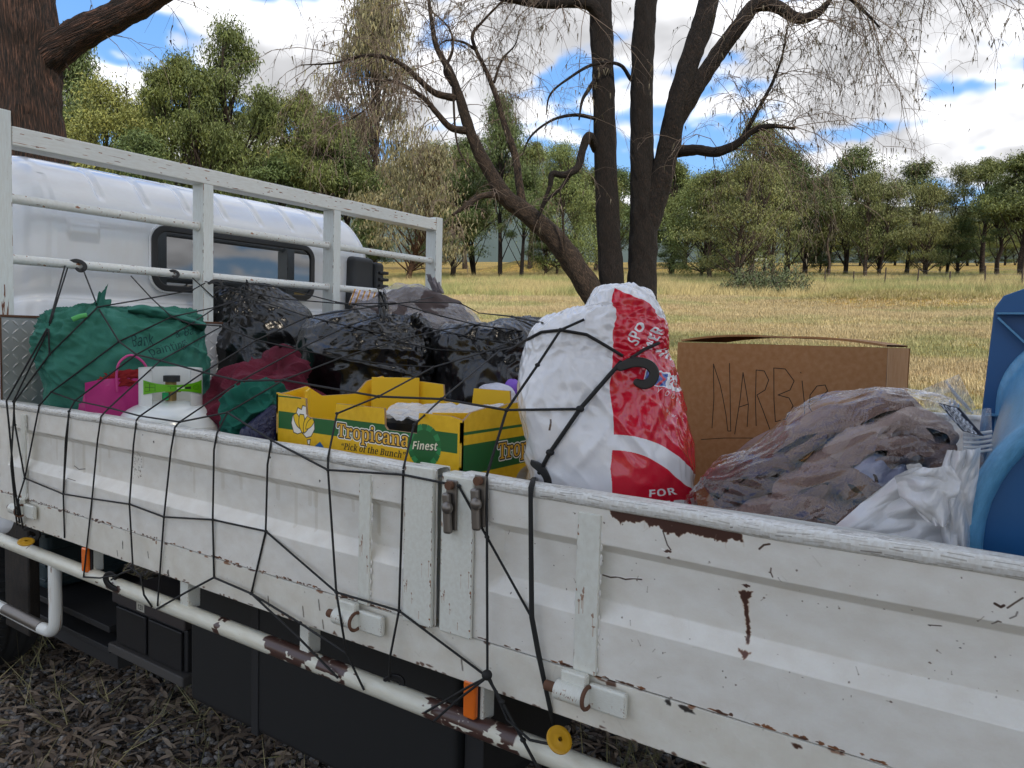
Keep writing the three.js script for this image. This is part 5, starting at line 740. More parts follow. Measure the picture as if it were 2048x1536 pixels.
  const pg = gridGeo(8, 8, (u, v) => [loc(1862 + 40 * u + 42 * v, 796 + 10 * u + 50 * v, -0.108 - 0.02 * v + 0.006 * Math.sin(u * 9)), u, 1 - v]); put(part(t, 'printed_panel', pg, mat(0xffffff, 0.4, { map: tx, side: THREE.DoubleSide })));
}
// --- white plastic bag in front of it, and the clear grip-seal bags
{
  const O = on(1830, 1030, 2, -0.125), F = frameAt(O), mW = film(lin(0.80, 0.80, 0.80), 0.2, 0.0004, { transmission: 0.3, thickness: 0, clearcoat: 0.6, clearcoatRoughness: 0.08 });
  const t = thing('plastic_bag', 'white translucent plastic bag crumpled against the clear towel bag and the blue tub', 'plastic bag', [O.x, DECK, O.z]);
  // a sheet hanging in facets from the top of the towel bag to the rail
  const sheet = (edge, s, depth) => gridGeo(70, 60, (u, v) => { const L = edge[0], R = edge[1], at = (l, t) => { const k = t * (l.length - 1), i = Math.min(l.length - 2, Math.floor(k)), f = k - i; return [lerp(l[i][0], l[i + 1][0], f), lerp(l[i][1], l[i + 1][1], f)]; }; const a = at(L, v), b = at(R, v), px = lerp(a[0], b[0], u), py = lerp(a[1], b[1], u); return [onPlane(px, py, F).addScaledVector(F.B, depth - 0.03 * Math.sin(u * Math.PI) * (0.4 + v) + 0.026 * (ridge(n3s(u * 1.5 + v * 0.9 + s, v * 1.2 - u, s)) - 0.6) + 0.0018 * (ridge(n3s(u * 5 + v * 2, v * 4, s)) - 0.6)).sub(t.position), u, v]; });
  put(part(t, 'sheet', sheet([[[1790, 955], [1720, 1010], [1660, 1060], [1620, 1110]], [[1905, 985], [1925, 1010], [1930, 1060], [1925, 1130]]], 3, 0.0), mW)); put(part(t, 'sheet', sheet([[[1820, 928], [1790, 945], [1800, 985], [1850, 1030]], [[1900, 925], [1920, 955], [1912, 985], [1900, 1030]]], 8, -0.035), mW)); put(part(t, 'sheet', sheet([[[1895, 900], [1880, 940], [1868, 1000], [1880, 1110]], [[1962, 895], [1958, 950], [1945, 1010], [1938, 1120]]], 14, -0.005), mW));
  const T = thing('grip_seal_bag', 'small clear grip-seal bag standing up behind the towel bag', 'plastic bag', [0, 0, 0]), O2 = on(1900, 800, 2, -0.40), F2 = frameAt(O2); T.position.set(O2.x, DECK, O2.z);
  const clr = film(lin(0.92, 0.93, 0.95), 0.10, 0.001, { transmission: 0.75, thickness: 0, clearcoat: 0.4, clearcoatRoughness: 0.05 });
  const card = (c, Fr, base, lift, s) => gridGeo(30, 30, (u, v) => { const a = [lerp(c[0][0], c[1][0], u), lerp(c[0][1], c[1][1], u)], b = [lerp(c[3][0], c[2][0], u), lerp(c[3][1], c[2][1], u)]; return [onPlane(lerp(a[0], b[0], v), lerp(a[1], b[1], v), Fr).addScaledVector(Fr.B, lift + 0.012 * n3s(u * 2.5, v * 2.5, s) + 0.004 * ridge(n3s(u * 7, v * 12, s))).sub(base), u, v]; });
  put(part(T, 'film', card([[1838, 782], [1918, 748], [1952, 815], [1868, 860]], F2, T.position, 0, 1), clr)); const seal = (a, b, Fr, base, lift) => tube([onPlane(...a, Fr), onPlane((a[0] + b[0]) / 2, (a[1] + b[1]) / 2 + 2, Fr), onPlane(...b, Fr)].map((p) => p.addScaledVector(Fr.B, lift).sub(base)), 0.0022, 16, 6);
  for (const k of [0, 9, 18]) put(part(T, 'seal_strip', seal([1892 + k * 0.6, 762 + k], [1935 + k * 0.6, 812 + k * 0.8], F2, T.position, -0.012), clr));
  const T2 = thing('grip_seal_bag', 'narrow clear grip-seal bag with ribbed strip next to the blue tub', 'plastic bag', [0, 0, 0]), O3 = on(1950, 850, 2, -0.27), F3 = frameAt(O3); T2.position.set(O3.x, DECK, O3.z);
  put(part(T2, 'film', card([[1928, 820], [1982, 815], [1986, 930], [1925, 935]], F3, T2.position, -0.02, 5), clr)); for (let k = 0; k < 5; k++) put(part(T2, 'seal_strip', seal([1928, 862 + k * 9], [1984, 858 + k * 9], F3, T2.position, -0.035), mW));
}
// --- blue moulded tub lying on its side, base towards the rail
{
  const zb = -0.135, zr = -0.62, t = thing('plastic_tub', 'blue moulded plastic tub tipped on its side with its base facing out', 'tub', [3.06, DECK, -0.35]);
  const texTub = canvasTex(1024, 512, (g, w, h) => { mottled(g, w, h, '#5697c0', 7, 4, 0.02); const r = rng(88); for (let i = 0; i < 260; i++) { g.globalAlpha = 0.12 + 0.25 * r(); g.strokeStyle = r() < 0.6 ? '#a9cfe4' : '#2d5f80'; g.lineWidth = 0.6 + r(); const x = r() * w, y = r() * h; g.beginPath(); g.moveTo(x, y); g.lineTo(x + 50 * (r() - 0.5), y + 40 * (r() - 0.5)); g.stroke(); } g.globalAlpha = 1; });
  const bl = phys(0xffffff, 0.34, { map: rep(texTub, 0.5, 0.5), clearcoat: 0.25, clearcoatRoughness: 0.2, side: THREE.DoubleSide, bumpMap: texPile, bumpScale: 0.0005 }), dk = phys(lin(0.004, 0.085, 0.24), 0.4, { side: THREE.DoubleSide });
  const rr = (w, h, r, n = 12) => { const p = []; for (const [cx, cy, a0] of [[w - r, h - r, 0], [-w + r, h - r, Math.PI / 2], [-w + r, -h + r, Math.PI], [w - r, -h + r, Math.PI * 1.5]]) for (let i = 0; i <= n; i++) { const a = a0 + (i / n) * Math.PI / 2; p.push([cx + r * Math.cos(a), cy + r * Math.sin(a)]); } return p; };
  const cy = 0.30, cb = 0.260;
  const ringsDef = [[0.325, 0.285, 0.14, zr, cy], [0.325, 0.285, 0.14, zr + 0.012, cy], [0.318, 0.280, 0.15, zr + 0.03, cy - 0.006], [0.322, 0.276, 0.18, -0.48, cy - 0.012], [0.328, 0.266, 0.2, -0.33, cy - 0.026], [0.334, 0.256, 0.22, zb - 0.075, cb + 0.002], [0.335, 0.252, 0.225, zb - 0.05, cb], [0.341, 0.255, 0.23, zb - 0.042, cb], [0.343, 0.256, 0.23, zb - 0.008, cb], [0.339, 0.252, 0.23, zb, cb], [0.334, 0.245, 0.225, zb + 0.003, cb], [0.323, 0.235, 0.215, zb, cb], [0.317, 0.230, 0.21, zb - 0.008, cb], [0.315, 0.228, 0.21, zb - 0.022, cb]];
  const rings = ringsDef.map(([w, h, r, z, c]) => rr(w, Math.min(h, c - 0.004), Math.min(r, h - 0.01)).map(([x, y]) => V(x, c + y, z + 0.35))), n = rings[0].length;
  const cvs = rings[0].map((_, i) => new THREE.CatmullRomCurve3(rings.map((r) => r[i]), false, 'centripetal'));
  const g = gridGeo(n, 90, (u, v, i) => [cvs[i % n].getPoint(v), u * 4, v * 2], true); put(part(t, 'shell', g, bl));
  const bp = new THREE.ShapeGeometry(new THREE.Shape(rr(0.318, 0.231, 0.211).map(([x, y]) => new THREE.Vector2(x, y)))); bp.translate(0, cb, zb - 0.02 + 0.35); put(part(t, 'base_panel', bp, dk));
  // rim flange with stiffening ribs on its underside
  const fs = new THREE.Shape(); [[-0.352, -0.27], [-0.350, 0.0], [-0.335, 0.32], [-0.322, 0.342], [-0.25, 0.372], [0.24, 0.372], [0.32, 0.345], [0.345, 0.0], [0.345, -0.27]].forEach(([x, y], i) => (i ? fs.lineTo(x, y) : fs.moveTo(x, y))); const fh = new THREE.Path(rr(0.27, 0.235, 0.12).map(([x, y]) => new THREE.Vector2(x, y))); fs.holes.push(fh);
  const fg = new THREE.ExtrudeGeometry(fs, { depth: 0.008, bevelEnabled: true, bevelSize: 0.003, bevelThickness: 0.003, bevelSegments: 2 }); fg.translate(0, cy, zr - 0.012 + 0.35); put(part(t, 'rim_flange', fg, dk));
  for (const [x0, y0, x1, y1] of [[-0.333, 0.31, 0.3, 0.31], [-0.33, 0.302, -0.265, 0.235], [-0.26, 0.24, -0.268, 0.308], [-0.21, 0.27, -0.215, 0.308], [-0.34, 0.12, -0.315, 0.12], [-0.342, 0.02, -0.32, 0.02], [-0.16, 0.29, -0.16, 0.308]]) { const L = Math.hypot(x1 - x0, y1 - y0), b = new THREE.BoxGeometry(L, 0.0035, 0.03); b.rotateZ(Math.atan2(y1 - y0, x1 - x0)); b.translate((x0 + x1) / 2, cy + (y0 + y1) / 2, zr + 0.016 + 0.35); put(part(t, 'rib', b, bl)); }
  put(part(t, 'rim_edge', boxB(-0.350, -0.340, cy - 0.25, cy + 0.06, zr + 0.002 + 0.35, zr + 0.03 + 0.35, 0.003), dk));
}
// ---------------------------------------------------------------- elastic cargo net: cords pulled tight over the load, nearest surface first
{
  const net = thing('cargo_net', 'black elastic cord net with plastic hooks stretched over the load', 'cargo net');
  scene.updateMatrixWorld(true);
  const targets = [...cargo]; for (const o of [near1, near2, rail]) o.traverse((m) => m.isMesh && targets.push(m)); truck.children.forEach((m) => { if (m.isMesh && ['coaming', 'centre_post'].includes(m.name)) targets.push(m); }); head.traverse((m) => m.isMesh && targets.push(m)); truck.traverse((m) => { if (m.isMesh && ['knuckle', 'leaf', 'lens'].includes(m.name)) targets.push(m); });
  const soup = mergeGeometries(targets.map((m) => { const g = new THREE.BufferGeometry(); g.setAttribute('position', m.geometry.attributes.position.clone()); const q = m.geometry.index ? (g.setIndex(m.geometry.index.clone()), g.toNonIndexed()) : g; q.applyMatrix4(m.matrixWorld); return q; }));
  const bvh = new MeshBVH(soup);
  const hitT = (px, py) => { const d = pray(px, py), L = d.length(), h = bvh.raycastFirst(new THREE.Ray(CAM.clone(), d.clone().divideScalar(L)), THREE.DoubleSide); return h ? h.distance / L : null; };
  const mCord = mat(lin(0.012, 0.012, 0.012), 0.75), mHook = mat(lin(0.012, 0.012, 0.013), 0.35), CL = 0.0045;
  const pinT = (n) => { const d = pray(n[0], n[1]); if (n[2] === undefined) return null; const [ax, v] = n[2]; const k = ['x', 'y', 'z'][ax]; return (v - CAM[k]) / d[k]; };
  function pull(nodes, clear = CL) {                     // nodes [px, py, pin?]: pin fixes the distance by a plane, else the cord rides on what it touches
    const S = []; let len = 0;
    nodes.forEach((n, i) => { if (i) { const m = nodes[i - 1], L = Math.hypot(n[0] - m[0], n[1] - m[1]), k = Math.max(2, Math.round(L / 7)); for (let j = 1; j < k; j++) S.push({ px: lerp(m[0], n[0], j / k), py: lerp(m[1], n[1], j / k), s: len + (L * j) / k }); len += L; } S.push({ px: n[0], py: n[1], s: len, node: true, pin: pinT(n) }); });
    for (const q of S) { const t = hitT(q.px, q.py); q.w = q.pin ? 1 / q.pin : t ? 1 / (t - clear / pray(q.px, q.py).length()) : 0; }
    for (const e of [S[0], S[S.length - 1]]) if (!e.w) e.w = S.map((q) => q.w).filter(Boolean)[0] ?? 1 / (2 / FPX);
    const pins = S.map((q, i) => (q.pin || i === 0 || i === S.length - 1 ? i : -1)).filter((i) => i >= 0), out = new Array(S.length);
    for (let k = 0; k < pins.length - 1; k++) { const a = pins[k], b = pins[k + 1], hull = []; for (let i = a; i <= b; i++) { while (hull.length > 1) { const p = S[hull[hull.length - 2]], q = S[hull[hull.length - 1]], r = S[i]; if ((q.w - p.w) * (r.s - p.s) <= (r.w - p.w) * (q.s - p.s)) hull.pop(); else break; } hull.push(i); } for (let h = 0; h < hull.length - 1; h++) for (let i = hull[h]; i <= hull[h + 1]; i++) { const p = S[hull[h]], q = S[hull[h + 1]]; out[i] = lerp(p.w, q.w, (S[i].s - p.s) / (q.s - p.s || 1)); } }
    return S.map((q, i) => ({ p: pray(q.px, q.py).multiplyScalar(1 / out[i]).add(CAM), node: q.node }));
  }
  function cord(nodes, r = 0.00249, knots = true, clear = CL) {
    const P = pull(nodes, clear), path = new THREE.CurvePath(), pts = P.map((q) => q.p), keep = [pts[0]]; for (let i = 1; i < pts.length; i++) if (pts[i].distanceTo(keep[keep.length - 1]) > 0.004) keep.push(pts[i]);
    if (keep.length < 2) return; for (let i = 0; i < keep.length - 1; i++) path.add(new THREE.LineCurve3(keep[i], keep[i + 1]));
    part(net, 'cord', limb(keep, keep.map(() => r), 7, 1), mCord);
    if (knots) P.forEach((q, i) => { if (q.node && i && i < P.length - 1) { const g = new THREE.IcosahedronGeometry(r * 1.75, 1); g.scale(1.15, 0.9, 1); part(net, 'knot', g, mCord, q.p.toArray()); } });
  }
  const BX = [0, 0.0], BAR = [0, -0.02], RR = [2, 0.006];  // planes: headboard, its bars
  // over the front half of the load
  cord([[130, 532, BAR], [97, 652, [0, 0.14]], [13, 802], [18, 850], [28, 960], [40, 1052]], 0.00275, false); cord([[135, 536, BAR], [97, 658, [0, 0.14]], [27, 803], [30, 850], [49.6, 956.5], [36, 1000], [46, 1056]]); cord([[97, 652, [0, 0.14]], [99, 709], [29, 804], [22, 930], [34, 1050]], 0.00258, false);
  cord([[165, 536, BAR], [195.5, 614, [0, 0.16]], [238, 683], [273, 709], [321, 721], [407, 744.6], [480, 762], [567, 760], [757, 793], [883, 798], [1013, 820], [1160, 818]]);
  cord([[262, 552, BAR], [302.5, 596, [0, 0.10]], [343.5, 634], [382, 648], [440, 652], [513, 680], [596, 699], [681, 716], [775, 729], [867, 734], [970, 704], [1032, 690]], 0.00224);
  cord([[29, 804], [99, 709], [195.5, 614], [302.5, 596, [0, 0.10]], [385, 580, [0, 0.05]], [410, 566, [0, 0.012]]]);
  cord([[49.6, 956.5], [78.6, 811], [102.5, 784], [238, 683], [344, 633.5], [429, 615], [520, 590]], 0.00241); cord([[126.5, 988], [138, 823], [150, 801], [273, 709], [382, 648], [430, 616], [480, 594]], 0.00241);
  cord([[202, 833], [218, 816], [321, 721], [445, 652], [490, 618]], 0.00232); cord([[273, 840], [280, 832], [407, 744.6], [513, 680], [616, 633.5], [708, 619], [819, 604], [866, 594]], 0.00232);
  cord([[350, 854], [359, 844], [480, 762], [596, 699], [700, 650], [760, 632]], 0.00224); cord([[434, 866], [455, 825], [567, 760], [681, 716], [791.5, 681], [883, 660], [961, 648]], 0.00224);
  cord([[656, 915], [674, 827], [757, 793], [867, 734], [970, 704], [1046, 672]], 0.00224); cord([[806.5, 938], [828, 850], [883, 798], [999, 701], [1045, 690]], 0.00224); cord([[973, 952.6], [1013, 820], [1075, 730], [1121, 660], [1168, 639]], 0.00258);
  cord([[425, 566, [0, 0.02]], [478, 587], [616, 633.5], [764, 668], [791, 681], [868, 699], [970, 704]], 0.00224); cord([[410, 563, [0, 0.02]], [557, 597], [690, 608], [790, 606], [882, 632], [958, 651], [1045, 662]], 0.00215);
  cord([[440, 560, [0, 0.02]], [560, 575], [672, 604], [735, 613], [819, 604], [920, 606], [958, 626, [2, -1.5]], [1024, 633], [1085, 646]], 0.00215); cord([[854, 655], [961, 678], [1040, 690]], 0.00215); cord([[385, 556, [0, 0.012]], [446, 612]], 0.00224);
  // round the red and white bag
  cord([[1010, 706], [1047, 683], [1083, 664], [1121, 660], [1173, 669], [1211, 691], [1246, 712]], 0.00310, false); cord([[1318, 686], [1290, 698], [1262, 716]], 0.00310, false); cord([[1242, 724], [1160, 818], [1100, 905], [1078, 946]], 0.00413);
  // down the outside of the drop sides
  cord([[102.5, 784], [150, 801], [218, 815.7], [280, 832], [359, 844], [455, 825], [543, 880.6], [656, 940], [806.5, 949.6], [917.5, 972], [974, 1074], [1062.7, 1234]], 0.00232);
  cord([[49.6, 956.5], [126.5, 988], [184, 997.5], [259, 1008.4], [328, 1034], [425.5, 1039.5], [531.5, 1062.5], [672.6, 1184.5], [798, 1221.6], [975, 1354]], 0.00232);
  cord([[138, 823], [131, 880], [126.5, 988], [129, 1076]], 0.00232, false); cord([[202, 833], [195, 880], [184, 997.5], [167, 1154]], 0.00232, false); cord([[273, 840], [267, 890], [259, 1008.4], [266, 1138, [2, 0.02]]], 0.00232, false); cord([[350, 854], [342, 900], [328, 1034], [315, 1212]], 0.00232, false);
  cord([[434, 866], [428, 900], [425.5, 1039.5], [428, 1155]], 0.00232, false); cord([[543, 880.6], [535, 930], [531.5, 1062.5], [502.5, 1187]], 0.00232, false); cord([[656, 915], [656, 940], [672.6, 1184.5], [693, 1307, [2, 0.02]], [728, 1380]], 0.00241, false); cord([[806.5, 940], [806.5, 949.6], [798, 1221.6], [781, 1310, [2, 0.02]], [778, 1362]], 0.00241, false); cord([[973, 952], [974, 1074], [975, 1354, [2, 0.025]]], 0.00241);
  cord([[1066, 958], [1061, 975], [1062.7, 1234], [1076, 1307], [1110, 1462]], 0.00396, false, 0.006); cord([[1070, 956], [1063, 985], [1066, 1234], [1084, 1330], [1112, 1470]], 0.00241, false, 0.006);
  cord([[428, 1155, [2, 0.012]], [370, 1186, [2, 0.02]], [314, 1218]], 0.00275, false); cord([[428, 1155, [2, 0.012]], [502.5, 1187, [2, 0.012]], [600, 1246, [2, 0.014]], [693, 1307, [2, 0.02]]], 0.00258); cord([[502.5, 1187, [2, 0.012]], [597, 1275, [2, 0.018]], [676, 1356]], 0.00258, false);
  cord([[266, 1138, [2, 0.02]], [240, 1148, [2, 0.02]], [222, 1160, [2, 0.02]]], 0.00241, false); cord([[266, 1138, [2, 0.02]], [281, 1150, [2, 0.02]], [288, 1190, [2, 0.018]], [304, 1214]], 0.00258, false); cord([[167, 1154], [200, 1156, [2, 0.02]], [234, 1150, [2, 0.02]]], 0.00241, false);
  cord([[975, 1354, [2, 0.025]], [940, 1372, [2, 0.022]], [850, 1425]], 0.00241, false); cord([[975, 1354, [2, 0.025]], [915, 1400, [2, 0.022]], [866, 1444]], 0.00241, false); cord([[975, 1354, [2, 0.025]], [1004, 1404, [2, 0.022]], [1046, 1480, [2, 0.015]], [1075, 1534, [2, 0.01]]], 0.00292); cord([[980, 1358, [2, 0.025]], [1015, 1440, [2, 0.02]], [1060, 1480, [2, 0.02]], [1108, 1490, [2, 0.02]]], 0.00241, false);
  part(net, 'knot', new THREE.IcosahedronGeometry(0.0095, 2), mCord, pull([[974, 1350, [2, 0.026]], [975, 1354, [2, 0.026]]])[0].p.toArray());
  // hooks: a flat moulded J with a ball end
  const hookGeo = (s) => { const sh = new THREE.Shape(); const out = [[-30, -6], [-10, 9], [14, 12], [34, 4], [42, -12], [36, -30], [20, -38], [4, -32], [6, -25], [18, -26], [27, -20], [28, -10], [18, -2], [0, -2], [-22, -10]]; const c = new THREE.SplineCurve([...out, out[0]].map(([x, y]) => new THREE.Vector2(x * s, y * s))); c.getPoints(90).forEach((p, i) => (i ? sh.lineTo(p.x, p.y) : sh.moveTo(p.x, p.y))); const h = new THREE.Path(); h.absarc(24 * s, -17 * s, 5.4 * s, 0, Math.PI * 2, true); const g = new THREE.ExtrudeGeometry(sh, { depth: 7 * s, bevelEnabled: true, bevelSize: 2 * s, bevelThickness: 2 * s, bevelSegments: 2 }); g.translate(0, 0, -3.5 * s); return g; };
  const hook = (px, py, pin, s, rz, ry = 0.55) => { const t = pin ? pinT([px, py, pin]) : (hitT(px, py) ?? 0.0012) - 0.014 / FPX; const m = part(net, 'hook', hookGeo(s), mHook, pray(px, py).multiplyScalar(t).add(CAM).toArray()); m.rotation.set(0, ry, rz, 'YXZ'); return m; };
  hook(1268, 730, null, 0.00105, -0.05, 0.45); hook(155, 524, BAR, 0.0008, -0.35, 1.1); hook(346, 543, BAR, 0.0006, -0.2, 1.1); hook(428, 564, [0, 0.03], 0.0008, 0.1, 1.1); hook(762, 578, [0, 0.0], 0.0007, -0.3, 1.1); hook(1083, 944, null, 0.0009, -1.0, 0.3); hook(784, 1356, [2, -0.02], 0.0006, 0.1, 0.4); hook(222, 1170, [2, 0.006], 0.0008, 2.3, 0.5); hook(62, 1060, [2, -0.05], 0.0008, -0.3, 0.6);
  const disc = (px, py, z) => { const g = new THREE.LatheGeometry([[0.004, -0.0025], [0.021, -0.0025], [0.0235, 0], [0.023, 0.003], [0.017, 0.0035], [0.012, 0.002], [0.004, 0.0045]].map(([r, y]) => new THREE.Vector2(r, y)), 32); const m = part(net, 'cord_lock', g, mat(lin(0.62, 0.33, 0.015), 0.4, { side: THREE.DoubleSide }), on(px, py, 2, z).toArray()); return m; };
  disc(1118, 1480, 0.02).rotation.set(0.55, 0.2, -0.75); disc(52, 1084, 0.018).rotation.set(0.1, 0, -0.3);
}
// ---------------------------------------------------------------- trees
const texBark = dataTex(512, 1024, (u, v) => { const w = 0.02 * tor2(u, v, 5, 6, 2, 4), f = Math.pow(ridge(clamp(tor2(u + w, v, 26, 5, 3, 6) * 2, -1, 1)), 2), m = tor2(u, v, 9, 9, 3, 18), k = 0.62 - 0.42 * f + 0.35 * m + 0.2 * tor2(u, v, 90, 30, 2, 8); return [k, k * 0.93, k * 0.86]; }, true);
const bumpBark = dataTex(512, 1024, (u, v) => { const w = 0.02 * tor2(u, v, 5, 6, 2, 4), f = Math.pow(ridge(clamp(tor2(u + w, v, 26, 5, 3, 6) * 2, -1, 1)), 2), k = 0.8 - 0.7 * f + 0.3 * tor2(u, v, 70, 16, 2, 28); return [k, k, k]; });
const bark = (c, b = 0.03) => mat(c, 0.95, { map: texBark, bumpMap: bumpBark, bumpScale: b });
const mBarkRed = mat(lin(0.23, 0.135, 0.11), 0.95, { map: rep(texBark, 0.5, 0.4), bumpMap: rep(bumpBark, 0.5, 0.4), bumpScale: 0.06 }), mBarkDark = bark(lin(0.060, 0.042, 0.035), 0.03), mBarkGrey = bark(lin(0.21, 0.165, 0.135), 0.02), mBarkPale = mat(lin(0.34, 0.29, 0.24), 0.9, { map: texBark }), mTwig = mat(lin(0.135, 0.105, 0.085), 0.9), mTwigPale = mat(lin(0.26, 0.2, 0.15), 0.9);
const leafMat = phys(0xffffff, 0.65, { vertexColors: true, side: THREE.DoubleSide });
function leavesGeo(pos, col) { const g = new THREE.BufferGeometry(); g.setAttribute('position', new THREE.Float32BufferAttribute(pos, 3)); g.setAttribute('color', new THREE.Float32BufferAttribute(col, 3)); g.computeVertexNormals(); return g; }
function pushLeaf(pos, col, c, r, L, W, droop, base, vary) {
  const d = V(r() - 0.5, (r() - 0.5) - droop, r() - 0.5).normalize(), s = V(r() - 0.5, r() - 0.5, r() - 0.5).cross(d).normalize().multiplyScalar(W * 0.5 * (0.7 + 0.6 * r())), k = L * (0.6 + 0.8 * r()), v = 1 + (r() - 0.5) * vary, t = r() < 0.12 ? 1.35 : 1;
  pos.push(c.x - s.x, c.y - s.y, c.z - s.z, c.x + s.x, c.y + s.y, c.z + s.z, c.x + d.x * k, c.y + d.y * k, c.z + d.z * k);
  for (let i = 0; i < 3; i++) col.push(base[0] * v * t, base[1] * v * (t > 1 ? 1.2 : 1), base[2] * v);
}
// a tree ten metres tall at the origin; { base, R, clumps, leaves, ... } set its habit
function treeParts(seed, o) {
  const r = rng(seed), H = 10, { crown = 0.35, R = 2.6, clumps = 46, leaves = 190, L = 0.20, W = 0.058, droop = 0.5, col = [0.07, 0.10, 0.03], vary = 0.7, trunkR = 0.17, lean = 0.5, stems = 1, cr = 0.32, top = 0.55, bare = 0 } = o;
  const wood = [], pos = [], cl = [], trunks = [];
  for (let s = 0; s < stems; s++) { const a = r() * 6.3, sp = stems > 1 ? 0.5 + r() : 0, pts = []; for (let i = 0; i <= 5; i++) { const t = i / 5; pts.push(V(Math.cos(a) * sp * t * 1.6 + lean * (r() - 0.5) * t, H * 0.86 * t * (1 - 0.12 * s), Math.sin(a) * sp * t * 1.6 + lean * (r() - 0.5) * t)); } pts[0].y = -0.4; trunks.push(pts); wood.push(limb(pts, pts.map((_, i) => trunkR * (1.15 - 0.19 * i) * (stems > 1 ? 0.7 : 1)), 8, 3, 0.2, 4)); }
  for (let i = 0; i < clumps; i++) {
    const t = Math.pow(r(), 0.8), h = lerp(crown, 1, t) * H, env = R * Math.pow(Math.sin(Math.PI * Math.pow(lerp(0.14, 1, t), top)), 0.7) * (0.8 + 0.4 * r()), a = r() * Math.PI * 2, q = Math.sqrt(lerp(0.12, 1, r())), tr = trunks[i % stems], tp = tr[Math.min(5, Math.max(1, Math.round(t * 4)))];
    const c = V(tp.x * 0.8 + Math.cos(a) * env * q, h * (1 - 0.03 * q), tp.z * 0.8 + Math.sin(a) * env * q), k = clamp((h / H - 0.18 - 0.25 * q * r()) / 0.86, 0.12, 0.95) * 5, b = tr[Math.floor(k)].clone().lerp(tr[Math.min(5, Math.floor(k) + 1)], k % 1), mid = b.clone().lerp(c, 0.55).add(V((r() - 0.5) * 0.5, 0.25 * r() - 0.1, (r() - 0.5) * 0.5));
    wood.push(limb([b, mid, c], [trunkR * 0.28, trunkR * 0.15, 0.014], 5, 2));
    const rc = R * cr * (0.65 + 0.7 * r()), tone = 0.92 + 0.16 * r(), n = leaves * 1.75 * (0.6 + 0.8 * r());
    if (r() < bare) { for (let j = 0; j < 5; j++) wood.push(limb([c, c.clone().add(V((r() - 0.5) * rc, (r() - 0.4) * rc, (r() - 0.5) * rc)), c.clone().add(V((r() - 0.5) * rc * 2.4, (r() - 0.6) * rc * 1.6, (r() - 0.5) * rc * 2.4))], [0.02, 0.012, 0.005], 4, 2)); if (r() < 0.6) continue; }
    for (let j = 0; j < n; j++) { const g1 = (r() + r() + r() - 1.5) * 1.15, g2 = (r() + r() + r() - 1.5) * 0.85, g3 = (r() + r() + r() - 1.5) * 1.15; pushLeaf(pos, cl, V(c.x + g1 * rc, c.y + g2 * rc * 0.9, c.z + g3 * rc), r, L, W, droop, col.map((v) => v * tone), vary); }
  }
  return { wood: merge(wood), leaf: leavesGeo(pos, cl) };
}
const KIND = {
  gum: [treeParts(101, { crown: 0.42, R: 2.3, clumps: 48, leaves: 210, cr: 0.25, lean: 1.4, col: [0.110, 0.140, 0.032] }), treeParts(102, { crown: 0.5, R: 2.2, clumps: 36, leaves: 220, cr: 0.25, col: [0.125, 0.150, 0.038], lean: 1.2 }), treeParts(103, { crown: 0.38, R: 2.6, clumps: 50, leaves: 210, cr: 0.24, lean: 1.2, stems: 2, col: [0.098, 0.130, 0.033] })],
  wattle: [treeParts(111, { crown: 0.12, R: 3.2, clumps: 70, leaves: 200, L: 0.16, W: 0.055, col: [0.185, 0.205, 0.050], cr: 0.24, vary: 0.8, trunkR: 0.12 }), treeParts(112, { crown: 0.08, R: 3.4, clumps: 70, leaves: 190, L: 0.17, W: 0.055, col: [0.150, 0.195, 0.055], cr: 0.25, trunkR: 0.12, stems: 2 })],
  grey: [treeParts(121, { crown: 0.22, R: 2.3, clumps: 60, leaves: 120, L: 0.30, W: 0.055, droop: 1.2, col: [0.175, 0.165, 0.080], cr: 0.30, bare: 0.35, vary: 0.9 }), treeParts(122, { crown: 0.16, R: 2.6, clumps: 60, leaves: 100, L: 0.32, W: 0.05, droop: 1.4, col: [0.165, 0.155, 0.076], cr: 0.32, bare: 0.4, stems: 2 })],
  olive: [treeParts(124, { crown: 0.2, R: 2.5, clumps: 62, leaves: 140, L: 0.21, W: 0.048, droop: 0.9, col: [0.145, 0.160, 0.048], cr: 0.28, bare: 0.15, stems: 2 }), treeParts(125, { crown: 0.3, R: 2.2, clumps: 50, leaves: 150, L: 0.21, W: 0.05, droop: 0.8, col: [0.130, 0.150, 0.045], cr: 0.29, bare: 0.15 })],
  slim: [treeParts(131, { crown: 0.5, R: 1.7, clumps: 26, leaves: 190, col: [0.125, 0.155, 0.055], lean: 1.0, trunkR: 0.12, cr: 0.36 }), treeParts(132, { crown: 0.45, R: 2.0, clumps: 26, leaves: 160, col: [0.145, 0.165, 0.060], lean: 1.4, trunkR: 0.11, stems: 2, cr: 0.36 })],
  dark: [treeParts(141, { crown: 0.26, R: 2.1, clumps: 56, lean: 1.0, leaves: 210, col: [0.080, 0.122, 0.034], cr: 0.28, stems: 1 }), treeParts(142, { crown: 0.36, R: 2.3, lean: 1.3, clumps: 50, leaves: 200, col: [0.086, 0.126, 0.036], cr: 0.29 })],
};
const WORD = { gum: ['gum_tree', 'tree'], wattle: ['wattle_tree', 'tree'], grey: ['grey_gum_tree', 'tree'], slim: ['slender_gum_tree', 'tree'], olive: ['olive_gum_tree', 'tree'], dark: ['dark_gum_tree', 'tree'] };
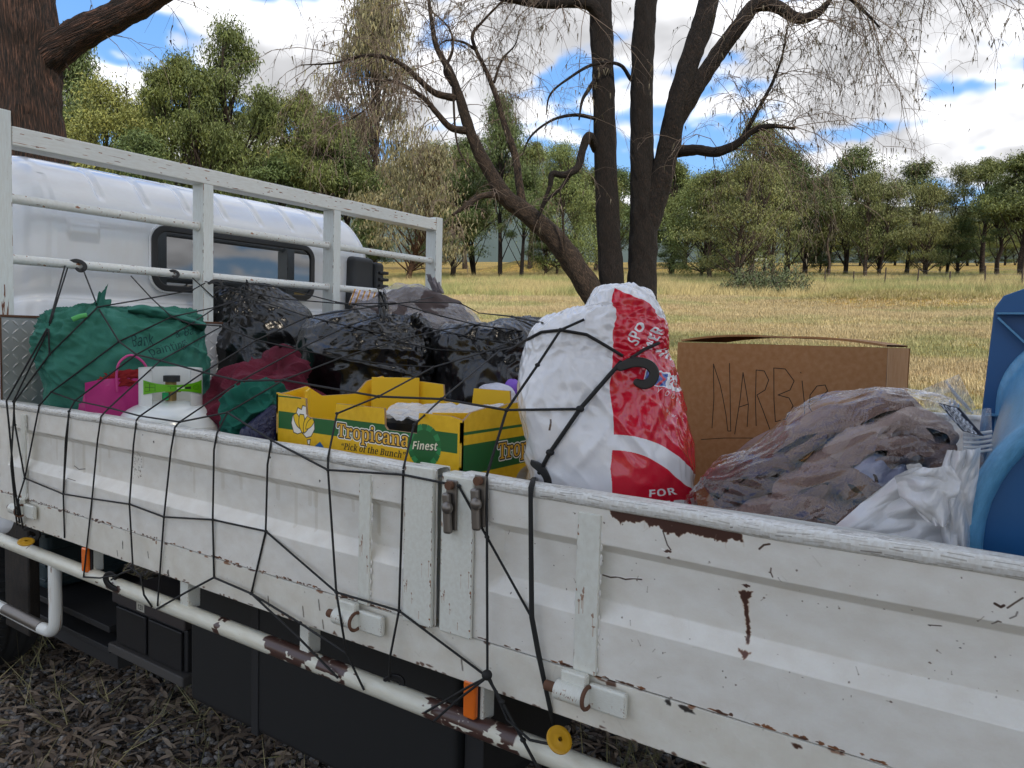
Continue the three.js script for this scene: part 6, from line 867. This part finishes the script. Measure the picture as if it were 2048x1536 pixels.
function plant(kind, i, px, py, topPy, wPx, label, o = {}) {
  const p = o.at ?? gnd(px, py), dpt = p.clone().sub(CAM).dot(pray(1024, 768).normalize()), H = ((py - topPy) * dpt) / FPX, wm = (wPx * dpt) / FPX, K = KIND[kind][i % KIND[kind].length];
  const t = thing(o.name ?? WORD[kind][0], label, WORD[kind][1], [p.x, p.y, p.z], (px * 0.37) % 6.28, o.group);
  const sy = H / 10.3, R0 = { gum: 2.7, wattle: 3.2, grey: 2.5, olive: 2.5, slim: 1.9, dark: 2.5 }[kind], sx = clamp(wm / (2 * R0), sy * 0.5, sy * 1.7); t.scale.set(sx, sy, sx);
  part(t, 'trunk', K.wood, o.bark ?? mBarkGrey); part(t, 'crown', K.leaf, leafMat); return t;
}
const LB = 'gum trees of the wood beyond the field', RB2 = 'gum trees along the far fence';
// left of the leaning tree, behind the cab
plant('wattle', 0, 215, 566, 160, 300, 'round yellow-green wattle rising over the white cab roof');
plant('gum', 0, 350, 562, 108, 190, 'tall green gum tree behind the round wattle'); plant('gum', 2, 478, 560, 62, 220, 'tallest dense green gum tree of the wood behind the headboard');
plant('dark', 1, 140, 560, 70, 170, 'dark green gum tree just behind the thick red-brown trunk'); plant('dark', 0, 285, 568, 255, 200, 'low dark gum tree behind the headboard top rail');
plant('gum', 1, 600, 560, 175, 170, 'mid green gum tree left of the tall sparse grey gum'); plant('dark', 0, 560, 562, 300, 200, 'low dark evergreen between headboard posts and the wood');
plant('grey', 0, 745, 556, -40, 230, 'tall sparse grey-brown gum tree reaching out of the picture'); plant('grey', 1, 812, 566, 285, 230, 'drooping grey gum with peeling orange bark on its trunk', { bark: mat(lin(0.42, 0.25, 0.14), 0.9, { map: texBark }) });
plant('dark', 1, 690, 560, 260, 200, 'dark green gum at the foot of the tall grey gum'); plant('dark', 0, 905, 560, 330, 150, 'dark evergreen with a straight black trunk right of the headboard', { bark: mBarkDark }); plant('dark', 1, 1000, 560, 195, 130, 'dark gum standing behind the leaning tree', { bark: mBarkDark });
plant('gum', 2, 950, 556, 300, 150, 'green gum with bare lower trunk beside the headboard end', { bark: mBarkDark }); plant('wattle', 1, 1112, 556, 285, 170, 'light green bushy tree framed by the leaning trunk and the twin trunks'); plant('dark', 1, 1042, 560, 330, 120, 'narrow dark gum behind the leaning trunk', { bark: mBarkDark }); plant('gum', 1, 1190, 548, 330, 140, 'gum tree seen between the broken limb and the dark trunks');
// right of the big twin trunk
plant('wattle', 1, 1400, 560, 345, 200, 'bushy green tree just right of the dark twin trunks'); plant('olive', 1, 1500, 566, 235, 190, 'tall olive-grey gum above the brush pile'); plant('olive', 0, 1470, 572, 330, 200, 'grey multi-stemmed gum leaning over the brush pile', { bark: mBarkPale });
plant('gum', 0, 1345, 556, 320, 120, 'green gum half hidden by the right dark trunk'); plant('dark', 1, 1575, 560, 300, 170, 'dark gum with many thin stems behind the fence'); plant('olive', 1, 1610, 556, 350, 150, 'greyish scrubby gum between the brush pile and the broad gum');
plant('gum', 2, 1690, 556, 290, 180, 'broad yellow-green gum with a wide flat crown'); plant('slim', 0, 1812, 556, 322, 130, 'slender gum with a pointed crown and clear trunk'); plant('dark', 0, 1758, 556, 400, 110, 'dark low gum between the broad and the slender gum'); plant('slim', 1, 1752, 560, 360, 100, 'thin leaning gum in front of the broad gum');
plant('slim', 1, 1892, 556, 318, 95, 'wispy gum with a small high crown'); plant('dark', 0, 1915, 556, 430, 100, 'rounded dark shrubby tree with bare stems'); plant('gum', 1, 1965, 556, 310, 150, 'grey-green gum near the blue tub'); plant('gum', 0, 2040, 560, 305, 190, 'large gum tree at the end of the fence line'); plant('slim', 0, 2075, 560, 330, 150, 'gum tree past the end of the fence line');
plant('olive', 1, 1730, 562, 340, 110, 'olive gum with drooping leaves beside the fence posts', { bark: mBarkPale }); plant('slim', 0, 1655, 562, 345, 90, 'straight thin gum just behind the first fence post', { bark: mBarkPale }); plant('olive', 0, 1850, 560, 365, 120, 'low olive gum between the slender gum and the wispy gum', { bark: mBarkPale }); plant('dark', 1, 1995, 558, 365, 130, 'dark gum between the grey-green gum and the fence-end gum'); plant('gum', 1, 1420, 562, 335, 140, 'green gum beside the low bare limb of the twin tree', { bark: mBarkPale }); plant('olive', 1, 1545, 562, 320, 130, 'olive gum whose crown overhangs the brush pile', { bark: mBarkPale }); plant('gum', 0, 640, 562, 215, 170, 'green gum crowding against the tall sparse grey gum'); plant('gum', 2, 410, 562, 150, 170, 'green gum filling the gap beside the tallest gum');
plant('slim', 1, 1650, 552, 330, 100, 'thin two-stemmed gum behind the fence posts'); plant('slim', 0, 1530, 552, 300, 110, 'thin gum behind the brush pile'); 
// bright lawn trees beyond the wood, and more of the wood behind
const mk2 = (kind, i, px, py, top, w, label, group) => plant(kind, i, px, py, top, w, label, { group });
for (const [px, top, w, where] of [[1660, 420, 120, 'between the thin two-stemmed gum and the broad gum'], [1720, 400, 130, 'showing under the broad flat-crowned gum'], [1790, 410, 120, 'showing past the slender pointed gum'], [1850, 420, 110, 'between the slender gum and the wispy gum'], [1935, 410, 120, 'between the dark shrubby tree and the grey-green gum'], [2010, 420, 110, 'before the gum at the fence end']]) mk2('wattle', 0, px, 523, top, w, 'bright yellow-green lawn tree far off, ' + where, 'bright trees far beyond the fence');
for (const [px, where] of [[1585, 'behind the brush pile'], [1625, 'behind the scrubby grey gum'], [1690, 'behind the broad gum trunk'], [1755, 'behind the thin leaning gum'], [1822, 'behind the slender gum trunk'], [1880, 'behind the wispy gum'], [1955, 'behind the dark shrubby tree'], [2030, 'behind the fence-end gum'], [1440, 'behind the multi-stemmed grey gum'], [1510, 'behind the brush pile, near the parked car']]) { const t = plant('wattle', 1, px, 521, 452, 170, 'low sunlit bush far off, ' + where, { name: 'distant_bush', group: 'far sunlit bushes' }); t.userData.category = 'bush'; }
for (const [px, top, w, where] of [[60, 150, 220, 'behind the massive red-brown trunk'], [180, 200, 200, 'behind the round wattle'], [300, 190, 200, 'between the round wattle and the tall green gum'], [420, 210, 200, 'between the tall green gum and the tallest gum'], [520, 200, 180, 'behind the tallest dense gum'], [640, 240, 190, 'behind the gum beside the sparse grey gum'], [720, 230, 180, 'behind the tall sparse grey gum'], [860, 280, 180, 'behind the gum with peeling orange bark'], [930, 270, 150, 'behind the headboard end'], [1060, 280, 150, 'behind the leaning tree'], [1150, 320, 150, 'behind the broken limb'], [1230, 330, 150, 'seen in the gap between the twin trunks'], [1290, 330, 150, 'behind the right dark trunk'], [1370, 350, 150, 'under the low bare limb of the twin tree'], [1450, 340, 150, 'behind the olive-grey gum'], [1540, 350, 150, 'behind the thin gum by the brush pile']]) mk2(px % 4 < 2 ? 'gum' : 'dark', px % 3, px, 538, top, w, 'second-row dark tree ' + where, 'second row of the wood');
for (const [px, py, top, w, where] of [[640, 562, 400, 130, 'behind the far headboard bars'], [740, 562, 420, 150, 'behind the black air intake'], [860, 560, 430, 120, 'by the headboard end post'], [1090, 556, 440, 110, 'under the leaning trunk'], [1135, 552, 470, 90, 'under the broken hanging limb'], [1340, 556, 470, 100, 'right beside the dark twin trunks'], [1420, 556, 480, 90, 'between the twin trunks and the brush pile'], [1880, 548, 490, 60, 'at the foot of the wispy gum'], [1640, 552, 480, 90, 'behind the first fence posts']]) plant('dark', px % 2, px, py, top, w, 'dark understorey shrub ' + where, { name: 'shrub', group: 'understorey shrubs' }).userData.category = 'shrub';

// --- near trees, traced from the photograph at the distance of their foot
const twigs = (list, r, n, len, depth, out, leafP, leafC, o = {}) => {   // fine drooping twigs set along a limb
  const cv = new THREE.CatmullRomCurve3(list, false, 'centripetal');
  for (let i = 0; i < n; i++) {
    const t = lerp(o.from ?? 0.15, 1, r()), p = cv.getPoint(t), tg = cv.getTangent(t), d = tg.clone().multiplyScalar(0.7).add(V(r() - 0.5, r() - 0.5, r() - 0.5).multiplyScalar(1.9)).normalize(), L = len * (0.4 + 0.9 * r()), pts = [p];
    let q = p.clone(), dir = d.clone(); for (let k = 0; k < 4; k++) { dir.add(V((r() - 0.5) * 0.6, -(o.droop ?? 0.28) * (k + 0.5) * 0.5 + (r() - 0.5) * 0.3, (r() - 0.5) * 0.6)).normalize(); q = q.clone().addScaledVector(dir, L / 4); pts.push(q); }
    const r0 = (o.r0 ?? 0.0095) * Math.pow(0.55, 2 - depth); out.push(limb(pts, [r0, r0 * 0.85, r0 * 0.7, r0 * 0.5, r0 * 0.3], 4, 1));
    if (depth > 0) twigs(pts, r, Math.round(3 + 3 * r()), L * 0.55, depth - 1, out, leafP, leafC, o);
    else if (r() < (o.leaf ?? 0.3)) for (let k = 0; k < 3; k++) pushLeaf(leafP, leafC, pts[2 + Math.floor(r() * 3)], r, 0.12, 0.022, 1.2, o.col ?? [0.085, 0.075, 0.045], 0.6);
  }
};
function traced(name, label, depth, trunksDef, limbsDef, m, twigN, o = {}) {
  const P = (px, py, dz = 0) => dep(px, py, depth + dz), first = P(...trunksDef[0].pts[0]), g0 = V(first.x, groundY(first.x, first.z), first.z), t = thing(name, label, 'tree', g0.toArray()), r = rng(depth * 100 + trunksDef.length), k = depth / FPX;
  const add = (pn, def, mm) => { const pts = def.pts.map((q) => P(...q)); const radii = def.w.map((w) => (w * k) / 2); const w = radii.length === pts.length ? radii : pts.map((_, i) => lerp(radii[0], radii[radii.length - 1], i / (pts.length - 1))); if (def.foot) { const f = pts[0].clone(); f.y = groundY(f.x, f.z) - 0.25; pts.unshift(f); w.unshift(w[0] * 1.35); } part(t, pn, limb(pts.map((p) => p.sub(g0)), w, def.seg ?? 14, 8, 0.16, 5), mm); return pts; };
  const all = []; for (const d of trunksDef) all.push([add('trunk', d, m), d]); for (const d of limbsDef) all.push([add('limb', d, o.limbMat ?? m), d]);
  const tw = [], lp = [], lc = []; for (const [pts, d] of all) if (d.tw) twigs(pts, r, d.tw, d.tl ?? 1.6, d.td ?? 2, tw, lp, lc, { ...o, from: d.from ?? 0.2, droop: d.droop ?? 0.28 });
  if (tw.length) { const c = part(t, 'twigs', tw, mTwig); c.userData.kind = 'stuff'; } if (lp.length) { const c = part(t, 'crown', leavesGeo(lp, lc), leafMat); } return t;
}
traced('old_gum_tree', 'massive red-brown gum trunk with one thick limb, in front of the cab', 8.8,
  [{ pts: [[52, 900], [58, 345], [48, 200], [40, 60], [36, -120], [30, -500], [10, -900]], w: [160, 138, 132, 134, 110, 90, 60], foot: 1, seg: 40 }],
  [{ pts: [[70, 130], [120, 92], [180, 58], [240, 28], [312, -12], [420, -90], [560, -220]], w: [78, 66, 58, 54, 50, 44, 30], seg: 22, tw: 6, tl: 1.4, td: 1 }, { pts: [[100, 30], [108, 70], [125, 115], [140, 142]], w: [7, 5, 4, 2] }, { pts: [[20, -500], [-250, -800], [-500, -1000]], w: [60, 44, 24] }, { pts: [[20, -600], [300, -900], [650, -1150]], w: [60, 44, 24] }], mBarkRed, 0);
traced('twin_gum_tree', 'tall dark gum with two straight trunks and spreading bare limbs', 15.5,
  [{ pts: [[1228, 640], [1220, 520], [1214, 400], [1209, 250], [1205, 120], [1200, 0], [1190, -160], [1170, -330]], w: [54, 48, 46, 44, 45, 46, 40, 26], foot: 1, seg: 22 }, { pts: [[1282, 640, 0.1], [1284, 540, 0.1], [1288, 430, 0.1], [1284, 300, 0.1], [1284, 150, 0.1], [1290, 40, 0.1], [1300, -80, 0.1], [1310, -260, 0.1]], w: [66, 58, 56, 46, 44, 46, 40, 26], foot: 1, seg: 22 }],
  [{ pts: [[1284, 520, 0.12], [1298, 440, 0.06], [1318, 370, 0], [1338, 290, -0.1], [1356, 200, -0.2], [1380, 120, -0.2], [1408, 40, -0.2], [1428, -60, -0.2], [1450, -200, -0.2]], w: [30, 48, 48, 44, 40, 40, 42, 36, 24], seg: 18 },
   { pts: [[1350, 262, -0.15], [1372, 212, -0.2], [1408, 150, -0.3], [1445, 95, -0.4], [1480, 50, -0.5], [1510, 12, -0.5], [1550, 12, -0.6], [1600, 38, -0.7], [1640, 22, -0.8], [1662, -2, -0.9]], w: [18, 32, 32, 30, 30, 28, 24, 20, 15, 8], tw: 25, tl: 1.9, from: 0.35 },
   { pts: [[1352, 303, 0], [1395, 300, -0.2], [1432, 304, -0.3], [1470, 290, -0.4], [1505, 262, -0.5], [1545, 252, -0.6], [1590, 258, -0.6]], w: [24, 20, 19, 17, 13, 9, 4], tw: 28, tl: 1.9, from: 0.3 },
   { pts: [[1480, 284, -0.4], [1510, 230, -0.5], [1545, 165, -0.6], [1565, 110, -0.7], [1575, 50, -0.8]], w: [10, 8, 6, 4, 2], tw: 22, tl: 1.3, from: 0.1 },
   { pts: [[1208, 60, 0], [1185, 12, -0.2], [1150, 5, -0.3], [1090, 8, -0.4], [1020, -2, -0.5], [940, -20, -0.6]], w: [34, 26, 20, 18, 14, 10], tw: 25, tl: 2.0, from: 0.15 },
   { pts: [[1192, 300, 0], [1178, 272, -0.3], [1165, 300, -0.4], [1155, 335, -0.5], [1128, 350, -0.6], [1105, 348, -0.6], [1100, 372, -0.6], [1080, 420, -0.6]], w: [16, 18, 16, 15, 13, 12, 9, 4], tw: 6, tl: 1.0, td: 1 }, { pts: [[1140, 350, -0.5], [1118, 380, -0.6], [1095, 400, -0.6], [1075, 440, -0.6]], w: [8, 6, 5, 2], tw: 4, tl: 1.0, td: 1 },
   { pts: [[1196, 150, 0], [1178, 178, -0.4], [1165, 200, -0.5], [1158, 240, -0.6]], w: [9, 8, 6, 3], tw: 6, tl: 1.1, td: 1 }, { pts: [[1195, 238, 0], [1150, 230, -0.4], [1105, 240, -0.6], [1060, 275, -0.8], [1045, 310, -0.8]], w: [8, 7, 5, 4, 2], tw: 7, tl: 0.9, td: 1 }, { pts: [[1262, 160, 0], [1240, 130, -0.3], [1190, 128, -0.5], [1140, 155, -0.6], [1100, 190, -0.7], [1092, 230, -0.7]], w: [8, 7, 6, 5, 4, 2], tw: 8, tl: 1.0, td: 1 },
   { pts: [[1668, -30, -0.8], [1715, 10, -0.9], [1760, 55, -1]], w: [10, 7, 3], tw: 16, tl: 1.7 }, { pts: [[1560, -60, -0.8], [1700, -60, -0.9], [1830, -40, -1], [1930, -20, -1.1]], w: [16, 12, 8, 4], tw: 33, tl: 1.9 }], mBarkDark, 0, { limbMat: mBarkDark, leaf: 0.35 });
traced('leaning_gum_tree', 'bare grey gum leaning far over to the left from the foot of the twin trunks', 15.2,
  [{ pts: [[1212, 648], [1160, 548], [1112, 480], [1055, 428], [1010, 393], [985, 352], [958, 305], [940, 262], [928, 225], [914, 178], [900, 143], [874, 96], [862, 35], [855, -30]], w: [56, 46, 42, 38, 34, 28, 25, 22, 20, 17, 15, 11, 8, 6], foot: 1, seg: 18, tw: 19, tl: 1.6, from: 0.6 }],
  [{ pts: [[1048, 425, 0.1], [1040, 380, 0.1], [1032, 320, 0.2], [1022, 285, 0.2], [1006, 240, 0.3], [990, 186, 0.3], [970, 137, 0.4], [952, 100, 0.4], [945, 70, 0.4], [968, 40, 0.4], [1005, 2, 0.4]], w: [18, 17, 15, 14, 12, 11, 9, 8, 7, 5, 4], tw: 24, tl: 1.5, from: 0.4 }, { pts: [[952, 100, 0.4], [925, 84, 0.5], [890, 82, 0.6], [870, 100, 0.6]], w: [6, 5, 4, 2], tw: 7, tl: 0.9, td: 1 }, { pts: [[988, 165, 0.3], [1005, 118, 0.4], [1030, 90, 0.4], [1038, 60, 0.5]], w: [6, 5, 3, 2], tw: 7, tl: 0.9, td: 1 },
   { pts: [[934, 262, 0], [900, 254, -0.2], [873, 225, -0.3], [846, 195, -0.4], [791, 164, -0.5], [746, 161, -0.6]], w: [16, 13, 11, 9, 7, 3], tw: 25, tl: 1.5 }, { pts: [[910, 196, 0], [870, 186, -0.2], [839, 160, -0.3], [805, 130, -0.4], [764, 113, -0.5], [730, 111, -0.6], [668, 126, -0.7], [602, 130, -0.8]], w: [15, 13, 11, 9, 8, 6, 4, 2], tw: 33, tl: 1.5 }, { pts: [[905, 170, 0], [890, 142, 0.1], [905, 100, 0.2], [900, 60, 0.2], [862, 20, 0.2]], w: [9, 8, 6, 4, 2], tw: 13, tl: 1.4 },
   { pts: [[992, 388, 0], [960, 393, -0.2], [935, 410, -0.4], [905, 430, -0.6]], w: [14, 12, 10, 5], tw: 7, tl: 1.2 }, { pts: [[905, 170, 0], [918, 300, -0.3], [950, 345, -0.5]], w: [5, 4, 2], tw: 4, tl: 0.8, td: 1 }, { pts: [[760, 160, -0.6], [740, 210, -0.7], [700, 240, -0.8]], w: [6, 4, 2], tw: 14, tl: 1.2 }, { pts: [[1130, 500, -0.3], [1125, 430, -0.4], [1120, 380, -0.5]], w: [5, 4, 2], tw: 4, tl: 0.8, td: 1 }], mBarkGrey, 0, { limbMat: mBarkGrey, leaf: 0.2, col: [0.12, 0.10, 0.07] });

{ // broad gum out of view behind the camera, placed to shade the truck
  const t = thing('unseen_shade_gum_tree', 'broad leafy gum tree out of view, placed to shade the truck', 'tree', [9.5, 0, 6.5]), r = rng(4242), wood = [], pos = [], col = [], C = V(-1.8, 10.2, -2.6);
  wood.push(limb([V(0, -0.3, 0), V(-0.2, 2.5, -0.2), V(-0.6, 5, -0.8), V(-1.2, 7.5, -1.6), V(-1.8, 10.5, -2.6)], [0.5, 0.42, 0.36, 0.28, 0.14], 14, 5, 0.2, 3));
  for (let i = 0; i < 70; i++) { const a = r() * 6.3, q = Math.sqrt(r()) * 6.8, c = V(C.x + Math.cos(a) * q, C.y + (r() - 0.5) * 3.2 + 1.2 * (1 - (q / 6.8) ** 2), C.z + Math.sin(a) * q), b = V(-0.9, 5.5 + 2 * r(), -1.2); wood.push(limb([b, b.clone().lerp(c, 0.5).add(V(0, 0.6, 0)), c], [0.13, 0.08, 0.02], 6, 3)); for (let j = 0; j < 240; j++) pushLeaf(pos, col, c.clone().add(V((r() + r() - 1) * 1.5, (r() + r() - 1) * 0.9, (r() + r() - 1) * 1.5)), r, 0.55, 0.22, 0.5, [0.10, 0.13, 0.045], 0.6); }
  part(t, 'trunk', wood, mBarkRed); part(t, 'crown', leavesGeo(pos, col), leafMat);
}
// ---------------------------------------------------------------- ground cover and far things
{ // fence along the far side of the field: posts and wires
  const t = thing('wire_fence', 'low wire fence with thin dark posts along the far side of the field', 'fence'), mP = mat(lin(0.06, 0.045, 0.035), 0.9), mWi = mat(lin(0.2, 0.2, 0.2), 0.6, { metalness: 0.5 });
  const feet = [[1590, 571], [1650, 571], [1707, 572], [1769, 572], [1834, 574], [1899, 575], [1970, 575], [2044, 575], [2120, 577], [2200, 578]].map(([a, b]) => gnd(a, b)), tops = [];
  feet.forEach((p, i) => { const h = 1.15 + 0.15 * Math.sin(i * 2.3), top = p.clone().add(V(0.05 * Math.sin(i * 5), h, 0)); part(t, 'post', rod(p.clone().add(V(0, -0.2, 0)), top, 0.05, 7, 0.045), mP); tops.push([p, top]); });
  for (let k = 0; k < 3; k++) for (let i = 0; i < tops.length - 1; i++) part(t, 'wire', rod(tops[i][0].clone().lerp(tops[i][1], 0.4 + 0.25 * k), tops[i + 1][0].clone().lerp(tops[i + 1][1], 0.4 + 0.25 * k), 0.006, 4), mWi);
}
const BP = gnd(1515, 584);
{ // heap of cut branches
  const p = BP, t = thing('brush_pile', 'heap of cut leafy branches lying at the edge of the field', 'brush pile', [p.x, p.y, p.z - 0.8]), r = rng(500), wood = [], pos = [], col = [], k = p.distanceTo(CAM) / FPX, R = 74 * k;
  for (let i = 0; i < 90; i++) { const a = r() * 6.3, q = Math.sqrt(r()) * R, b = V(Math.cos(a) * q, 0.05, Math.sin(a) * q * 0.5), e = b.clone().add(V((r() - 0.5) * 2.2, (0.5 + 1.7 * r()) * (1 - (q / R) ** 2 * 0.75), (r() - 0.5) * 1.2)); wood.push(limb([b, b.clone().lerp(e, 0.5).add(V(0, 0.15, 0)), e], [0.03, 0.02, 0.008], 5, 2)); for (let j = 0; j < 70; j++) { const c = b.clone().lerp(e, 0.2 + 0.8 * r()).add(V((r() - 0.5) * 0.7, (r() - 0.5) * 0.35, (r() - 0.5) * 0.6)); if (c.y < 0.03) c.y = 0.03 + 0.1 * r(); const w = 0.8 + 0.5 * r(); pushLeaf(pos, col, c, r, 0.22, 0.06, 0.5, [0.080 * w, 0.105 * w, 0.045 * w], 0.7); } }
  for (let i = 0; i < 1200; i++) { const a = r() * 6.3, q = R * (0.9 + 0.5 * r()); pushLeaf(pos, col, V(Math.cos(a) * q, 0.05 + 0.12 * r(), Math.sin(a) * q * 0.35 + 0.5), r, 0.2, 0.06, 0.2, [0.07, 0.11, 0.045], 0.7); }
  part(t, 'branches', wood, mTwig); part(t, 'leaves', leavesGeo(pos, col), leafMat);
}
{ // white car parked far off between the trees
  const p = gnd(1518, 527), u = p.distanceTo(CAM) / FPX, L = clamp(44 * u, 3.8, 5.2), t = thing('parked_car', 'small white car parked far away behind the trees', 'car', [p.x, p.y, p.z], 0.45), s = L / 4.4, sh = new THREE.Shape(); [[-2.2, 0.3], [-2.2, 0.75], [-1.5, 0.92], [-0.8, 1.42], [0.7, 1.45], [1.35, 0.98], [2.1, 0.85], [2.2, 0.3]].forEach(([x, y], i) => (i ? sh.lineTo(x * s, y * s) : sh.moveTo(x * s, y * s)));
  const g = new THREE.ExtrudeGeometry(sh, { depth: 1.6 * s, bevelEnabled: true, bevelSize: 0.08, bevelThickness: 0.08 }); g.translate(0, 0, -0.8 * s); part(t, 'body', g, mCab); const gl = new THREE.Shape(); [[-1.2, 0.98], [-0.72, 1.34], [0.62, 1.36], [1.1, 0.98]].forEach(([x, y], i) => (i ? gl.lineTo(x * s, y * s) : gl.moveTo(x * s, y * s))); for (const z of [0.89, -0.89]) { const q = new THREE.ExtrudeGeometry(gl, { depth: 0.01, bevelEnabled: false }); q.translate(0, 0, z * s - 0.005); part(t, 'window', q, mBlack); }
  for (const [x, z] of [[-1.35, 0.78], [1.35, 0.78], [-1.35, -0.78], [1.35, -0.78]]) { const w = new THREE.CylinderGeometry(0.32 * s, 0.32 * s, 0.2, 20); w.rotateX(Math.PI / 2); w.translate(x * s, 0.32 * s, z * s); part(t, 'wheel', w, mRubber); }
}
// --- grass over the field: short mown stubble near, taller uncut grass at the fence
{
  const r = rng(900), blade = (n, h, w, sp) => { const pos = []; for (let i = 0; i < n; i++) { const a = r() * 6.3, q = sp * Math.sqrt(r()), x = Math.cos(a) * q, z = Math.sin(a) * q, l = h * (0.5 + 0.7 * r()), b = r() * 6.3, lx = (r() - 0.5) * l * 1.1, lz = (r() - 0.5) * l * 1.1; pos.push(x - Math.cos(b) * w, 0, z - Math.sin(b) * w, x + Math.cos(b) * w, 0, z + Math.sin(b) * w, x + lx, l, z + lz); } const g = new THREE.BufferGeometry(); g.setAttribute('position', new THREE.Float32BufferAttribute(pos, 3)); g.computeVertexNormals(); return g; };
  const mGr = mat(0xffffff, 0.9, { side: THREE.DoubleSide });
  const sow = (name, label, geo, N, place, colour) => { const im = new THREE.InstancedMesh(geo, mGr, N), m = new THREE.Matrix4(), q = new THREE.Quaternion(), c = new THREE.Color(); for (let i = 0; i < N; i++) { const [x, z, s] = place(); q.setFromAxisAngle(V(0, 1, 0), r() * 6.3); m.compose(V(x, groundY(x, z) - 0.005, z), q, V(s, s * (0.7 + 0.6 * r()), s)); im.setMatrixAt(i, m); const k = colour(x, z); c.setRGB(k[0], k[1], k[2]); im.setColorAt(i, c); } im.name = name; im.userData = { kind: 'stuff', label, category: 'grass' }; shade(im); scene.add(im); };
  const wedge = (d0, d1, pw) => { const d = lerp(Math.pow(d0, pw), Math.pow(d1, pw), r()) ** (1 / pw), px = lerp(560, 2100, r()), v = pray(px, 768), L = Math.hypot(v.x, v.z); return [CAM.x + (v.x / L) * d, CAM.z + (v.z / L) * d]; };
  const straw = (x, z) => { const g = groundColor(x, z), v = 0.6 + 0.5 * r(); return [g[0] * v * 0.78, g[1] * v * 0.74, g[2] * v * 0.60]; };
  sow('field_grass', 'short dry mown grass over the whole field', blade(8, 0.065, 0.006, 0.16), 80000, () => { const [x, z] = wedge(6, 42, 1.3); return [x, z, 0.6 + 0.7 * r() + 0.02 * Math.hypot(x - 2, z)]; }, straw);
  sow('tall_grass', 'tall uncut yellow grass along the fence and under the trees', blade(12, 0.42, 0.010, 0.3), 36000, () => { for (;;) { const [x, z] = wedge(36, 85, 1.2); if (Math.hypot(x - BP.x, (z - BP.z) * 1.6) > 3.6 && r() < sstep(40, 46, Math.hypot(x - 2, z - 1)) * 0.9 + 0.02) return [x, z, 0.7 + 0.8 * r()]; } }, (x, z) => { const v = 0.6 + 0.6 * r(), g = sstep(-0.2, 0.4, n2s(x * 0.08, z * 0.08)); return [lerp(0.52, 0.34, g) * v, lerp(0.44, 0.36, g) * v, lerp(0.21, 0.14, g) * v]; });
  const md = MOUND[0]; sow('mound_grass', 'greener tufts growing on the low mound in the field', blade(10, 0.2, 0.009, 0.25), 1500, () => { const a = r() * 6.3, q = Math.sqrt(r()); return [md[0] + Math.cos(a) * q * md[2] * 0.95, md[1] + Math.sin(a) * q * md[3] * 0.8, 0.6 + 0.7 * r()]; }, () => { const v = 0.7 + 0.6 * r(); return [0.40 * v, 0.36 * v, 0.15 * v]; });
  // litter on the verge: gum leaves, bark chips, straw and stones
  const near = () => { const x = lerp(-3.2, 2.6, Math.pow(r(), 0.9)), z = lerp(-2.4, 0.9, r()); return [x, z, 0.6 + 0.9 * r()]; };
  const leafG = new THREE.BufferGeometry(); { const P = [], n = 4, pt = (t, s) => [0.034 * (t * 2 - 1), 0.006 * Math.sin(t * 3.1) + 0.002 * s, s * 0.0062 * Math.sin(Math.PI * Math.min(1, t * 1.05 + 0.02))]; for (let i = 0; i < n; i++) { const a = pt(i / n, -1), b = pt(i / n, 1), c = pt((i + 1) / n, -1), d = pt((i + 1) / n, 1); P.push(...a, ...b, ...c, ...b, ...d, ...c); } leafG.setAttribute('position', new THREE.Float32BufferAttribute(P, 3)); leafG.computeVertexNormals(); }
  const lay = (name, label, cat, geo, N, place, colour, tilt, lift, m = mGr) => { const im = new THREE.InstancedMesh(geo, m, N), M = new THREE.Matrix4(), q = new THREE.Quaternion(), e = new THREE.Euler(), c = new THREE.Color(); for (let i = 0; i < N; i++) { const [x, z, s] = place(); e.set((r() - 0.5) * tilt, r() * 6.3, (r() - 0.5) * tilt); q.setFromEuler(e); M.compose(V(x, groundY(x, z) + 0.012 + lift * r(), z), q, V(s, s, s)); im.setMatrixAt(i, M); const k = colour(); c.setRGB(k[0], k[1], k[2]); im.setColorAt(i, c); } im.name = name; im.userData = { kind: 'stuff', label, category: cat }; shade(im); scene.add(im); };
  const pick = (l) => { const k = l[Math.floor(r() * l.length)], v = 0.6 + 0.7 * r(); return k.map((x) => x * v); };
  lay('leaf_litter', 'brown gum leaves and bark chips scattered on the gravel', 'leaves', leafG, 20000, near, () => pick([[0.19, 0.14, 0.10], [0.25, 0.19, 0.135], [0.12, 0.09, 0.07], [0.28, 0.22, 0.16]]), 0.7, 0.014);
  const st = new THREE.DodecahedronGeometry(0.011, 0); st.scale(1.2, 0.6, 1); lay('gravel_stones', 'small grey stones of the gravel verge', 'gravel', st, 16000, near, () => pick([[0.22, 0.21, 0.2], [0.16, 0.155, 0.15], [0.30, 0.28, 0.26]]), 1.5, 0.0, mat(0xffffff, 0.95));
  const straws = blade(5, 0.16, 0.0018, 0.05); lay('dry_stems', 'thin dry grass stems lying over the leaf litter', 'grass', straws, 1100, () => { const [x, z, s] = near(); return [x, z, s * 1.2]; }, () => pick([[0.34, 0.30, 0.15], [0.28, 0.27, 0.13]]), 2.4, 0.02);
}
renderer.render(scene, camera);
